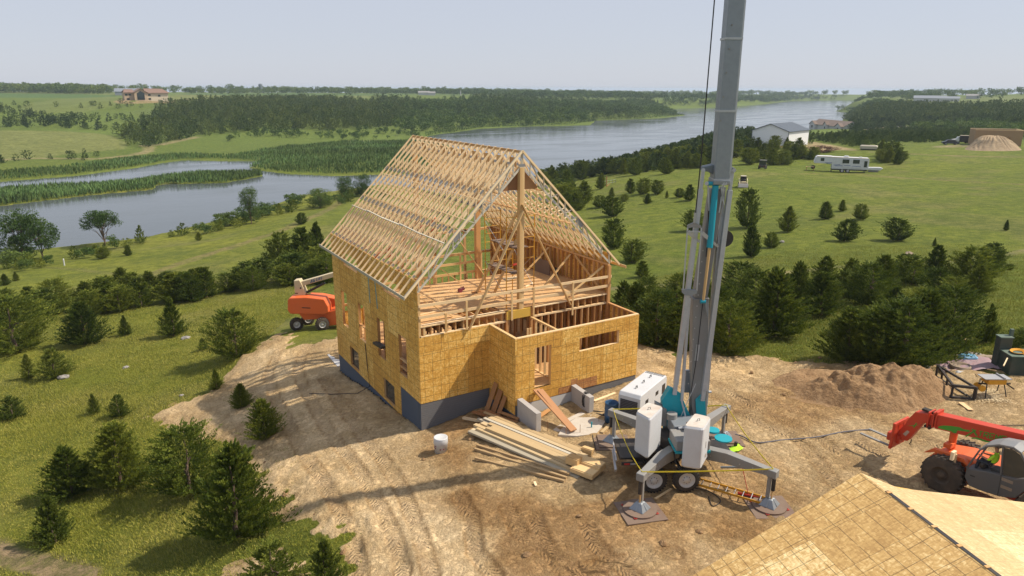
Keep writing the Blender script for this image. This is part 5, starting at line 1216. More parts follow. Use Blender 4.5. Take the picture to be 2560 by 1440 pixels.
# long turquoise side plates carrying the mast foot
for (pts) in ([(1656,1000),(1678,968),(1703,982),(1712,1005),(1728,1040),(1715,1060),(1690,1060),(1655,1085),(1662,1050)],):
    m.prism([cp(x,y,-.25) for x,y in pts],NF*.06); m.prism([cp(x,y,.35) for x,y in pts],NF*.06)
m.prism([cp(1740,998,-.2),cp(1754,985,-.2),cp(1764,1000,-.2),cp(1766,1038,-.2),cp(1742,1038,-.2)],NF*.06)
m.prism([cp(1740,998,.45),cp(1754,985,.45),cp(1764,1000,.45),cp(1766,1038,.45),cp(1742,1038,.45)],NF*.06)
B(m,'mast_foot_plates','cyan',crane,.01)
m=MB(); m.prism([cp(1658,1006,-.19),cp(1676,974,-.19),cp(1700,984,-.19),cp(1700,1050,-.19),cp(1660,1052,-.19)],NF*.5); B(m,'mast_foot_housing','cyan',crane,.02)
m=MB(); m.prism([cp(1641,1008,-.3),cp(1668,1022,-.3),cp(1668,1066,-.3),cp(1642,1062,-.3)],NF*.35); B(m,'control_cabinet','boxgrey',crane,.01)
u=np.array([.88,-.475,0]); v=np.array([.475,.88,0])
def obox(c,du,dv,z0,z1,rz=-.495,bev=.0,tone=None):
    m=MB(); m.box((c[0],c[1],(z0+z1)/2),(du,dv,z1-z0),rz,tone,bev); return m
m=obox(hub-v*.9+u*.0,1.25,1.0,1.02,1.42); B(m,'turntable_deck','boxgrey',crane,.03)
m=obox(hub-v*.9+u*.0,1.30,1.05,.93,1.02); B(m,'turntable_skirt','cyan',crane)
m=obox(hub+v*.1+u*.1,1.1,.9,1.02,1.5); B(m,'turntable_body','galv',crane,.03)
m=MB(); m.cyl(hub+v*.35-u*.35+[0,0,1.45],hub+v*.35-u*.35+[0,0,1.7],.2,n=20); m.cyl(hub-v*.35-u*.2+[0,0,1.42],hub-v*.35+u*.1+[0,0,1.52],.07); B(m,'winch_drum','boxgrey',crane)
m=obox(hub-v*.55+u*.15,.35,.25,1.43,1.72); B(m,'toolbox','mat',crane,.02)
m=MB(); m.cyl(hub-v*.45-u*.3+[0,0,1.45],hub-v*.45-u*.05+[0,0,1.5],.06); m.cyl(cp(1703,1040,-.5),cp(1740,958,-.5),.012); B(m,'hand_line','galv_light',crane)
m=MB(); m.lathe(hub+u*1.5-v*.35+[0,0,.92],(0,0,1),[(0,.01),(0,.33),(.05,.33),(.05,.01)],20,smooth=False); m.lathe(hub+u*1.25+v*.15+[0,0,1.0],(0,0,1),[(0,.01),(0,.25),(.07,.25),(.07,.01)],20,smooth=False); B(m,'cyan_cover','cyan',crane)
# counterweights
def cweight(base4,z0,z1):
    c=sum(np.array(p) for p in base4)/4
    def ring(f,z): return [tuple((np.array(p)-c)*f+c)[:2]+(z,) for p in base4]
    m=MB(); R_=[ring(.90,z0),ring(1,z0+.07),ring(1,z1-.07),ring(.92,z1)]; vs=[];fs=[]
    # rounded corners: 3 points per corner
    def roundr(r4):
        out=[]
        for i in range(4):
            p=np.array(r4[i]);a_=np.array(r4[i-1]);b_=np.array(r4[(i+1)%4]); ra=.09
            da=(a_-p)/np.linalg.norm(a_-p);db=(b_-p)/np.linalg.norm(b_-p)
            out+= [p+da*ra, p+(da+db)*ra*.3, p+db*ra]
        return out
    for r4 in R_: vs+=roundr(r4)
    n=12
    for k in range(3):
        for i in range(n): fs.append((k*n+i,k*n+(i+1)%n,(k+1)*n+(i+1)%n,(k+1)*n+i))
    m.add(vs,fs,None,.5); m.add(vs,[tuple(range(n-1,-1,-1))],None,.5)
    o=B(m,'counterweight','white',crane,.02)
    m=MB(); m.add([tuple(p) for p in vs[3*n:]],[tuple(range(n))],None,.5); m.v=[(a_,b_,c_+.002) for a_,b_,c_ in m.v]; B(m,'dusty_top','whitetop',o)
    t=c+np.array([0,0,0]); m=MB(); m.tube([(t[0]-.07,t[1],z1),(t[0]-.05,t[1],z1+.09),(t[0]+.05,t[1],z1+.09),(t[0]+.07,t[1],z1)],.014,6); B(m,'lifting_eye','boxgrey',o)
    return o
cweight([(4.63,-9.97,0),(5.80,-9.40,0),(5.56,-8.80,0),(4.62,-9.20,0)],.68,2.32)
o=cweight([(5.76,-11.50,0),(6.70,-10.95,0),(6.42,-10.40,0),(5.30,-10.98,0)],.68,2.32)
m=MB(); m.box((6.23,-11.235,1.45),(.03,.006,.25),.53); m.box((6.3,-11.195,.98),(.12,.006,.12),.53); tag(m.build('warning_sticker',M['rocktan'],o))
# chassis
m=obox(hub-u*.35,4.3,.9,.18,.48); B(m,'chassis','black',crane,.02)
m=obox(hub-u*2.0-v*.1,1.1,1.5,.42,.50); B(m,'rear_deck','black',crane)
m=obox(hub-u*2.15-v*1.05,.8,.05,.30,.42); tl=B(m,'rear_bumper','black',crane)
m=obox(hub-u*2.35-v*1.085,.20,.02,.33,.39); B(m,'tail_light','redpaint',tl); m=obox(hub-u*2.12-v*1.085,.2,.02,.33,.39); B(m,'reflector','silver',tl)
def wheel(c,ax,r,wd,parent,rimr,rimmat='rim',tyre='rubber',lugs=26,lug=.02,name='wheel',rimdepth=.25):
    c=np.array(c,float); ax=np.array(ax,float); ax/=np.linalg.norm(ax); m=MB()
    prof=[(-wd/2,rimr),(-wd/2+.005,r*.80),(-wd/2+.03,r*.93),(-wd/2+.06,r*.975),(0,r*.985),(wd/2-.06,r*.975),(wd/2-.03,r*.93),(wd/2-.005,r*.80),(wd/2,rimr),(0,rimr*.96),(-wd/2,rimr)]
    m.lathe(c,ax,prof,36); t=tag(m.build(name,M[tyre],parent))
    m=MB(); a=np.cross(ax,[0,0,1]); a/=np.linalg.norm(a); b_=np.cross(ax,a)
    for k in range(lugs):
        for sd in (-1,1):
            th=2*math.pi*(k+(.5 if sd>0 else 0))/lugs; th2=th+.16
            p=c+(a*math.cos(th)+b_*math.sin(th))*(r*.985)+ax*(sd*wd*.44); q=c+(a*math.cos(th2)+b_*math.sin(th2))*(r*.99)+ax*(sd*wd*.03)
            m.beam(p,q,lug*1.6,lug*1.8,(p+q)/2-c)
    tag(m.build('tread',M[tyre],t))
    m=MB(); m.lathe(c,ax,[(-wd/2+.01,rimr),(-wd/2-.005,rimr*.96),(-wd/2+.03,rimr*.86),(-wd/2+rimdepth*wd,rimr*.78),(-wd/2+rimdepth*wd+.01,rimr*.45),(-wd/2+rimdepth*wd*.3,rimr*.36),(-wd/2+rimdepth*wd*.3,.005)],28)
    tag(m.build('rim',M[rimmat],t))
    m=MB()
    for k in range(8):
        th=k*math.pi/4; p=c+(a*math.cos(th)+b_*math.sin(th))*(rimr*.42)-ax*(wd/2-rimdepth*wd*.8); m.cyl(p,p-ax*.02,rimr*.05,n=6)
    tag(m.build('wheel_nut',M['black'],t)); return t
for s_ in (0,1):
    P=np.array([4.83,-10.12,0])+u*(1.22*s_)-v*.05; wheel((P[0],P[1],-.08),v,.50,.27,crane,.31)
    P2=P+v*2.1; wheel((P2[0],P2[1],-.08),-v,.50,.27,crane,.31)
m=MB(); m.cyl(np.array([4.83,-10.1,-.08]),np.array([4.83,-10.1,-.08])+v*2,.06); m.cyl(np.array([5.9,-10.7,-.08]),np.array([5.9,-10.7,-.08])+v*2,.06); B(m,'axle','black',crane)
# outriggers: arm, jack, foot
CAPS=[((3.58,-10.85),.92,-.6,'FL'),((7.72,-13.05),.90,-.6,'FR'),((5.88,-6.42),.92,-.6,'BL'),((10.2,-8.6),.95,-.6,'BR')]
for (x,y),zc,zg,nm in CAPS:
    e=np.array([x,y,zc-.12]); d=e-(hub+[0,0,.55]); d[2]=0; dn=d/np.linalg.norm(d); s0=hub+dn*.55+[0,0,.52]
    m=MB(); sd=np.cross(dn,[0,0,1])
    L_=np.linalg.norm((e-s0)[:2]); ring=[]
    for f,hh,ww in ((0,.46,.36),(.45,.42,.34),(1.0,.22,.26)):
        c_=s0+(e-s0)*f; c_[2]=(s0[2]*(1-f)+e[2]*f)+(.10 if 0<f<1 else 0)
        ring.append([c_+sd*ww/2*i+np.array([0,0,hh/2*j]) for i,j in ((-1,-1),(1,-1),(1,1),(-1,1))])
    vs=[q for r_ in ring for q in r_]; fs=[(0,3,2,1),(8,9,10,11)]
    for k in range(2):
        for i in range(4): fs.append((k*4+i,k*4+(i+1)%4,(k+1)*4+(i+1)%4,(k+1)*4+i))
    m.add(vs,fs); arm=B(m,'outrigger_arm','boxgrey',crane,.015)
    m=MB(); m.box((x,y,zc-.13),(.34,.30,.30),math.atan2(dn[1],dn[0])); B(m,'end_cap','boxgrey',arm,.03)
    for f in (.25,.45,.62,.78,.9):
        c_=s0+(e-s0)*f; c_[2]=s0[2]*(1-f)+e[2]*f+.03; sg=-1 if np.dot(sd,CAM-c_)<0 else 1
        m=MB(); m.cyl(c_+sd*sg*.12,c_+sd*sg*(.19-.03*f),.025,n=6); B(m,'arm_bolt','silver',arm)
    m=MB(); m.beam((x-dn[0]*.09,y-dn[1]*.09,zc-.25),(x-dn[0]*.09,y-dn[1]*.09,zg+.35),.11,.13,dn); B(m,'jack_leg','boxgrey',arm,.01)
    m=MB(); m.cyl((x+dn[0]*.07,y+dn[1]*.07,zc-.2),(x+dn[0]*.07,y+dn[1]*.07,zc-.80),.07,n=12); B(m,'jack_cylinder','black',arm)
    m=MB(); m.cyl((x+dn[0]*.05,y+dn[1]*.05,zc-.80),(x+dn[0]*.05,y+dn[1]*.05,zg+.22),.035,n=10); B(m,'jack_rod','brace',arm)
    m=MB(); z0=zg+.115; q=[]; ro=.3
    for (hw,zz) in ((.33,z0),(.31,z0+.03),(.15,z0+.24),(.10,z0+.26)):
        for k in range(4): t_=ro+k*math.pi/2+math.pi/4; q.append((x+hw*1.2*math.cos(t_),y+hw*1.2*math.sin(t_),zz))
    m.add(q,[(k*4+i,k*4+(i+1)%4,(k+1)*4+(i+1)%4,(k+1)*4+i) for k in range(3) for i in range(4)]+[(3,2,1,0),(12,13,14,15)])
    for k in range(4):
        t_=ro+k*math.pi/2; m.beam((x+.27*math.cos(t_),y+.27*math.sin(t_),z0+.02),(x+.10*math.cos(t_),y+.10*math.sin(t_),z0+.25),.03,.05)
    B(m,'jack_foot','galv',arm)
    lb={'FL':'near left outrigger','FR':'near right outrigger by the board roof','BL':'outrigger beside the blue barrel','BR':'outrigger next to the yellow vest'}[nm]
    if nm in('FL','FR'):
        e_=empty('ground_mat',(x,y,zg),-.32 if nm=='FL' else -.5,'square brown timber mat under the '+lb,'mat'); m=MB(); m.box((0,-.05,.02),(1.5,1.4,.05),0,bev=.01); m.build('panel',M['mat'],e_)
        m=MB(); m.lathe((x,y,zg+.05),(0,0,1),[(0,.01),(0,.60),(.055,.60),(.055,.01)],28,smooth=False); o=tag(m.build('round_pad',M['mat']),'round brown pad stacked on the mat under the '+lb,'pad')
        for k in range(4):
            t_=.6+k*math.pi/2; m=MB(); m.tube([(x+.60*math.cos(t_-.1),y+.60*math.sin(t_-.1),zg+.07),(x+.67*math.cos(t_),y+.67*math.sin(t_),zg+.07),(x+.60*math.cos(t_+.1),y+.60*math.sin(t_+.1),zg+.07)],.018,6); m.build('rope_handle',M['redpaint'],o)
    else:
        e_=empty('ground_mat',(x,y,zg),-.55,'square brown timber mat under the '+lb,'mat'); m=MB(); m.box((0,0,.02),(1.5,1.35,.05),0,bev=.01); m.build('panel',M['mat'],e_)
        m=MB(); m.box((.0,0,.08),(1.15,1.1,.05),0,bev=.01); m.build('upper_panel',M['mat'],e_); m=MB(); m.box((-.75,0,.06),(.03,1.3,.04)); m.build('edge_strip',M['black'],e_)
m=MB(); m.cyl(hub-v*1.1+u*1.2+[0,0,.15],np.array([8.0,-11.9,.35]),.045); B(m,'steering_ram','galv',crane)
m=MB(); m.beam(hub-u*2.7-v*.1+[0,0,.42],hub-u*2.75-v*1.0+[0,0,.05],.08,.12); m.beam(hub-u*2.65+v*.1+[0,0,.6],hub-u*2.7-v*.8+[0,0,.35],.05,.05); B(m,'folded_ramp','silver',crane)
# bolts, hoses and plates that show on the mast and arms
for k in range(14):
    t_=k/13; q=cp(1719+t_*38,985-t_*360,-.13); 
    m=MB(); m.cyl(q,q-NF*.03,.022,n=6); B(m,'bolt','silver',mast)
for off in (-.16,-.10): m=MB(); m.tube(smooth([cp(1735,1040,off-.1),cp(1728,990,off-.1),cp(1741,900,off-.1),cp(1752,800,off-.1),cp(1764,700,off-.1),cp(1776,600,off-.1)]),.018,6); B(m,'hydraulic_hose','cable',crane)
m=MB(); m.beam(cp(1741,900,-.13),cp(1746,860,-.13),.14,.01,NF); B(m,'data_plate','wrap',mast)
for f in (.02,.40,.78): q=a+(b-a)*f; m=MB(); m.beam(q,q+(b-a)*.012,.60,.66,NF); B(m,'section_collar','galv_light',boom)
for k in range(5):
    q=cp(1800+k*7,300-k*60,-.33); m=MB(); m.cyl(q,q-NF*.02,.03,n=8); B(m,'bolt','boxgrey',boom)
m=MB(); m.tube(smooth([hub-v*.6-u*.5+[0,0,1.0],hub-v*1.4-u*.6+[0,0,.55],hub-v*1.7-u*.2+[0,0,.3],hub-v*1.2+u*.3+[0,0,.25]]),.025,6); B(m,'hydraulic_hose','cable',crane)
m=MB(); P_=[np.array([6.2,-11.0,-.45]),np.array([6.6,-11.3,-.56]),np.array([6.5,-11.9,-.57]),np.array([6.0,-12.0,-.57]),np.array([6.3,-11.5,-.56])]; m.tube(smooth(P_),.018,6); B(m,'air_line','cable',crane)
# yellow strap round the outriggers
cap={k:np.array([x,y,z+.03]) for (x,y),z,_,k in CAPS}
for a_,b_,sag,lb in (('FL','FR',.03,'yellow strap stretched between the two nearest outriggers'),('FR','BR',.12,'yellow strap running from the nearest right outrigger to the far right one'),('BR','BL',.02,'yellow strap passing behind the mast foot'),('BL','FL',.25,'slack yellow strap along the lumber pile side of the crane')):
    A_,C_=cap[a_],cap[b_]; m=MB(); pts=[A_+(C_-A_)*t_-np.array([0,0,sag*4*t_*(1-t_)]) for t_ in np.linspace(0,1,9)]
    for p,q in zip(pts,pts[1:]): m.beam(p,q,.008,.05)
    tag(m.build('yellow_strap',M['tape']),lb,'strap')
m=MB(); m.beam(cap['BR'],cap['BR']-[0,0,.45],.01,.1,NR); m.beam(cap['BR']+NR*.05,cap['BR']+NR*.08-[0,0,.3],.01,.08,NR); tag(m.build('strap_tail',M['tape']),'loose end of yellow strap hanging from the far right outrigger cap','strap')

# ------------------------------------------------------------------ site things
def at_g(px,py): return GP(px,py)
# generator
gen=empty('generator',(8.75,-5.05,-.45),math.atan2(1.30,2.9),'white enclosed generator with black grille beside the blue barrel','generator')
gl=2.95; gw=1.05
m=MB(); m.prism([(-gl/2,-gw/2,.28),(-gl/2,-gw/2,1.30),(-gl/2+.12,-gw/2,1.45),(gl/2-.1,-gw/2,1.45),(gl/2,-gw/2,1.30),(gl/2,-gw/2,.28)],(0,gw,0)); gb=m.build('body',M['white'],gen,.04)
m=MB(); m.box((-gl/2-.004,0,.78),(.03,.82,.72)); gg=m.build('radiator_grille',M['grille'],gen)
m=MB(); 
for k in range(9): m.box((-gl/2-.022,0,.48+k*.075),(.01,.80,.02))
m.build('slat',M['cablegrey'],gg)
m=MB()
for k in range(14):
    for j in range(2): m.box((gl/2-.28+.14*j,-.42+k*.065,1.455),(.10,.035,.01))
m.build('roof_vent',M['black'],gen)
for x in (-.75,.0,.75):
    m=MB(); m.tube([(x-.08,0,1.45),(x-.06,0,1.56),(x+.06,0,1.56),(x+.08,0,1.45)],.02,6); m.build('lifting_bracket',M['black'],gen)
for x,z,wd,hh in ((-.75,.95,.3,.18),(.35,.95,.3,.18),(1.1,.9,.35,.45),(-.3,.6,.12,.12)):
    m=MB(); m.box((x,-gw/2-.004,z),(wd,.012,hh)); m.build('side_port',M['black'],gen)
m=MB(); m.box((0,0,.16),(gl-.1,gw-.1,.24)); m.build('skid',M['boxgrey'],gen)
for y in (-.4,.4): m=MB(); m.cyl((-.9,y-.06,.14),(-.9,y+.06,.14),.26); m.build('support_wheel',M['rubber'],gen)
m=MB(); m.lathe((7.0,-4.98,-.5),(0,0,1),[(0,.01),(0,.29),(.28,.30),(.30,.315),(.33,.30),(.60,.30),(.62,.315),(.65,.30),(.90,.295),(.91,.31),(.93,.30),(.90,.27),(.05,.26),(.05,.01)],28); tag(m.build('blue_barrel',M['bluebarrel']),'open blue plastic barrel between the concrete wall and the white generator','barrel')
bk=empty('white_bucket',(-.22,-2.5,H1(-.22,-2.5)),0,'dirty white bucket standing alone on the dirt left of the lumber pile','bucket')
m=MB(); m.lathe((0,0,0),(0,0,1),[(0,.01),(0,.27),(.40,.29),(.42,.31),(.62,.30),(.66,.29)],28); m.build('pail',M['white'],bk); m=MB(); m.lathe((0,0,.655),(0,0,1),[(0,.30),(.03,.30),(.035,.26),(.02,.24),(.02,.005)],28); m.build('lid',M['white'],bk)
for k in range(9):
    m=MB(); a_=random.random()*6.28; m.box((.291*math.cos(a_),.291*math.sin(a_),.12+random.random()*.4),(.012,.05,.05),a_); m.build('paint_mark',M['purple'],bk)
# concrete wing walls and steps
def wing(x,y0,y1,label):
    m=MB(); m.prism([(x-.13,y0,-.95),(x-.13,y0,.26),(x-.13,y1,.34),(x-.13,y1,-.95)],(.26,0,0)); tag(m.build('concrete_wall',M['concrete'],None,.012),label,'wall')
wing(3.80,-3.96,-2.38,'pale poured concrete side wall beside the stacked lumber'); wing(6.80,-3.80,-2.38,'poured concrete side wall with black hose draped over it')
for (p,q,w_,h_,lb) in (((4.45,-4.35,-.62),(5.0,-4.1,-.62),.30,.12,'short concrete kerb piece at the foot of the leaning plank'),((5.15,-3.95,-.58),(6.45,-3.62,-.58),.24,.16,'long pale concrete strip crossing between the two concrete walls'),((6.6,-4.0,-.56),(7.1,-4.55,-.56),.22,.1,'weathered timber block beside the concrete pad')):
    m=MB(); m.beam(p,q,w_,h_); tag(m.build('footing_block',M['concrete_pale'],None,.01),lb,'block')
m=MB(); 
pts=[(4.3,-4.75),(4.9,-5.25),(5.75,-5.55),(6.3,-5.2),(6.75,-4.9),(6.55,-4.35),(5.9,-3.9),(5.2,-4.15),(4.7,-4.4)]
m.prism([(x,y,H1(x,y)-.05) for x,y in pts],(0,0,.1)); tag(m.build('concrete_pad',M['concrete_pale']),'rough irregular pad of pale spilled concrete in front of the doorway','slab')
m=MB(); m.beam((5.95,-5.65,-.50),(6.9,-5.15,-.50),.14,.09); tag(m.build('form_board',M['pile']),'pale form board along the outer edge of the spilled concrete','board')
m=MB(); m.beam((4.66,-2.42,.60),(4.95,-4.98,-.42),.36,.055,(0,.2,1)); m.beam((4.78,-2.55,.60),(5.0,-4.9,-.45),.30,.05,(0,.2,1)); tag(m.build('ramp_plank',M['board']),'wide brown plank leaning as a ramp up to the doorway','plank')
m=MB(); m.beam((4.5,-2.9,-.55),(5.3,-2.6,-.48),.22,.04); tag(m.build('short_board',M['stud']),'yellowish board on the soil between the concrete walls','board')
m=MB(); m.beam((7.5,-3.1,-.38),(8.9,-2.95,-.35),.14,.04); tag(m.build('short_board',M['truss']),'pale board on the dirt between the hose wall and the generator','board')
m=MB(); rr=random.Random(3)
for k in range(5):
    m.tube([(6.80+.19*math.cos(t_)+.0,-3.45+rr.uniform(-.04,.04)+k*.03,-.06+.40*math.sin(t_)) for t_ in np.linspace(-1.5,4.8,18)],.016,6)
tag(m.build('hose_coil',M['cable']),'coil of black hose hung over the end of the concrete wall','hose')
m=MB(); 
for k in range(3): m.tube([(6.85+.1*k,-3.75-.1*k,-.45),(7.4,-4.15,-.48),(7.5-.1*k,-4.5,-.47),(7.1,-4.3-.1*k,-.48),(6.9,-4.0,-.5)],.016,6)
tag(m.build('hose_tail',M['cable']),'loops of black hose lying on the dirt below the concrete wall','hose')
for x,y in ((4.6,-4.9),(5.2,-5.1),(6.5,-4.75),(4.15,-4.15),(6.9,-3.3)):
    m=MB(); m.cyl((x,y,-.7),(x,y,-.15),.012,n=6); tag(m.build('rebar_stake',M['oldwood']),{4.6:'thin rusty stake at the corner of the spilled concrete nearest the plank',5.2:'thin rusty stake beside the foot of the leaning plank',6.5:'thin stake at the barrel side of the spilled concrete',4.15:'thin stake by the free end of the left concrete wall',6.9:'thin stake inside the hose covered wall'}[x],'stake')
m=MB(); m.cyl((5.9,-5.0,-.55),(5.9,-5.0,-.25),.03,n=8); tag(m.build('marker_can',M['cyan']),'small turquoise marker standing on the concrete pad','marker')
# boards leaning in the corner
for k,(x,w_,h_,tilt,lb) in enumerate(((3.15,.34,1.35,.30,'leftmost tall brown board leaning in the wall corner'),(3.35,.40,1.15,.42,'middle brown board leaning in the wall corner'),(3.48,.30,1.0,.55,'rightmost brown board leaning in the wall corner'))):
    y=-.75-k*.42; m=MB(); m.beam((x-.12-.1*k,y,-.78),(3.52,y+.05,-.78+h_),.34,.02,(0,1,0)); 
    m=MB(); m.prism([(x-.18-.12*k,y-w_/2,-.82),(x-.18-.12*k,y+w_/2,-.82),(3.53,y+w_/2+.03,-.82+h_),(3.53,y-w_/2+.03,-.82+h_)],(-.02,0,.005)); tag(m.build('leaning_board',M['oldwood']),lb,'board')
for k,(p,q,lb) in enumerate((((2.35,-.55,-.72),(3.35,-2.9,-.68),'long thin dark plank on the ground beside the wall corner, outermost'),((2.65,-.6,-.70),(3.5,-2.7,-.62),'dark plank under the leaning boards'),((2.85,-.9,-.62),(3.3,-3.1,-.58),'orange brown plank lying over the others in the corner'),((1.75,-.75,-.80),(2.35,-1.65,-.76),'short pale offcut left of the corner planks'),((3.2,-1.6,-.5),(3.62,-2.6,-.55),'broad brown offcut tipped against the porch wall'))):
    m=MB(); m.beam(p,q,.2 if k!=3 else .14,.04 if k!=3 else .09); tag(m.build('plank',M['oldwood' if k!=3 else 'pile']),lb,'plank')
# lumber pile: boards from one end row to the other
A0=np.array([1.2,-2.25]);A1=np.array([3.05,-1.1]);B0=np.array([3.05,-8.2]);B1=np.array([4.6,-6.35])
rr=random.Random(21); gz=lambda p:H1(p[0],p[1])
LN=['at the near edge of the pile','second from the near edge','third from the near edge','fourth from the near edge','fifth from the near edge','sixth from the near edge','in the middle of the pile','just past the middle of the pile','eighth from the near edge','ninth from the near edge','near the house side of the pile','last on the house side']
k=0
for layer in range(3):
    n=12 if layer==0 else 9 if layer==1 else 6
    for i in range(n):
        f=(i+.5)/n if layer==0 else (.12+.76*(i+.5)/n if layer==1 else .18+.62*(i+.5)/n)
        s0=rr.uniform(-.02,.16); s1=rr.uniform(.86,1.02); g_=f+rr.uniform(-.03,.03)
        p=(A0*(1-f)+A1*f); q=(B0*(1-g_)+B1*g_); P_=p+(q-p)*s0; Q_=p+(q-p)*s1; z=-.72+.06+layer*.105+.02
        w_=rr.choice([.14,.19,.14,.235]); m=MB(); m.beam((P_[0],P_[1],z-.06+rr.uniform(0,.02)),(Q_[0],Q_[1],z+rr.uniform(0,.02)),w_,.09 if rr.random()<.5 else .042)
        lb=['bottom layer','second layer','top layer'][layer]
        tag(m.build('lumber_board',M['pile' if rr.random()<.8 else 'truss_grey']),f"long {['pale','knotty','greyish','yellow'][k%4]} lumber board in the {lb}, {LN[int(f*11.9)]}",'board','boards in the lumber pile'); k+=1
for (p,q,lb) in (((.88,-3.5),(2.6,-7.75),'loose pale timber lying just off the near side of the lumber pile'),((1.1,-3.3),(2.85,-7.6),'second loose timber between the pile and the outer ones'),((.52,-4.2),(2.4,-7.9),'outermost single round edged timber apart from the lumber pile')):
    m=MB(); m.beam((p[0],p[1],gz(p)+.07),(q[0],q[1],gz(q)+.07),.10,.09); tag(m.build('loose_timber',M['pile']),lb,'timber')
for (c_,d_,lb) in (((3.75,-7.6,-.36),(1.3,.5,.22),'banded stack of short plywood strips on the near end of the lumber pile'),((3.35,-7.9,-.44),(1.0,.55,.16),'flat plywood offcuts at the near corner of the lumber pile'),((4.35,-6.75,-.38),(.5,.2,.2),'stubby orange beam end sticking out of the lumber pile'),((3.3,-7.25,-.28),(.55,.35,.3),'upright box of offcuts on the near half of the lumber pile')):
    m=MB(); m.box(c_,d_,-1.2); m.box((c_[0]+.03,c_[1]-.02,c_[2]+d_[2]/2+.015),(d_[0]*.92,d_[1]*.9,.03),-1.17); tag(m.build('plywood_offcuts',M['brace'],None,.004),lb,'offcuts')
# ladder, broom, vest, cables
lad=empty('ladder',(6.95,-11.55,-.5),-1.05,'yellow ladder lying on the ground beside the crane wheels','ladder')
for y in (-.22,.22): m=MB(); m.beam((-.9,y,.12),(1.5,y,.06),.03,.08); m.build('rail',M['yellow'],lad)
for k in range(8): m=MB(); m.cyl((-.75+k*.3,-.22,.10),(-.75+k*.3,.22,.10),.018,n=6); m.build('rung',M['silver'],lad)
br=empty('broom',(7.55,-12.25,-.55),-.95,'push broom with red stick and dark bristles by the ladder foot','broom'); m=MB(); m.box((0,0,.06),(.75,.08,.06)); m.build('head',M['redpaint'],br); m=MB(); m.box((0,0,.0),(.75,.07,.07)); m.build('bristles',M['black'],br); m=MB(); m.cyl((0,0,.08),(-.35,.35,1.05),.014,n=6); m.build('handle',M['redpaint'],br)
ve=empty('hi_vis_vest',(10.0,-9.5,-.58),.4,'bright yellow green vest dropped by the far right outrigger','vest'); m=MB(); pts=[(.55*math.cos(t_)*(.75+.3*math.sin(3*t_)),.30*math.sin(t_)*(.8+.25*math.cos(2*t_+1)),0) for t_ in np.linspace(0,6.28,17)[:-1]]
vs=[(0,0,.12)]+[(x*.6,y*.6,.09+.04*math.sin(5*i)) for i,(x,y,_) in enumerate(pts)]+[(x,y,.02) for x,y,_ in pts]; n=16
m.add(vs,[(0,1+i,1+(i+1)%n) for i in range(n)]+[(1+i,17+i,17+(i+1)%n,1+(i+1)%n) for i in range(n)],None,.5,True); m.build('cloth',M['hivis'],ve); m=MB(); m.cyl((.0,.05,.10),(.02,.05,.28),.07,n=12); tag(m.build('drink_can',M['black']),'dark tumbler standing on the yellow vest','tumbler').location=(10.0,-9.5,-.58)
m=MB(); P=[GP(a,b)+[0,0,.03] for a,b in ((1740,1075),(1800,1080),(1850,1088),(1880,1102),(1905,1106),(1960,1099),(2040,1092),(2100,1080),(2140,1075),(2180,1072))]
m.tube(smooth(P),.03,6); tag(m.build('grey_cable',M['cablegrey']),'long grey cable snaking over the dirt from the crane to the right','cable')
m=MB(); P=[GP(a,b)+[0,0,.03] for a,b in ((2260,1068),(2400,1062),(2560,1060),(2600,1060))]; m.tube(smooth(P),.02,6); tag(m.build('black_cable',M['cable']),'thin dark cable on the dirt behind the telehandler boom','cable')
for px,py,L_,rz,lb in ((1660,1236,1.0,.2,'short yellow board on the dirt left of the crane wheels'),(2415,1014,.8,1.0,'pale plywood strip lying between the black steel frame and the telehandler'),(1340,1212,.3,1.2,'tiny white scrap by the near end of the lumber pile')):
    P=GP(px,py); m=MB(); dx,dy=math.cos(rz)*L_/2,math.sin(rz)*L_/2; m.beam((P[0]-dx,P[1]-dy,P[2]+.05),(P[0]+dx,P[1]+dy,P[2]+.05),.24 if '2415' in str(px) else .09,.03); tag(m.build('scrap_board',M['truss']),lb,'board')
m=MB(); a_=GP(2550,1180); m=MB(); P=onz(2559,1130,-.5); m.beam((P[0],P[1],-.5),(P[0],P[1],2.0),.14,.14); tag(m.build('timber_post',M['oldwood']),'dark upright timber post at the right edge behind the telehandler','post')
# boulder rocks on the slope
for px,py,s_,lb in ((160,950,.30,'grey boulder beside the bright young cedar on the left slope'),(465,850,.27,'pale rounded rock below the tall cedar on the left slope'),(316,923,.18,'small white rock alone in mid slope grass'),(455,992,.12,'little stone just above the pale earth patch'),(2272,634,.38,'pale boulder above the right thicket in the meadow'),(1955,604,.25,'flat stone in the grass right of the two conical cedars')):
    P=GP(px,py); r=np.random.default_rng(int(px)); n=10; vs=[];fs=[]
    for i in range(6):
        ph=math.pi*i/5-.0
        for j in range(n): th=2*math.pi*j/n; q=1+.22*r.normal()*.6; vs.append((P[0]+s_*math.sin(ph)*math.cos(th)*q*1.3,P[1]+s_*math.sin(ph)*math.sin(th)*q,P[2]+s_*.25+s_*.62*math.cos(ph)*q))
    for i in range(5):
        for j in range(n): fs.append((i*n+j,(i+1)*n+j,(i+1)*n+(j+1)%n,i*n+(j+1)%n))
    m=MB(); m.add(vs,fs,None,.5); tag(m.build('boulder',M['rock'] if px!=2272 else M['rocktan']),lb,'rock')
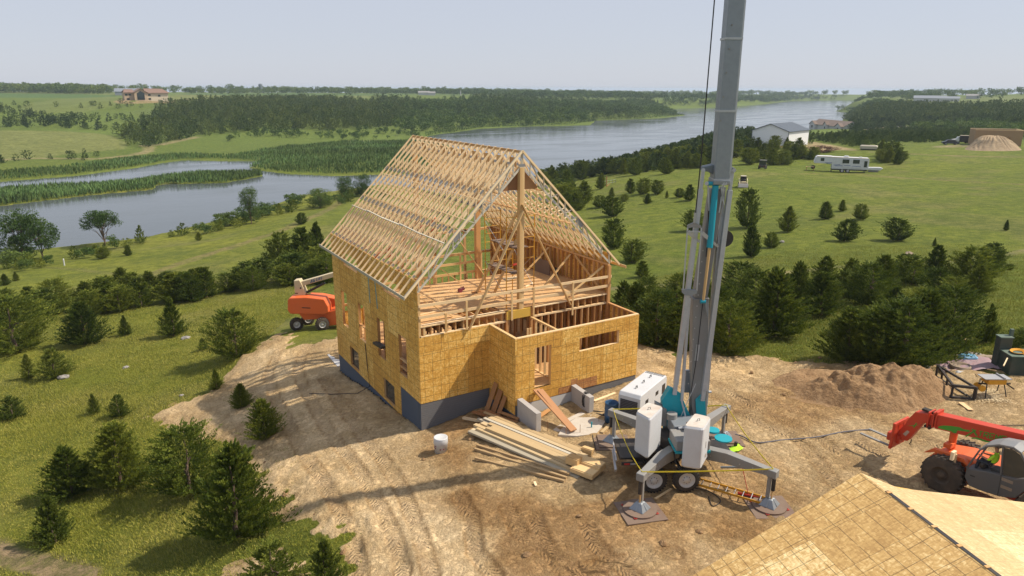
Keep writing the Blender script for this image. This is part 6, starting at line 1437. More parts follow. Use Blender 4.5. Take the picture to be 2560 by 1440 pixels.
# slab behind the house, thin cables on left wall
m=MB(); Q_=[onz(a,b,-2.86) for a,b in ((819,893),(846,884),(852,905),(849,927))]; m.prism([tuple(q_) for q_ in Q_],(0,0,.14)); tag(m.build('white_slab',M['wrap']),'small pale slab on the dirt at the far left corner of the house','slab')
m=MB(); m.tube([(-.05,7.1,.7),(-.06,6.9,-.6),(-.1,6.6,-1.6),(-.7,6.9,H1(-.7,6.9)+.03),(-1.8,8.0,H1(-1.8,8)+.03),(-2.6,9.5,H1(-2.6,9.5)+.03)],.02,6); tag(m.build('wall_cable',M['cable']),'black cord hanging out of a left wall window down to the dirt','cable')
m=MB(); m.beam((-.10,4.15,1.42),(-.10,5.35,1.30),.28,.12); tag(m.build('window_plank',M['black']),'dark plank sticking out of the third window of the left wall','plank')
# ------------------------------------------------------------------ telehandler (local frame: x forward, y left, z up)
AN=math.radians(90+4.0); TO=Vector((14.88,-15.62,-.52))
tel=empty('telehandler',TO,AN,'red telescopic forklift with grey cab and green lettering on its boom','telehandler')
TX=np.array([math.cos(AN),math.sin(AN),0]); TY=np.array([-math.sin(AN),math.cos(AN),0])
def tl(px,py,y):
    P=onplane(px,py,np.array(TO)+TY*y,TY); d=P-np.array(TO); return np.array([d@TX,y,d[2]])
def tb(mb,name,mat,parent=None,bevel=0): return mb.build(name,M[mat],tel if parent is None else parent,bevel)
def slabY(mb,pts,y0,y1,ref=None):
    """side profile given in pixels on the plane y=ref, extruded between y0 and y1"""
    P=[tl(a,b,y1 if ref is None else ref) for a,b in pts]; mb.prism([(p[0],y1,p[2]) for p in P],(0,y0-y1,0))
for (x,y,s_) in ((0,.93,1),(0,-.93,-1),(-3.05,.93,1),(-3.05,-.93,-1)):
    wheel((x,y,.70),(0,-s_,0),.71,.48,tel,.36,'darkrubber','darkrubber',22,.035)
m=MB(); m.box((-1.5,0,.75),(3.6,.9,.5)); m.box((0,0,.7),(.35,1.5,.3)); tb(m,'chassis','tele',None,.04)
m=MB(); m.prism([(.75,.55,.95),(.55,.55,1.22),(-.3,.55,1.42),(-1.2,.55,1.5),(-2.9,.55,1.55),(-2.9,.55,.9),(-.3,.55,.85)],(0,-1.25,0)); tb(m,'hood','orange',None,.06)
m=MB(); m.cyl((.30,-.15,1.25),(.30,-.15,1.95),.13,n=16); m.box((.30,.1,1.5),(.25,.35,.15)); tb(m,'boom_rest','orange')
for y in (.93,):
    m=MB(); m.prism([(.85,.6,1.15),(.55,.6,1.45),(-.5,.6,1.5),(-.8,.6,1.2),(-.5,.6,1.35),(.5,.6,1.32)],(0,.18,0)); tb(m,'fender','orange')
m=MB(); m.box((-.25,1.05,1.62),(.10,.25,.32)); m.box((-.30,.95,1.45),(.06,.06,.4)); tb(m,'work_light','truss')
# boom
BY=-.05
def bq(px,py): return tl(px,py,BY+.2)
a0=bq(2345,1055); b0=bq(2640,1118); d=b0-a0
m=MB(); pts=[bq(2345,1034),bq(2640,1098),bq(2640,1140),bq(2548,1106),bq(2450,1094),bq(2336,1068)]
P=[(p[0],BY+.2,p[2]) for p in pts]
m.prism([(bq(2343,1033)[0],BY+.2,bq(2343,1033)[2]),(bq(2640,1100)[0],BY+.2,bq(2640,1100)[2]),(bq(2640,1138)[0],BY+.2,bq(2640,1138)[2]),(bq(2338,1068)[0],BY+.2,bq(2338,1068)[2])],(0,-.42,0)); bm=tb(m,'boom','tele',None,.02)
m=MB(); m.prism([(q[0],BY+.16,q[2]) for q in (bq(2288,1027),bq(2350,1038),bq(2342,1064),bq(2318,1058),bq(2308,1054),bq(2296,1068),bq(2268,1100),bq(2258,1099),bq(2242,1094),bq(2240,1080),bq(2262,1058),bq(2270,1045))],(0,-.34,0)); gn=tb(m,'boom_head','tele',None,.02)
for px in (2325,2338,2345):
    q=bq(px,1030);q2=bq(px-4,1064); m=MB(); m.box((q[0],BY,(q[2]+q2[2])/2+.02),(.05,.52,q[2]-q2[2]+.08)); tb(m,'boom_collar','tele',bm)
m=MB(); q=bq(2318,1030); m.box((q[0],BY-.05,q[2]+.03),(.5,.22,.08)); tb(m,'hose_guard','rubber',bm)
q=bq(2316,1060); m=MB(); m.cyl((q[0],BY+.28,q[2]),(q[0],BY-.28,q[2]),.05); m.cyl((q[0]-.15,BY+.28,q[2]-.04),(q[0]-.15,BY-.28,q[2]-.04),.05); tb(m,'roller_pin','black',bm)
# green artwork and lettering on the boom's left side
def bplane(pts,mat,name,off=.006):
    m=MB(); P=[bq(a,b) for a,b in pts]; m.prism([(p[0],BY+.2+off,p[2]) for p in P],(0,-.004,0)); return tb(m,name,mat,bm)
bplane([(2346,1066),(2348,1062),(2360,1060),(2378,1061),(2400,1064),(2410,1069),(2427,1072),(2424,1076),(2408,1074),(2395,1072),(2392,1079),(2386,1079),(2378,1074),(2360,1070)],'green','green_swoosh')
m=MB(); P=[bq(a,b) for a,b in ((2430,1090),(2443,1089),(2470,1098),(2490,1101),(2490,1103),(2465,1101),(2440,1093),(2430,1093))]; m.prism([(p[0],BY+.207,p[2]) for p in P],(0,-.004,0)); tb(m,'green_underline','green',bm)
bplane([(2517,1099),(2534,1102),(2534,1105),(2517,1103)],'green','green_dash')
def strokes(word,pl,pr,hh,mb,th=.028,slant=.35):
    """block letters as strokes between baseline points pl..pr"""
    LT={'X':[((0,0),(1,1)),((0,1),(1,0))],'T':[((0,1),(1,1)),((.5,0),(.5,1))],'R':[((0,0),(0,1)),((0,1),(.9,1)),((.9,1),(.9,.5)),((.9,.5),(0,.5)),((.3,.5),(1,0))],'E':[((0,0),(0,1)),((0,1),(1,1)),((0,.5),(.8,.5)),((0,0),(1,0))],
        'M':[((0,0),(0,1)),((0,1),(.5,.35)),((.5,.35),(1,1)),((1,1),(1,0))],'J':[((.8,1),(.8,.1)),((.8,.1),(.1,0)),((.1,0),(0,.35))],'L':[((0,1),(0,0)),((0,0),(.9,0))],'G':[((1,1),(0,1)),((0,1),(0,0)),((0,0),(1,0)),((1,0),(1,.5)),((1,.5),(.5,.5))],'I':[((.4,0),(.4,1))],'F':[((0,0),(0,1)),((0,1),(1,1)),((0,.5),(.8,.5))]}
    pl=np.array(pl);pr=np.array(pr); n=len(word); ex=(pr-pl)/n; up=np.array(hh)
    for i,c_ in enumerate(word):
        if c_==' ': continue
        o_=pl+ex*i; w_=.74 if c_!='I' else .3
        for (x0,y0),(x1,y1) in LT[c_]:
            A_=o_+ex*(x0*w_+slant*y0)+up*y0; C_=o_+ex*(x1*w_+slant*y1)+up*y1; mb.beam(A_,C_,.012,th,np.cross(C_-A_,np.cross(ex,up)))
# letters read left (toward the forks, +x) to right in the photograph: along -x
m=MB(); pl=bq(2446,1085.5); pr=bq(2519,1101); up=bq(2441,1071)-bq(2441,1084)
pl[1]=pr[1]=BY+.208; up[1]=0; strokes('TREME',pl,pr,up,m,.030,.2); xl=bq(2416,1087);xt=bq(2441,1071)
m.beam((xl[0],BY+.208,xl[2]),(xt[0],BY+.208,xt[2]),.012,.05,(0,0,1)); m.beam((bq(2432,1068)[0],BY+.208,bq(2432,1068)[2]),(bq(2444,1086)[0],BY+.208,bq(2444,1086)[2]),.012,.05,(1,0,0)); tb(m,'boom_lettering','green',bm)
m=MB()
for pts in ([(2268,1062),(2285,1060),(2300,1059),(2285,1062)],[(2282,1066),(2290,1054),(2293,1055),(2286,1066)]):
    P=[bq(a,b) for a,b in pts]; m.prism([(p[0],BY+.166,p[2]) for p in P],(0,-.004,0))
tb(m,'green_cross_mark','green',gn)
m=MB(); P=[bq(a,b) for a,b in ((2257,1082),(2268,1073),(2274,1077),(2264,1088))]; m.prism([(p[0],BY+.166,p[2]) for p in P],(0,-.004,0)); tb(m,'load_plate','truss_grey',gn)
# carriage and forks
fx=tl(2240,1075,BY)[0]; fz=tl(2240,1100,BY)[2]
p1=tl(2218,1110,.45); car=MB()
cx=p1[0]-.1; z0=p1[2]-.05
for (y,w_) in ((.48,.10),(-.48,.10),(.2,.06),(-.2,.06)): car.beam((cx-.05,y,z0),(cx-.10,y,z0+1.10),.10,w_,(0,1,0))
for t_ in (.06,.45,.95): car.beam((cx-.05-.05*t_,.55,z0+1.10*t_),(cx-.05-.05*t_,-.55,z0+1.10*t_),.09,.13,(0,0,1))
for k in range(7): car.beam((cx-.12,-.42+k*.14,z0+1.0),(cx-.02,-.42+k*.14,z0+.84),.05,.05)
car.box((cx-.10,.0,z0+.5),(.05,1.0,.9)); tb(car,'fork_carriage','tele',None,.01)
m=MB(); m.box((fx-.05,BY,fz+.22),(.5,.5,.34)); tb(m,'tilt_linkage','tele',None,.03)
for y in (.33,-.33):
    m=MB(); m.beam((cx,y,z0+.02),(cx+1.25,y,z0+.06),.11,.05); m.beam((cx,y,z0),(cx-.1,y,z0+.5),.11,.05); tb(m,'fork','boxgrey')
m=MB(); q=tl(2276,1100,BY+.2); m.tube([(q[0],BY+.1,q[2]+.05),(q[0],BY+.1,q[2]-.08),(q[0]+.05,BY+.1,q[2]-.16),(q[0]-.03,BY+.1,q[2]-.18)],.02,6); tb(m,'hook','black')
# cab
Yc=1.12
prof=[(2413,1188),(2416,1165),(2437,1140),(2450,1118),(2470,1108),(2500,1108),(2535,1114),(2556,1126),(2570,1150),(2572,1190),(2560,1225),(2540,1242),(2500,1238),(2450,1222),(2422,1210)]
P=[tl(a,b,Yc) for a,b in prof]
m=MB(); m.prism([(p[0],Yc,p[2]) for p in [tl(a,b,Yc) for a,b in ((2413,1188),(2418,1166),(2432,1170),(2470,1175),(2500,1183),(2540,1193),(2571,1192),(2562,1225),(2540,1242),(2500,1238),(2450,1222),(2422,1210))]],(0,-.75,0)); cab=tb(m,'cab','cabgrey',None,.03)
# cab posts and roof as ribs
def rib(pts,r,mat,name,y=Yc):
    m=MB(); Q=[tl(a,b,y) for a,b in pts]
    for p,q in zip(Q,Q[1:]): m.beam(p,q,.05,r,(0,1,0))
    return tb(m,name,mat,cab,.01)
for y in (Yc-.02,Yc-.72):
    Qs=[tl(a,b,Yc) for a,b in ((2418,1166),(2437,1140),(2450,1122),(2470,1112),(2500,1110),(2535,1117),(2554,1130),(2566,1155),(2570,1192))]
    m=MB()
    for p,q in zip(Qs,Qs[1:]): m.beam((p[0],y,p[2]),(q[0],y,q[2]),.05,.07,(0,1,0))
    if True:
        p=tl(2510,1110,Yc);q=tl(2504,1183,Yc); m.beam((p[0],y,p[2]),(q[0],y,q[2]),.05,.10,(0,1,0))
    tb(m,'cab_pillar','cabgrey',cab)
Qs=[tl(a,b,Yc) for a,b in ((2448,1122),(2468,1110),(2500,1107),(2537,1114),(2556,1128))]
m=MB(); vs=[];n=len(Qs)
for q in Qs:
    for yy,dz in ((Yc+.03,0),(Yc-.37,.06),(Yc-.78,0)): vs.append((q[0],yy,q[2]+dz+.02))
for q in Qs:
    for yy,dz in ((Yc+.03,0),(Yc-.37,.06),(Yc-.78,0)): vs.append((q[0],yy,q[2]+dz-.03))
fs=[]
for i in range(n-1):
    for j in range(2): a_=i*3+j; fs.append((a_,a_+1,a_+4,a_+3)); fs.append((3*n+a_+3,3*n+a_+4,3*n+a_+1,3*n+a_))
    fs.append((i*3,(i+1)*3,3*n+(i+1)*3,3*n+i*3)); fs.append((i*3+2,3*n+i*3+2,3*n+(i+1)*3+2,(i+1)*3+2))
fs.append((0,3*n,3*n+1,1)); fs.append((1,3*n+1,3*n+2,2)); a_=(n-1)*3; fs.append((a_,a_+1,3*n+a_+1,3*n+a_)); fs.append((a_+1,a_+2,3*n+a_+2,3*n+a_+1))
m.add(vs,fs,None,.5); rf=tb(m,'cab_roof','cabroof',cab)
q=tl(2540,1112,Yc-.3); m=MB(); m.cyl((q[0],Yc-.3,q[2]+.02),(q[0],Yc-.3,q[2]+.11),.06,.045,n=12); tb(m,'beacon','orange',cab)
q=tl(2433,1186,Yc); m=MB(); m.box((q[0],Yc+.004,q[2]),(.16,.02,.04)); tb(m,'door_handle','black',cab)
for a_,b_,w_,h_ in ((2520,1198,.34,.11),(2517,1216,.34,.11)):
    q=tl(a_,b_,Yc); m=MB(); m.box((q[0],Yc+.003,q[2]),(w_,.006,h_)); tb(m,'label_plate','rocktan',cab)
p=tl(2505,1183,Yc);q=tl(2495,1236,Yc); m=MB(); m.beam((p[0],Yc+.001,p[2]),(q[0],Yc+.001,q[2]),.01,.015,(0,1,0)); tb(m,'door_seam','black',cab)
m=MB(); m.prism([(z_[0],Yc-.005,z_[2]) for z_ in [tl(a,b,Yc) for a,b in ((2512,1115),(2535,1121),(2552,1133),(2564,1157),(2566,1190),(2540,1190),(2508,1182))]],(0,-.006,0)); tb(m,'rear_window','glass',cab)
m=MB(); q=tl(2490,1185,Yc); m.box((q[0]+.0,Yc-.40,q[2]+.05),(.5,.45,.14),bev=.04); m.box((q[0]-.25,Yc-.40,q[2]+.32),(.12,.45,.6),.0,bev=.04); tb(m,'seat','black',cab)
q2=tl(2455,1165,Yc); m=MB(); m.cyl((q2[0],Yc-.38,q2[2]-.1),(q2[0]-.12,Yc-.38,q2[2]+.18),.03); 
tx=(q2[0]-.12,Yc-.38,q2[2]+.18); m.tube([(tx[0]+.04*math.cos(t_),tx[1]+.19*math.sin(t_),tx[2]+.19*math.cos(t_)*.9) for t_ in np.linspace(0,6.28,20)],.016,6); m.box((q2[0]+.05,Yc-.38,q2[2]+.0),(.2,.5,.2),bev=.04); tb(m,'steering_wheel','black',cab)
# operator: one skinned body with clothing patches
def person_seated(origin,face,label,shirt='hivis'):
    """seated figure, origin = hips, face = yaw; limbs from a skin skeleton"""
    e=empty('person',origin,face,label,'person')
    J={'hip':(0,0,.02,.15),'waist':(-.02,0,.18,.13),'chest':(.0,0,.38,.155),'neck0':(.0,0,.50,.075),'neck':(.02,0,.57,.055),
       'shl':(.0,.17,.46,.065),'ell':(.12,.24,.24,.045),'wrl':(.36,.16,.24,.033),'hal':(.43,.13,.26,.036),
       'shr':(.0,-.17,.46,.065),'elr':(.12,-.24,.24,.045),'wrr':(.36,-.16,.24,.033),'har':(.43,-.13,.26,.036),
       'thl':(.10,.10,.03,.085),'knl':(.46,.13,.05,.062),'anl':(.50,.13,-.36,.045),'tol':(.64,.14,-.42,.04),
       'thr':(.10,-.10,.03,.085),'knr':(.46,-.13,.05,.062),'anr':(.50,-.13,-.36,.045),'tor':(.64,-.14,-.42,.04)}
    Ed=[('hip','waist'),('waist','chest'),('chest','neck0'),('neck0','neck'),('chest','shl'),('shl','ell'),('ell','wrl'),('wrl','hal'),('chest','shr'),('shr','elr'),('elr','wrr'),('wrr','har'),('hip','thl'),('thl','knl'),('knl','anl'),('anl','tol'),('hip','thr'),('thr','knr'),('knr','anr'),('anr','tor')]
    # head sits on the same surface
    J['head']=(.04,0,.70,.095); J['crown']=(.03,0,.77,.075); Ed+= [('neck','head'),('head','crown')]
    # fingers: five short chains per hand
    for s_,k in ((1,'hal'),(-1,'har')):
        x,y,z,_=J[k]
        for i in range(4):
            J[f'{k}f{i}']=(x+.055,y-s_*.028+s_*i*.019,z-.005+.003*i,.0095); J[f'{k}g{i}']=(x+.085-.004*abs(i-1.5),y-s_*.03+s_*i*.019,z-.035,.008); Ed+=[(k,f'{k}f{i}'),(f'{k}f{i}',f'{k}g{i}')]
        J[k+'t']=(x+.02,y-s_*.05,z-.005,.011); J[k+'u']=(x+.05,y-s_*.055,z-.02,.009); Ed+=[(k,k+'t'),(k+'t',k+'u')]
    names=list(J); me=bpy.data.meshes.new('body'); me.from_pydata([J[n_][:3] for n_ in names],[(names.index(a),names.index(b)) for a,b in Ed],[])
    o=bpy.data.objects.new('body',me); COL.objects.link(o); o.parent=e
    sk=o.modifiers.new('skin','SKIN'); sk.branch_smoothing=.6; sk.use_smooth_shade=True
    for i,n_ in enumerate(names): r_=J[n_][3]; me.skin_vertices[0].data[i].radius=(r_,r_); 
    me.skin_vertices[0].data[0].use_root=True
    sb=o.modifiers.new('sub','SUBSURF'); sb.levels=1; sb.render_levels=1
    # skin / shirt / trousers by height, in one material
    g=G('operator_skin_and_clothes'); x,y,z=g.sep(g.obj()); c=g.mix(g.math('GREATER_THAN',z,.52),(.42,.78,.03),(.45,.24,.16))
    c=g.mix(g.math('GREATER_THAN',x,.17),c,(.45,.24,.16)); low=g.math('LESS_THAN',z,.13); c=g.mix(low,c,(.03,.035,.05)); me.materials.append(g.fin(c,.8))
    m=MB(); m.lathe((.035,0,.735),(0,0,1),[(0,.145),(.012,.15),(.02,.118),(.07,.108),(.11,.075),(.125,.005)],20); m.prism([(.13,-.07,.735),(.19,-.04,.73),(.19,.04,.73),(.13,.07,.735)],(0,0,.012)); m.build('hard_hat',M['rocktan'],e)
    m=MB(); 
    for s_ in (-1,1): m.cyl((.125,s_*.035,.705),(.136,s_*.035,.705),.012,n=8)
    m.build('eye',M['black'],e)
    m=MB(); m.beam((.13,0,.70),(.155,0,.672),.022,.025,(0,1,0)); m.build('nose',M['skin'],e); m=MB(); m.box((.128,0,.645),(.01,.05,.01)); m.build('mouth',M['redpaint'],e)
    for s_ in (-1,1): m=MB(); m.box((.03,s_*.098,.70),(.035,.02,.055),bev=.006); m.build('ear',M['skin'],e)
    return e
q=tl(2487,1178,Yc); W_o=np.array(TO)+TX*(q[0]+.14)+TY*(Yc-.34)+np.array([0,0,q[2]+.10])
person_seated(W_o,AN,'person in yellow green shirt and pale cap seated in the telehandler cab')
# ------------------------------------------------------------------ boom lift left of the house
# local frame: x towards image right along the chassis, y away
LB=GP(770,812); LZ=float(LB[2])
LO=np.array(onz(742,800,LZ+.2)); 
lift=empty('boom_lift',(0,0,0),0,'orange and cream self propelled boom lift parked at the far left corner of the house','boom lift')
LC=np.array([1.3,22.6,LZ]); 
def lp(px,py,off=0.0): return onplane(px,py,LC+NF*off,NF)
for (px,py,off) in ((741,803,-.25),(806,813,-.9),(770,800,1.6),(838,806,1.0)):
    c=lp(px,py,off); c[2]=H1(c[0],c[1])+.46; wheel(c,(NF*.92-NR*.38),.47,.36,lift,.25,'rim','darkrubber',20,.035)
m=MB(); P=[lp(a,b,-.6) for a,b in ((744,783),(800,786),(843,775),(850,812),(818,818),(800,800),(760,802))]; m.prism(P,NF*1.3); B(m,'chassis','orange',lift,.05)
m=MB(); P=[lp(a,b,-.9) for a,b in ((719,752),(724,747),(765,745),(810,750),(820,768),(822,783),(812,788),(726,787),(719,778))]; m.prism(P,NF*1.0); B(m,'engine_hood','orange',lift,.06)
m=MB(); P=[lp(a,b,.55) for a,b in ((770,740),(800,741),(838,748),(842,778),(828,782),(818,762),(780,758))]; m.prism(P,NF*.8); B(m,'tank_hood','orange',lift,.06)
m=MB(); P=[lp(a,b,.12) for a,b in ((782,742),(812,748),(826,770),(826,782),(812,776),(804,758),(784,752))]; m.prism(P,NF*.4); B(m,'engine_bay','black',lift)
m=MB(); P=[lp(a,b,-.3) for a,b in ((734,704),(748,702),(754,712),(764,735),(763,746),(738,745))]; m.prism(P,NF*.65); B(m,'turret','cream',lift,.04)
m=MB(); a_=lp(748,712,0);b_=lp(846,684,0); d=b_-a_; m.beam(a_,b_+d*.55,.40,.33,(0,0,1)); lbm=B(m,'lift_boom','cream',lift,.03)
m=MB(); pl=lp(776,708.5,-.215);pr=lp(806,700,-.215); up=np.array([0,0,.20]); strokes('JLG LIFT',pl,pr,up,m,.035,.25); B(m,'boom_lettering','blue',lbm)
m=MB(); m.cyl(lp(766,733,0),lp(812,709,0),.09,n=14); B(m,'lift_cylinder','black',lift); m=MB(); m.cyl(lp(738,735,-.28),lp(745,735,-.28),.04); m.box(lp(752,722,-.31),(.12,.03,.12)); B(m,'turret_cap','black',lift)
m=MB(); a_=lp(752,780,-.905); m.prism([lp(755,770,-.915),lp(776,771,-.915),lp(776,773,-.915),(lp(755,772,-.915))],NF*.01); B(m,'model_mark','black',lift)
# boom end: orange basket rails seen through the open rear gable
jb=empty('lift_basket_boom',(0,0,0),0,None,None); bpy.data.objects.remove(jb)
end=lp(846,684,0)+d*.55
m=MB(); m.beam(end,(9.3,17.8,4.9),.30,.28); m.beam(end-[0,0,.5],(9.2,17.6,4.3),.14,.12); B(m,'upper_boom','orange',lift,.02)
m=MB()
for z in (4.3,4.9,5.4):
    m.tube([(9.3,17.3,z),(10.1,17.3,z),(10.1,18.8,z),(9.3,18.8,z),(9.3,17.3,z)],.03,6)
for x,y in ((9.3,17.3),(10.1,17.3),(10.1,18.8),(9.3,18.8)): m.cyl((x,y,4.3),(x,y,5.4),.03,n=6)
m.box((9.7,18.05,4.3),(.8,1.5,.05)); B(m,'work_basket','black',lift)
# ------------------------------------------------------------------ low roof in the lower right corner
A_=np.array(onz(2152,1178,3.8));Bq=np.array(onz(2500,1440,3.8)); r_=(Bq-A_)/np.linalg.norm(Bq-A_); nl=np.array([r_[1],-r_[0],0])
def rplane(px,py,sl,sd):
    nn=nl*sd; N=np.array([sl*nn[0],sl*nn[1],1]); return onplane(px,py,A_,N)
gar=empty('sheathed_garage',(0,0,0),0,'low building with bare strand board gable roof in the lower right corner','building')
Bf=A_+r_*7.0
L1=rplane(1730,1440,.42,1); dl=(L1-A_); L2=A_+dl*1.12; L3=L2+r_*7.0
def sheet(name,P,mat,parent,U,th=.03):
    """flat roof panel with metre UVs along U"""
    P=[np.array(p) for p in P]; N=np.cross(P[1]-P[0],P[2]-P[0]); N/=np.linalg.norm(N); N=N if N[2]>0 else -N
    U=np.array(U)-N*np.dot(U,N); U/=np.linalg.norm(U); Vv=np.cross(N,U); n=len(P)
    m=MB(); uv=[(float((p-P[0])@U),float((p-P[0])@Vv)) for p in P]
    vs=[tuple(p) for p in P]+[tuple(p-N*th) for p in P]
    fs=[tuple(range(n)),tuple(range(2*n-1,n-1,-1))]+[(i,n+i,n+(i+1)%n,(i+1)%n) for i in range(n)]
    m.add(vs,fs,[uv,uv[::-1]]+[[(0,0),(0,.1),(1,.1),(1,0)]]*n,.5); return tag(m.build(name,M[mat],parent))
sheet('roof_panel',[A_,L2,L3,Bf],'osb_roof',gar,r_)
R1=rplane(2249,1217,.34,-1);R2=rplane(2680,1264,.34,-1); R3=R2+r_*4.0
sheet('roof_panel',[A_+[0,0,-.004],Bf+[0,0,-.004],R3,R2,R1],'osb_roof_pale',gar,(R2-R1))
m=MB(); s0=A_+r_*.95; 
m.beam(s0+nl*(-.05)+[0,0,.0],s0+r_*6-nl*.05,.10,.02); tag(m.build('ridge_gap',M['black'],gar))
for k in range(8):
    m=MB(); q=A_+r_*(1.0+k*.75)-nl*.05; m.beam(q+[0,0,.01],q+r_*.08+[0,0,.01],.12,.03); m.build('ridge_block',M['stud'],gar)
# gable wall and eave walls under the roof
g0=A_+r_*.35; 
m=MB(); base_z=-.65; wl=g0+dl*1.0; m.prism([(wl[0],wl[1],wl[2]-.05),(g0[0],g0[1],g0[2]-.08),(R2[0]+r_[0]*.6,R2[1]+r_[1]*.6,R2[2]-.1),(R2[0]+r_[0]*.6,R2[1]+r_[1]*.6,base_z),(wl[0],wl[1],base_z)],tuple(r_*.1)); m.build('gable_wall',M['osb'],gar)
m=MB(); wl2=wl+r_*6.4; m.prism([(wl[0],wl[1],wl[2]-.06),(wl2[0],wl2[1],wl[2]-.06),(wl2[0],wl2[1],base_z),(wl[0],wl[1],base_z)],tuple(nl*-.1)); m.build('eave_wall',M['osb'],gar)
m=MB()
for k in range(11):
    q=A_+r_*(.5+.61*k); m.beam(q-[0,0,.14],q+dl*1.08-[0,0,.14],.04,.18)
m.build('rafters',M['stud'],gar).location=(0,0,0)
# ------------------------------------------------------------------ soil heap and things behind the telehandler
def heap(name,c,rx,ry,h,rz,mat,label,seed=1,n=90,rough=.35,gully=False):
    r=np.random.default_rng(seed); U_=np.linspace(-1.15,1.15,n); a,b=np.meshgrid(U_,U_); x=a*rx; y=b*ry; cs,sn=math.cos(rz),math.sin(rz)
    X_=c[0]+x*cs-y*sn; Y_=c[1]+x*sn+y*cs; q=np.hypot(a,b); q=q*(1+.25*(vn(X_+seed*7,Y_,rx*.6)-.5))
    hh=np.clip(1-q,0,1); prof=np.minimum(hh*1.9,1-(1-np.clip(hh*1.25,0,1))**2)*h
    prof*=(.72+.5*vn(X_,Y_+seed,rx*.45)); nz_=(vn(X_,Y_,rx*.16)-.5)*.45+(vn(X_,Y_,rx*.07)-.5)*.28+(vn(X_,Y_,rx*.03)-.5)*.10
    if gully: nz_=nz_*.5-.35*np.abs(np.sin(np.arctan2(b,a)*11+vn(X_,Y_,rx*.2)*4))**3
    Zz=H(X_,Y_)+prof+nz_*rough*np.clip(hh*3,0,1)*h-.12*np.clip(q-.9,0,1)*3
    V_=np.c_[X_.ravel(),Y_.ravel(),Zz.ravel()]; i=np.arange(n-1)[:,None]*n; j=np.arange(n-1)[None]; F_=np.stack([i+j,i+j+1,i+n+j+1,i+n+j],-1).reshape(-1,4)
    return tag(npmesh(name,V_,F_,mat,tone=np.full(len(F_),.5),smooth=True),label,'soil heap')
def soil(name,c0,c1,c2,s=1.2):
    g=G(name); p=g.pos(); n1=g.noise(s,6,.65,p); n2=g.noise(s*6,5,.65,p); c=g.ramp(g.math('ADD',g.math('MULTIPLY',n1,.6),g.math('MULTIPLY',n2,.4)),(.32,c0),(.5,c1),(.7,c2)); g.bump(g.math('ADD',n2,g.math('MULTIPLY',n1,.8)),.12); return g.fin(c,.95,0,.15)
M['soil']=soil('dark_topsoil',(.19,.11,.055),(.30,.19,.10),(.43,.29,.165))
M['soil2']=soil('pale_subsoil',(.24,.18,.12),(.34,.26,.17),(.42,.34,.23),.3)
c=GP(2185,985); heap('soil_heap',GP(2195,975),3.9,2.2,1.12,-.52,M['soil'],'large brown soil heap behind the telehandler forks',3,160,.9)
heap('soil_heap',GP(2045,950),2.6,1.4,.42,-.4,M['soil'],'low spread of loose soil left of the large heap',4,60,.6)
heap('soil_heap',GP(2480,368)+[0,0,0],9.3,6.5,3.3,0,M['soil2'],'big pale eroded earth mound in front of the distant board walls',5,110,.3,True)
for k in range(26):   # clods around the large heap and track edge, one countable stone each
    px,py=[(1925,900),(1990,905),(2050,893),(2118,915),(1880,930),(1960,985),(2010,1005),(730,1130),(745,1190),(715,1240),(790,1290),(760,1245),(700,1205),(820,1330),(640,1050),(668,1160),(860,1385),(1060,1150),(1150,1190),(1240,1065),(1180,1100),(905,1395),(1320,1390),(1450,1290),(1750,1330),(1660,1360)][k]
    P=GP(px,py); s_=.05+.10*random.random(); m=MB(); r=random.Random(k); m.box((P[0],P[1],P[2]+s_*.3),(s_*2.2,s_*1.7,s_*1.2),r.random()*3,bev=s_*.45); tag(m.build('clod',M['soil']),'small clod or stone lying loose on the bare dirt','clod','clods scattered over the dirt')
# table saw
P=GP(2478,985); sw=empty('table_saw',(P[0],P[1],P[2]),-.55,'yellow table saw on folding stand standing on pale sawdust','table saw')
m=MB(); m.box((0,0,.80),(.85,.55,.26),bev=.02); m.build('housing',M['yellow'],sw); m=MB(); m.box((0,0,.95),(1.25,.62,.04)); m.box((.28,0,1.0),(.05,.65,.07)); m.build('table_top',M['silver'],sw)
for x in (-.5,.5):
    for s_ in (-1,1): m=MB(); m.cyl((x*.8,s_*.15,.68),(x,s_*.36,0),.025,n=8); m.build('leg',M['black'],sw)
for x in (-.62,): 
    for y in (-.2,.2): m=MB(); m.cyl((x,y-.04,.45),(x,y+.04,.45),.15,n=16); m.build('stand_wheel',M['yellow'],sw)
m=MB(); m.beam((-.7,0,.62),(.8,0,.62),.06,.06); m.beam((.6,.0,.62),(1.1,.1,.30),.05,.05); m.build('stand_frame',M['steelblack'],sw)
m=MB(); rr=np.random.default_rng(5); Ps=GP(2490,982); n=3200; x=rr.normal(size=n)*.55;y=rr.normal(size=n)*.35; zz=H(Ps[0]+x,Ps[1]+y)+.045
V_,F_=kites(np.c_[Ps[0]+x,Ps[1]+y,zz],np.c_[rr.normal(size=(n,2)),rr.random(n)*.25],.04+.04*rr.random(n),.03+.03*rr.random(n),rr.random(n)*.3); M['dust']=paint('sawdust',(.68,.55,.34),.9,.2); tag(npmesh('sawdust',V_,F_,M['dust'],tone=rr.random(n)),kind='stuff')
for k,(a,b,z0,z1,lb) in enumerate((((2465,942),(2482,968),.5,.95,'white batten propped upright against the left side of the table saw'),((2508,945),(2500,958),1.15,1.0,'short white batten angled up behind the saw table'),((2420,932),(2478,955),.05,.5,'long white batten running from the patterned tarp to the saw'),((2525,975),(2600,1000),.05,.05,'pair of thin battens on the ground right of the saw'))):
    p=GP(*a);q=GP(*b); m=MB(); m.beam(p+[0,0,z0],q+[0,0,z1],.05,.04); tag(m.build('batten',M['truss']),lb,'batten')
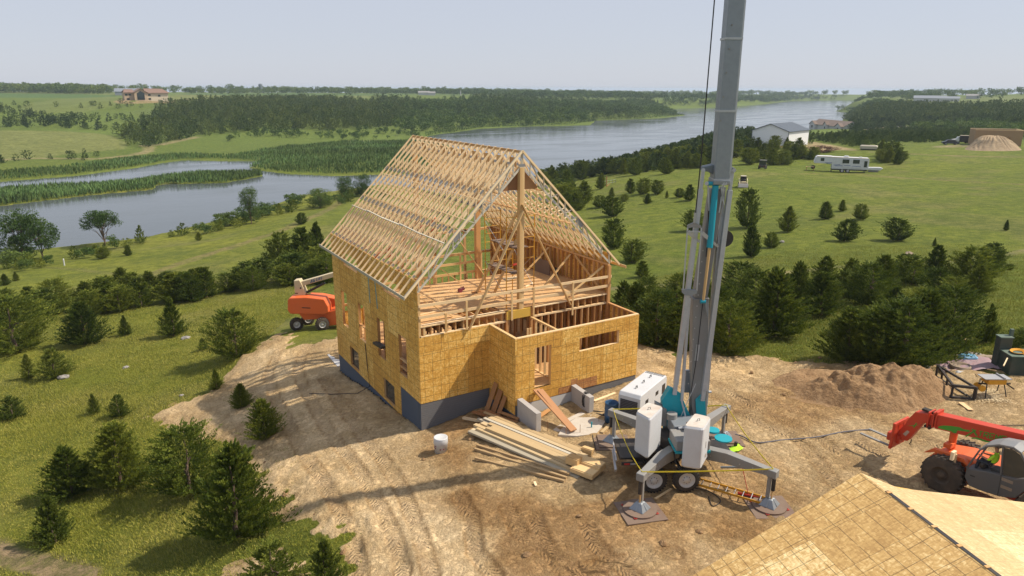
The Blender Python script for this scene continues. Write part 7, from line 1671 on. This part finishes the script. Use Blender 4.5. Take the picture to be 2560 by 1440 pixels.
# black steel frame
fr=empty('steel_frame',(0,0,0),0,'black steel box frame attachment lying beside the soil heap','steel frame')
p0=GP(2340,940)+[0,0,.1]; p1=GP(2378,992); ax_=np.array([p1[0]-p0[0],p1[1]-p0[1],0]); Lf=np.linalg.norm(ax_); ax_/=Lf; sd_=np.array([-ax_[1],ax_[0],0])
pts=[]
for s_ in (0,1):
    for hz in (.05,.65):
        m=MB(); m.beam(p0+sd_*s_*.0+[0,0,hz-.1],p0+ax_*Lf+sd_*s_*.95+[0,0,hz-.1],.09,.09); m.build('rail',M['steelblack'],fr)
for t_ in (.0,.33,.66,1.0):
    m=MB(); q=p0+ax_*Lf*t_; m.beam(q+[0,0,-.1],q+[0,0,.6],.08,.08); m.build('post',M['steelblack'],fr)
m=MB(); q=p0+ax_*Lf+sd_*.95; m.beam(q+[0,0,-.1],q+[0,0,.6],.12,.12); m.build('post',M['steelblack'],fr)
for z in (-.05,.55): m=MB(); m.beam(p0+ax_*Lf+[0,0,z],p0+ax_*Lf+sd_*.95+[0,0,z],.12,.12); m.build('crossbar',M['steelblack'],fr)
# utility boxes with coiled cord
P=GP(2535,925); ub=empty('utility_box',(P[0],P[1],P[2]),-.62,'dark green utility transformer box with yellow cord coiled on its lid','utility box')
m=MB(); m.box((.1,.0,.5),(1.4,1.15,1.0),bev=.03); m.build('cabinet',M['utility'],ub); m=MB(); m.box((.1,0,1.02),(1.45,1.2,.05)); m.build('lid',M['utilitytop'],ub)
P2=GP(2497,915); u2=empty('utility_pedestal',(P2[0],P2[1],P2[2]),-.62,'narrow grey green electrical pedestal left of the transformer box','utility box'); m=MB(); m.box((0,0,.85),(.6,.45,1.7),bev=.02); m.build('cabinet',M['utility'],u2); m=MB(); m.box((0,0,1.72),(.66,.5,.06)); m.box((.35,.1,1.9),(.15,.15,.4)); m.build('cap',M['utilitytop'],u2); m=MB(); m.cyl((.1,-.25,.2),(.14,-.25,.65),.03); m.build('white_pipe',M['white'],u2)
m=MB(); c_=np.array([P[0],P[1],P[2]+1.07]); rr_=random.Random(4)
for k in range(6): m.tube([(c_[0]+(.30+.03*k)*math.cos(t_),c_[1]+(.22+.02*k)*math.sin(t_),c_[2]+.02*k*.6) for t_ in np.linspace(0,6.28,20)],.018,5)
for k in range(3): m.tube(smooth([c_+[-.1+.1*k,-.2,.02],c_+[-.3+.15*k,-.68,-.1],c_+[-.35+.15*k,-.74,-.7],c_+[-.6+.2*k,-.95,-1.02],c_+[-.2,-1.1,-1.04]]),.016,5)
tag(m.build('extension_cable',M['hose']),'bright yellow cord coiled and hanging over the transformer box','cord')
# tarps, rocks around fire ring
P=GP(2410,912); m=MB(); n=14; vs=[];fs=[]
for i in range(n):
    for j in range(n): x=(i/(n-1)-.5)*3.2; y=(j/(n-1)-.5)*2.0; a_=-.6; X_=P[0]+x*math.cos(a_)-y*math.sin(a_); Y_=P[1]+x*math.sin(a_)+y*math.cos(a_); vs.append((X_,Y_,H1(X_,Y_)+.06+.22*vn([X_*3],[Y_*3],1.1)[0]))
for i in range(n-1):
    for j in range(n-1): fs.append((i*n+j,(i+1)*n+j,(i+1)*n+j+1,i*n+j+1))
m.add(vs,fs,None,.5,True); tag(m.build('patterned_tarp',M['tarp']),'crumpled pinkish grey tarp spread inside the ring of stones','tarp')
P=GP(2418,899); m=MB(); m.box((P[0],P[1],P[2]+.2),(.9,.55,.34),-.6,bev=.1); tag(m.build('bottle_pack',M['bluetarp']),'shrink wrapped blue pack of bottles on the tarp edge','bottle pack')
P=GP(2400,920); m=MB(); m.lathe(P+[0,0,.12],(0,0,1),[(0,.01),(0,.5),(.15,.5),(.16,.42),(.06,.40),(.06,.01)],20); tag(m.build('fire_ring_lid',M['rocktan']),'round tan lid in the middle of the tarp','lid')
P=GP(2404,932); m=MB(); m.box((P[0],P[1],P[2]+.12),(.7,.3,.16),-.3,bev=.07); tag(m.build('white_bag',M['wrap']),'white plastic bag at the front of the tarp','bag')
for k,(px,py,s_) in enumerate(((2306,918,.42),(2318,908,.34),(2325,900,.3),(2340,897,.4),(2352,890,.34),(2365,888,.4),(2380,886,.42),(2398,889,.36),(2414,887,.34),(2432,890,.5),(2452,893,.4),(2470,893,.36))):
    P=GP(px,py); m=MB(); r=random.Random(40+k); m.box((P[0],P[1],P[2]+s_*.22),(s_*1.9,s_*1.1,s_*.62),r.uniform(-.9,.3),bev=s_*.22)
    tag(m.build('ring_stone',M['rocktan'] if k%3 else M['rock'],None,.03),['large pale flat stone at the left end of the stone ring','second stone from the left end of the stone ring','third stone from the left end of the stone ring','broad tan stone where the stone ring bends','stone just past the bend of the ring','sixth stone of the ring behind the tarp','dark flat stone behind the tarp','eighth stone of the ring behind the tarp','stone leaning behind the bottle pack','long reddish stone right of the bottle pack','stone between the long stone and the pedestal','last stone of the ring beside the pedestal'][k],'stone','stones of the ring by the tarp')
P=GP(2382,858); m=MB(); e=empty('planter_box',P,-.5,'low black box with tan lid in the grass behind the stone ring','box'); m.box((0,0,.2),(1.2,.6,.4),bev=.03); m.build('tub',M['black'],e); m=MB(); m.box((0,0,.42),(1.3,.68,.05)); m.build('lid',M['brace'],e)
P=GP(650,0) if False else None
P=GP(161,668); m=MB(); m.cyl(P,P+[0,0,.9],.09,n=10); m.lathe(P+[0,0,.9],(0,0,1),[(0,.09),(.1,.07),(.12,.01)],10); tag(m.build('marker_post',M['white']),'small white marker post on the far left meadow','post')

# ------------------------------------------------------------------ travel trailer
def facing(P):  # yaw so that local -y looks at the drone
    d=CAM[:2]-P[:2]; return math.atan2(d[0],-d[1])
P=GP(2098,427); rv=empty('travel_trailer',P,facing(P)+.10,'white fifth wheel travel trailer parked on the meadow','trailer')
def rp(mb,n_,mat,par=None,bev=0): return mb.build(n_,M[mat],rv if par is None else par,bev)
L_=11.2; m=MB(); y0=-1.2
pr_=[(-5.6,1.9),(-5.6,2.35),(-5.35,3.25),(-5.0,3.5),(-2.2,3.5),(-1.6,3.4),(5.5,3.3),(5.6,3.1),(5.6,.75),(-1.9,.75),(-1.95,1.85)]
m.prism([(x,y0,z) for x,z in pr_],(0,2.4,0)); body=rp(m,'body','white',None,.08)
m=MB(); m.box((2.4,-1.24,2.05),(3.9,.12,1.9)); so_=rp(m,'slide_out','white',body,.03)
for x,z,wd,hh in ((-3.95,2.75,.75,.45),(.9,2.5,.85,.62),(3.0,2.5,.85,.62)):
    m=MB(); m.box((x if x>0 else x,-1.31 if x>0 else -1.215,z),(wd+.5 if x>0 else wd,.03,hh+.25)); rp(m,'window','glass',so_ if x>0 else body,.02)
m=MB(); m.box((4.95,-1.215,2.0),(.62,.03,1.35)); rp(m,'window','glass',body)
for p,q in (((-3.4,2.05),(-1.9,2.1)),((-3.1,1.95),(-2.2,1.85)),((-1.5,1.6),(-.2,1.75)),((-1.2,1.45),(.3,1.5))):
    m=MB(); m.beam((p[0],-1.21,p[1]),(q[0],-1.21,q[1]),.01,.10); rp(m,'stripe','blue',body)
for p,q in (((.6,1.55),(1.9,1.6)),((2.3,1.5),(4.0,1.45))):
    m=MB(); m.beam((p[0],-1.31,p[1]),(q[0],-1.31,q[1]),.01,.09); rp(m,'stripe','blue',so_)
m=MB(); m.box((1.0,.0,3.50),(1.0,.8,.28),bev=.1); rp(m,'air_conditioner','white',body); m=MB(); m.beam((-5.2,-1.21,3.42),(5.5,-1.21,3.26),.04,.07); rp(m,'roof_edge_trim','brace',body); m=MB(); m.box((3.9,0,3.4),(.6,.5,.18),bev=.05); rp(m,'roof_vent','white',body)
for x in (.35,1.5):
    wheel((x,-1.02,.42),(0,1,0),.42,.24,rv,.27); wheel((x,1.02,.42),(0,-1,0),.42,.24,rv,.27)
m=MB(); m.box((1.8,0,.62),(7.2,2.1,.25)); rp(m,'frame','black')
for x,y in ((-1.8,-.9),(-1.8,.9),(5.0,-.9),(5.0,.9)): m=MB(); m.cyl((x,y,.75),(x,y,0),.05,n=8); rp(m,'jack_stand','black')
R_=lambda x,y,z=0:(rv.matrix_basis@Vector((x,y,z)))
tp=R_(-6.3,-.5); tb_=empty('folding_table',(tp.x,tp.y,tp.z),rv.rotation_euler.z,'small wooden table with items under the nose of the trailer','table'); m=MB(); m.box((0,0,1.0),(1.7,.8,.07)); m.build('tabletop',M['brace'],tb_)
for x in (-.75,.75):
    for y in (-.3,.3): m=MB(); m.beam((x,y,0),(x,y,1.0),.08,.08); m.build('leg',M['oldwood'],tb_)
m=MB(); m.box((tp.x+1.0,tp.y,tp.z+.85),(.9,.6,.8),rv.rotation_euler.z,bev=.2); tag(m.build('dark_bin',M['black']),'dark rounded bin between the table and the trailer','bin')
bp=R_(7.0,1.5); bo=empty('small_boat',(bp.x,bp.y,bp.z),rv.rotation_euler.z,'small white boat lying behind the trailer end','boat'); m=MB(); m.prism([(-1.6,-.6,.5),(-1.6,-.6,1.15),(1.4,-.6,1.2),(1.9,-.6,1.0),(1.3,-.6,.5)],(0,1.2,0)); m.build('hull',M['white'],bo,.12); m=MB(); m.box((0,0,.3),(2.0,.8,.3)); m.build('cradle',M['boxgrey'],bo)
# utility vehicle and skid steer
P=GP(1905,420); uv_=empty('utility_vehicle',P,facing(P)-.12,'small dark side by side utility vehicle seen from behind','utility vehicle')
def up_(mb,n_,mat,bev=0): return mb.build(n_,M[mat],uv_,bev)
m=MB(); m.prism([(-.75,-1.3,.35),(-.75,-1.3,.95),(-.75,1.2,.95),(-.75,1.5,.75),(-.75,1.5,.35)],(1.5,0,0)); up_(m,'body','black',.05); m=MB(); m.box((0,.1,1.95),(1.5,1.5,.08)); up_(m,'roof','cabgrey',.03)
for x in (-.7,.7):
    for y in (-.6,.8): m=MB(); m.cyl((x,y,.9),(x,y,1.95),.04,n=8); up_(m,'roof_post','black')
m=MB(); m.box((0,-.6,1.4),(1.35,.03,.9)); up_(m,'rear_screen','glass'); m=MB(); m.box((0,.1,1.2),(1.3,.35,.6),bev=.05); up_(m,'seat','black')
for x in (-.7,.7):
    for y in (-.9,1.0): wheel((x,y,.33),(-x,0,0),.33,.26,uv_,.17,'boxgrey')
for x in (-.45,.45): m=MB(); m.box((x,-1.31,.72),(.2,.02,.1)); up_(m,'tail_light','redpaint')
P=GP(1856,465); sk_=empty('skid_steer',P,facing(P)+.05,'cream and brown skid steer loader standing on the meadow beside the boom','skid steer')
def sp_(mb,n_,mat,bev=0): return mb.build(n_,M[mat],sk_,bev)
m=MB(); m.box((0,.2,.65),(1.1,2.2,.7)); sp_(m,'body','cream',.06); m=MB(); m.box((0,.1,1.95),(1.0,1.2,.1)); sp_(m,'cab_roof','truss_grey',.02)
for x in (-.46,.46):
    for y in (-.45,.7): m=MB(); m.beam((x,y,.9),(x,y,1.95),.09,.09); sp_(m,'cab_post','black')
m=MB(); m.box((0,.15,1.15),(.8,.5,.5),bev=.08); sp_(m,'seat','black'); m=MB(); m.box((0,.72,1.4),(.85,.04,.9)); sp_(m,'rear_panel','black')
for x in (-.72,.72):
    m=MB(); m.beam((x,1.1,1.35),(x,-.5,1.15),.10,.2); m.beam((x,-.5,1.2),(x*.9,-1.35,.45),.10,.18); sp_(m,'lift_arm','cream')
    for y in (-.5,.7): wheel((x,y,.36),(-x,0,0),.36,.24,sk_,.18,'cream')
m=MB(); m.prism([(-.85,-1.35,.1),(-.85,-1.35,.75),(-.85,-1.5,.6),(-.85,-1.85,.12)],(1.7,0,0)); sp_(m,'bucket','boxgrey',.01)
# play frame / gate / little trailer among trees
P=GP(1515,466); pf_=empty('timber_play_frame',P,.3,'small timber post frame with pale netting on the hill right of the roof','frame'); 
m=MB(); m.beam((0,0,0),(0,0,2.3),.14,.14); m.build('post',M['oldwood'],pf_); m=MB(); m.beam((.2,0,.1),(1.4,0,.6),.12,.12); m.build('rail',M['oldwood'],pf_)
for k in range(5): m=MB(); m.beam((.3+k*1.3,1.2,0),(.3+k*1.3,1.2,1.1),.06,.06); m.build('fence_post',M['cablegrey'],pf_)
for z in (.5,1.05): m=MB(); m.beam((.3,1.2,z),(5.5,1.2,z),.04,.05); m.build('fence_rail',M['galv_light'],pf_)
# ------------------------------------------------------------------ shed
def gable(name,P,rz,wd,ln,he,rise,wall,roof,label,cat,oh=.4,rooft=.18):
    e=empty(name,P,rz,label,cat); m=MB(); x=wd/2;y=ln/2
    m.prism([(-x,-y,-.6),(x,-y,-.6),(x,-y,he),(0,-y,he+rise),(-x,-y,he)],(0,ln,0)); w_=m.build('wall',M[wall],e)
    sl_=rise/x; m=MB()
    for s_ in (-1,1): m.prism([(0,-y-oh,he+rise+.02),(s_*(x+oh),-y-oh,he-sl_*oh+.02),(s_*(x+oh),-y-oh,he-sl_*oh+.02+rooft),(0,-y-oh,he+rise+.02+rooft)],(0,ln+2*oh,0))
    r_=m.build('roof',M[roof],e); return e,w_,r_
g=G('white_ribbed_siding'); x,y,z=g.sep(g.obj()); f=g.math('LESS_THAN',g.math('FRACT',g.math('DIVIDE',g.math('ADD',x,y),.3)),.14); g.bump(f,.02); M['siding']=g.fin(g.mix(g.math('MULTIPLY',f,.18),(.82,.85,.87),(.60,.63,.66)),.5)
g=G('slate_metal_roof'); x,y,z=g.sep(g.obj()); f=g.math('LESS_THAN',g.math('FRACT',g.math('DIVIDE',y,.4)),.12); g.bump(f,.02); M['slateroof']=g.fin(g.mix(g.math('MULTIPLY',f,.3),(.055,.075,.10),(.10,.12,.15)),.45)
M['shingle']=paint('brown_shingles',(.20,.15,.12),.85,.4,6,dirtcol=(.14,.11,.09)); M['redroof']=paint('reddish_shingles',(.22,.14,.11),.85,.3,3); M['stonewall']=paint('tan_stucco',(.50,.38,.26),.8,.2,3); M['palewall']=paint('cream_stucco',(.62,.55,.42),.8,.2,3)
c0=np.array(onz(1876,358,-3.4));c1=np.array(onz(1968,362,-3.3)); rz=math.atan2(c1[1]-c0[1],c1[0]-c0[0]); wd=float(np.linalg.norm((c1-c0)[:2])); nr=np.array([-math.sin(rz),math.cos(rz),0]); ln=17.0; cc=(c0+c1)/2+nr*ln/2; cc[2]=min(c0[2],c1[2])
sh,wl_,rf_=gable('white_shed',cc,rz,wd,ln,4.35,2.15,'siding','slateroof','white metal shed with dark slate blue gable roof by the lake','shed')
m=MB(); m.box((wd/2-1.1,-ln/2-.03,1.1),(1.2,.08,2.3)); m.build('door',M['white'],sh); m=MB(); m.box((wd/2-.05,-ln/2-.03,2.1),(.14,.1,4.6)); m.build('corner_trim',M['slateroof'],sh); m=MB(); m.box((-wd/2+.05,-ln/2-.03,2.1),(.14,.1,4.6)); m.build('corner_trim',M['slateroof'],sh)
m=MB(); m.box((0,-ln/2-.02,.75),(wd-.2,.05,.07)); m.build('base_trim',M['slateroof'],sh); m=MB(); m.box((wd/2-1.95,-ln/2-.06,2.3),(.15,.1,.3)); m.build('wall_lamp',M['black'],sh)
# farther houses
c0=GP(2022,321);c1=GP(2106,320); rz=math.atan2(c1[1]-c0[1],c1[0]-c0[0]); wd=float(np.linalg.norm((c1-c0)[:2])); nr=np.array([-math.sin(rz),math.cos(rz),0]); cc=(c0+c1)/2+nr*6; cc[2]=min(c0[2],c1[2])+.9
e,wl_,rf_=gable('wrapped_house',cc,rz-math.pi/2,11,wd-1,2.9,3.1,'wrap','shingle','single storey house wrapped in white sheathing beyond the shed at the lake','house',.5)
for (yy,w_,h_,ww) in ((-wd/2+5.2,7.5,3.0,4.4),(wd/2-4.4,7.0,2.9,3.4),(.8,4.0,3.3,2.5)):
    m=MB(); m.prism([(5.4,yy+w_/2,-.5),(5.4,yy+w_/2,h_),(5.4,yy,h_+2.3),(5.4,yy-w_/2,h_),(5.4,yy-w_/2,-.5)],(1.6,0,0)) if False else m.prism([(5.4,yy-w_/2,-.5),(5.4,yy+w_/2,-.5),(5.4,yy+w_/2,h_),(5.4,yy,h_+2.0),(5.4,yy-w_/2,h_)],(1.7,0,0)); gb_=m.build('gable_bay',M['wrap'],e)
    m=MB()
    for s_ in (-1,1): m.prism([(4.9,yy,h_+2.05),(4.9,yy+s_*(w_/2+.4),h_-.15),(4.9,yy+s_*(w_/2+.4),h_+.05),(4.9,yy,h_+2.3)],(2.6,0,0))
    m.build('bay_roof',M['shingle'],gb_); m=MB(); m.box((7.12,yy,1.5),(.08,2.2 if w_>5 else 1.5,1.6)); m.build('window',M['glass'],gb_)
# far left house
c0=GP(318,256);c1=GP(382,252.5); P=GP(350,254.5); rz=facing(P)+.15; 
e,wl_,rf_=gable('tan_house',P+[0,4,0],rz,9,12,6.2,2.6,'stonewall','redroof','large tan house with reddish roof and tall glazed gable on the far left hill','house',.8)
m=MB(); m.prism([(-11,-2,-1),(-4.4,-2,-1),(-4.4,-2,6.0),(-11,-2,6.0)],(0,10,0)); m.build('left_wing',M['stonewall'],e); m=MB(); m.prism([(-11.6,-2.8,5.9),(-4,-2.8,5.9),(-4,3,8.2),(-10,3,8.2)],(0,.1,.3)); m.prism([(-11.6,8.8,5.9),(-4,8.8,5.9),(-4,3,8.2),(-10,3,8.2)],(0,-.1,.3)); m.build('left_roof',M['redroof'],e)
m=MB(); m.prism([(4.4,-3,-1),(20,-3,-1),(20,-3,5.6),(4.4,-3,5.6)],(0,11,0)); m.build('right_wing',M['palewall'],e)
m=MB(); m.prism([(3.5,-4,5.5),(21,-4,5.5),(17,2.5,8.6),(3.5,2.5,8.8)],(0,.1,.35)); m.prism([(3.5,9,5.5),(21,9,5.5),(17,2.5,8.6),(3.5,2.5,8.8)],(0,-.1,.35)); m.prism([(21,-4,5.5),(21,9,5.5),(17,2.5,8.6)],(.1,0,.3)); m.build('right_roof',M['redroof'],e)
m=MB(); m.prism([(-2.6,-6.06,.6),(2.6,-6.06,.6),(2.6,-6.06,5.6),(0,-6.06,7.2),(-2.6,-6.06,5.6)],(0,-.1,0)); m.build('glazed_gable',M['glass'],e)
for x,y,z in ((-9.5,-2.1,4.4),(-7.0,-2.1,4.4),(-8.5,-2.1,1.2),(6.5,-3.1,4.2),(6.5,-3.1,1.2),(13.5,-3.1,3.6)): m=MB(); m.box((x,y,z),(1.8,.15,1.3)); m.build('window',M['glass'],e)
# distant board walls house
c0=np.array(onz(2432,358,-2.2));c1=np.array(onz(2551,361,-2.2)); P=(c0+c1)/2; e=empty('distant_frame_house',(0,0,0),0,'roofless house shell of brown sheathing boards with lumber top edge at the right','house')
wd=float(np.linalg.norm((c1-c0)[:2])); ux=(c1-c0)/np.linalg.norm((c1-c0)[:2]); ux[2]=0; nx=np.array([-ux[1],ux[0],0]); zb_=min(c0[2],c1[2])-.6; gh=4.4+.6
M['sheath_d']=paint('brown_sheathing',(.34,.22,.12),.85,.3,.6)
m=MB(); m.holed(tuple([c0[0],c0[1],zb_]),tuple(ux),(0,0,1),tuple(-nx),(0,wd),(0,gh),[(wd*.27,wd*.32,1.9,3.3),(wd*.45,wd*.54,1.0,3.3),(wd*.70,wd*.75,1.9,3.3)],.1); m.build('front_wall',M['sheath_d'],e)
m=MB(); m.prism([tuple(c1[:2])+(zb_,),tuple(c1[:2])+(zb_+gh,),tuple((c1+nx*9)[:2])+(zb_+gh,),tuple((c1+nx*9)[:2])+(zb_,)],tuple(ux*-.12)); m.build('side_wall',M['osb_roof_pale'],e)
m=MB(); m.prism([tuple((c0+nx*9)[:2])+(zb_,),tuple((c0+nx*9)[:2])+(zb_+gh,),tuple((c1+nx*9)[:2])+(zb_+gh,),tuple((c1+nx*9)[:2])+(zb_,)],tuple(nx*.12)); m.prism([tuple(c0[:2])+(zb_,),tuple(c0[:2])+(zb_+gh,),tuple((c0+nx*9)[:2])+(zb_+gh,),tuple((c0+nx*9)[:2])+(zb_,)],tuple(ux*.12)); m.build('back_walls',M['sheath_d'],e)
m=MB(); t0=c0+nx*.1;t1=c1+nx*.1; m.beam((t0[0],t0[1],zb_+gh+.06),(t1[0],t1[1],zb_+gh+.06),.3,.16); t2=c0+nx*9;t3=c1+nx*9; m.beam((t2[0],t2[1],zb_+gh+.06),(t3[0],t3[1],zb_+gh+.06),.3,.16); m.beam((c1[0],c1[1],zb_+gh+.08),(t3[0],t3[1],zb_+gh+.08),.3,.14); m.build('top_plate',M['truss'],e)
for f in (.295,.495,.725):
    m=MB(); q=c0+ux*wd*f+nx*.2; m.beam((q[0]-ux[0]*.5,q[1]-ux[1]*.5,zb_+1.2),(q[0]-ux[0]*.5,q[1]-ux[1]*.5,zb_+3.5),.12,.12); m.beam((q[0]+ux[0]*.5,q[1]+ux[1]*.5,zb_+1.2),(q[0]+ux[0]*.5,q[1]+ux[1]*.5,zb_+3.5),.12,.12); m.beam((q[0]-ux[0]*.9,q[1]-ux[1]*.9,zb_+1.0),(q[0]+ux[0]*.3,q[1]+ux[1]*.3,zb_+3.5),.1,.1); m.build('opening_frame',M['stud'],e)
def boxcar(name,px,py,dims,mat,label,cat,top=None,wheels=True):
    P=GP(px,py); rz=facing(P); e=empty(name,P,rz,label,cat); L_,W_,Hh=dims
    m=MB(); m.box((0,0,Hh/2+.35),(L_,W_,Hh),bev=.1); m.build('body',M[mat],e); m=MB(); m.box((0,0,Hh+.37),(L_*.98,W_*.98,.06)); m.build('roof',M[top or mat],e)
    if wheels:
        for x in (-L_*.08,L_*.08): m=MB(); m.cyl((x,-W_/2-.02,.35),(x,-W_/2+.2,.35),.35,n=14); m.build('wheel',M['rubber'],e)
    m=MB(); m.box((L_*.3,-W_/2-.02,Hh*.35),(.9,.04,.3)); m.build('marker_plate',M['silver'],e)
boxcar('cargo_trailer',2416,354,(4.4,2.2,2.0),'black','black enclosed cargo trailer beside the distant board walls','trailer','truss_grey')
P=GP(2374,358); e=empty('parked_car',P,facing(P)+.25,'dark blue car parked left of the black cargo trailer','car')
m=MB(); m.prism([(-2.3,-.9,.35),(-2.3,-.9,.85),(-1.5,-.9,1.0),(-.9,-.9,1.5),(.8,-.9,1.5),(1.5,-.9,1.0),(2.3,-.9,.9),(2.3,-.9,.35)],(0,1.8,0)); m.build('body',paint('dark_car_paint',(.02,.03,.05),.3,.1),e,.08)
m=MB(); m.prism([(-1.3,-.92,1.02),(-.85,-.92,1.42),(.75,-.92,1.42),(1.3,-.92,1.02)],(0,1.84,0)); m.build('window',M['glass'],e)
for x in (-1.4,1.4):
    for y in (-.8,.8): wheel((x,y,.33),(0,-y,0),.33,.22,e,.2)
P=GP(2398,352); e=empty('parked_pickup',P,facing(P)+.25,'white and brown pickup parked behind the dark blue car','pickup')
m=MB(); m.prism([(-2.5,-.95,.4),(-2.5,-.95,1.0),(-1.2,-.95,1.1),(-.8,-.95,1.8),(.8,-.95,1.8),(1.0,-.95,1.1),(2.6,-.95,1.1),(2.6,-.95,.4)],(0,1.9,0)); m.build('body',M['white'],e,.06); m=MB(); m.box((0,0,1.5),(1.5,1.94,.4)); m.build('window',M['glass'],e)
for x in (-1.6,1.6):
    for y in (-.85,.85): wheel((x,y,.4),(0,-y,0),.4,.25,e,.22)
P=GP(2170,372); e=empty('covered_trailer',P,facing(P),'low grey tarped trailer on the meadow edge beyond the travel trailer','trailer'); m=MB(); m.box((0,0,.75),(4.6,1.8,1.2),bev=.25); m.build('cover',M['truss_grey'],e); m=MB(); m.box((0,0,.25),(4.2,1.6,.3)); m.build('base',M['black'],e)
V_,F_,T_=cedar(77,120,14,1,.7,.14)
P=GP(2052,378); o=npmesh('brush_pile',V_*np.array([7,5,2.2])*.8+P,F_,M['dry'],tone=T_); tag(o,'reddish brown pile of dead brush between the shed and the travel trailer','brush pile')
for px,py,L_,hh,lb in ((2262,318,9,1.6,'dark machinery row on the far clearing right of the wrapped house'),(2300,316,6,1.4,'second dark item row on the far clearing')):
    P=GP(px,py); e=empty('machinery',P,facing(P),lb,'machinery'); r=random.Random(px)
    for k in range(5): m=MB(); m.box((-L_/2+k*L_/4,r.uniform(-1,1),hh*.4),(L_/6,1.5,hh*r.uniform(.5,1)),bev=.1); m.build('unit',M['black' if k%2 else 'boxgrey'],e)
# silo, tower, far farms
P=GP(651,234); e=empty('silo',P,0,'dark tall silo on the far left skyline','silo'); m=MB(); m.cyl((0,0,0),(0,0,14),3.4,n=20); m.build('drum',M['slate'],e); m=MB(); m.lathe((0,0,14),(0,0,1),[(0,3.4),(1.2,2.4),(1.8,.1)],20); m.build('dome',M['slate'],e)
P=GP(1150,240); e=empty('slim_tower',P,0,'slim pale tower on the far skyline above the roof ridge','tower'); m=MB(); m.cyl((0,0,0),(0,0,7),.8,.6,n=12); m.build('shaft',M['wrap'],e); m=MB(); m.cyl((0,0,7),(0,0,7.8),.95,n=12); m.build('cap',M['boxgrey'],e)
for k,(px,py,w_,l_,h_,rs_,wm,rm,lb) in enumerate(((1058,238,9,16,3.2,2.2,'wrap','boxgrey','low white farm building on the far field above the ridge'),(1078,238.5,7,10,3,2,'wrap','boxgrey','smaller white farm building right of the low one above the ridge'),(318,241,14,26,4,3.5,'galv','galv','grey roofed barn behind the tan house'),(2322,249,12,30,3,2.5,'wrap','galv','long pale farm building on the far right plateau'),(2368,250,10,20,3,2,'wrap','galv','second pale farm building on the far right plateau'),(2430,243,9,14,3.5,2,'wrap','boxgrey','small white building among trees at the far right'))):
    P=GP(px,py); gable('farm_building',P,facing(P)+math.pi/2,w_,l_,h_,rs_,wm,rm,lb,'building')
# ------------------------------------------------------------------ haze
far=9000.0
m=MB(); m.box((CAM[0],CAM[1],-18.0),(far*2,far*2,78.0)); hz=bpy.data.materials.new('haze_air'); hz.use_nodes=True; t_=hz.node_tree; t_.nodes.remove(t_.nodes['Principled BSDF'])
pv=t_.nodes.new('ShaderNodeVolumePrincipled'); pv.inputs['Color'].default_value=(.70,.84,1.0,1); pv.inputs['Density'].default_value=.00015; pv.inputs['Anisotropy'].default_value=.1
t_.links.new(pv.outputs[0],t_.nodes['Material Output'].inputs['Volume']); M['haze']=hz; tag(m.build('haze',hz),kind='stuff')
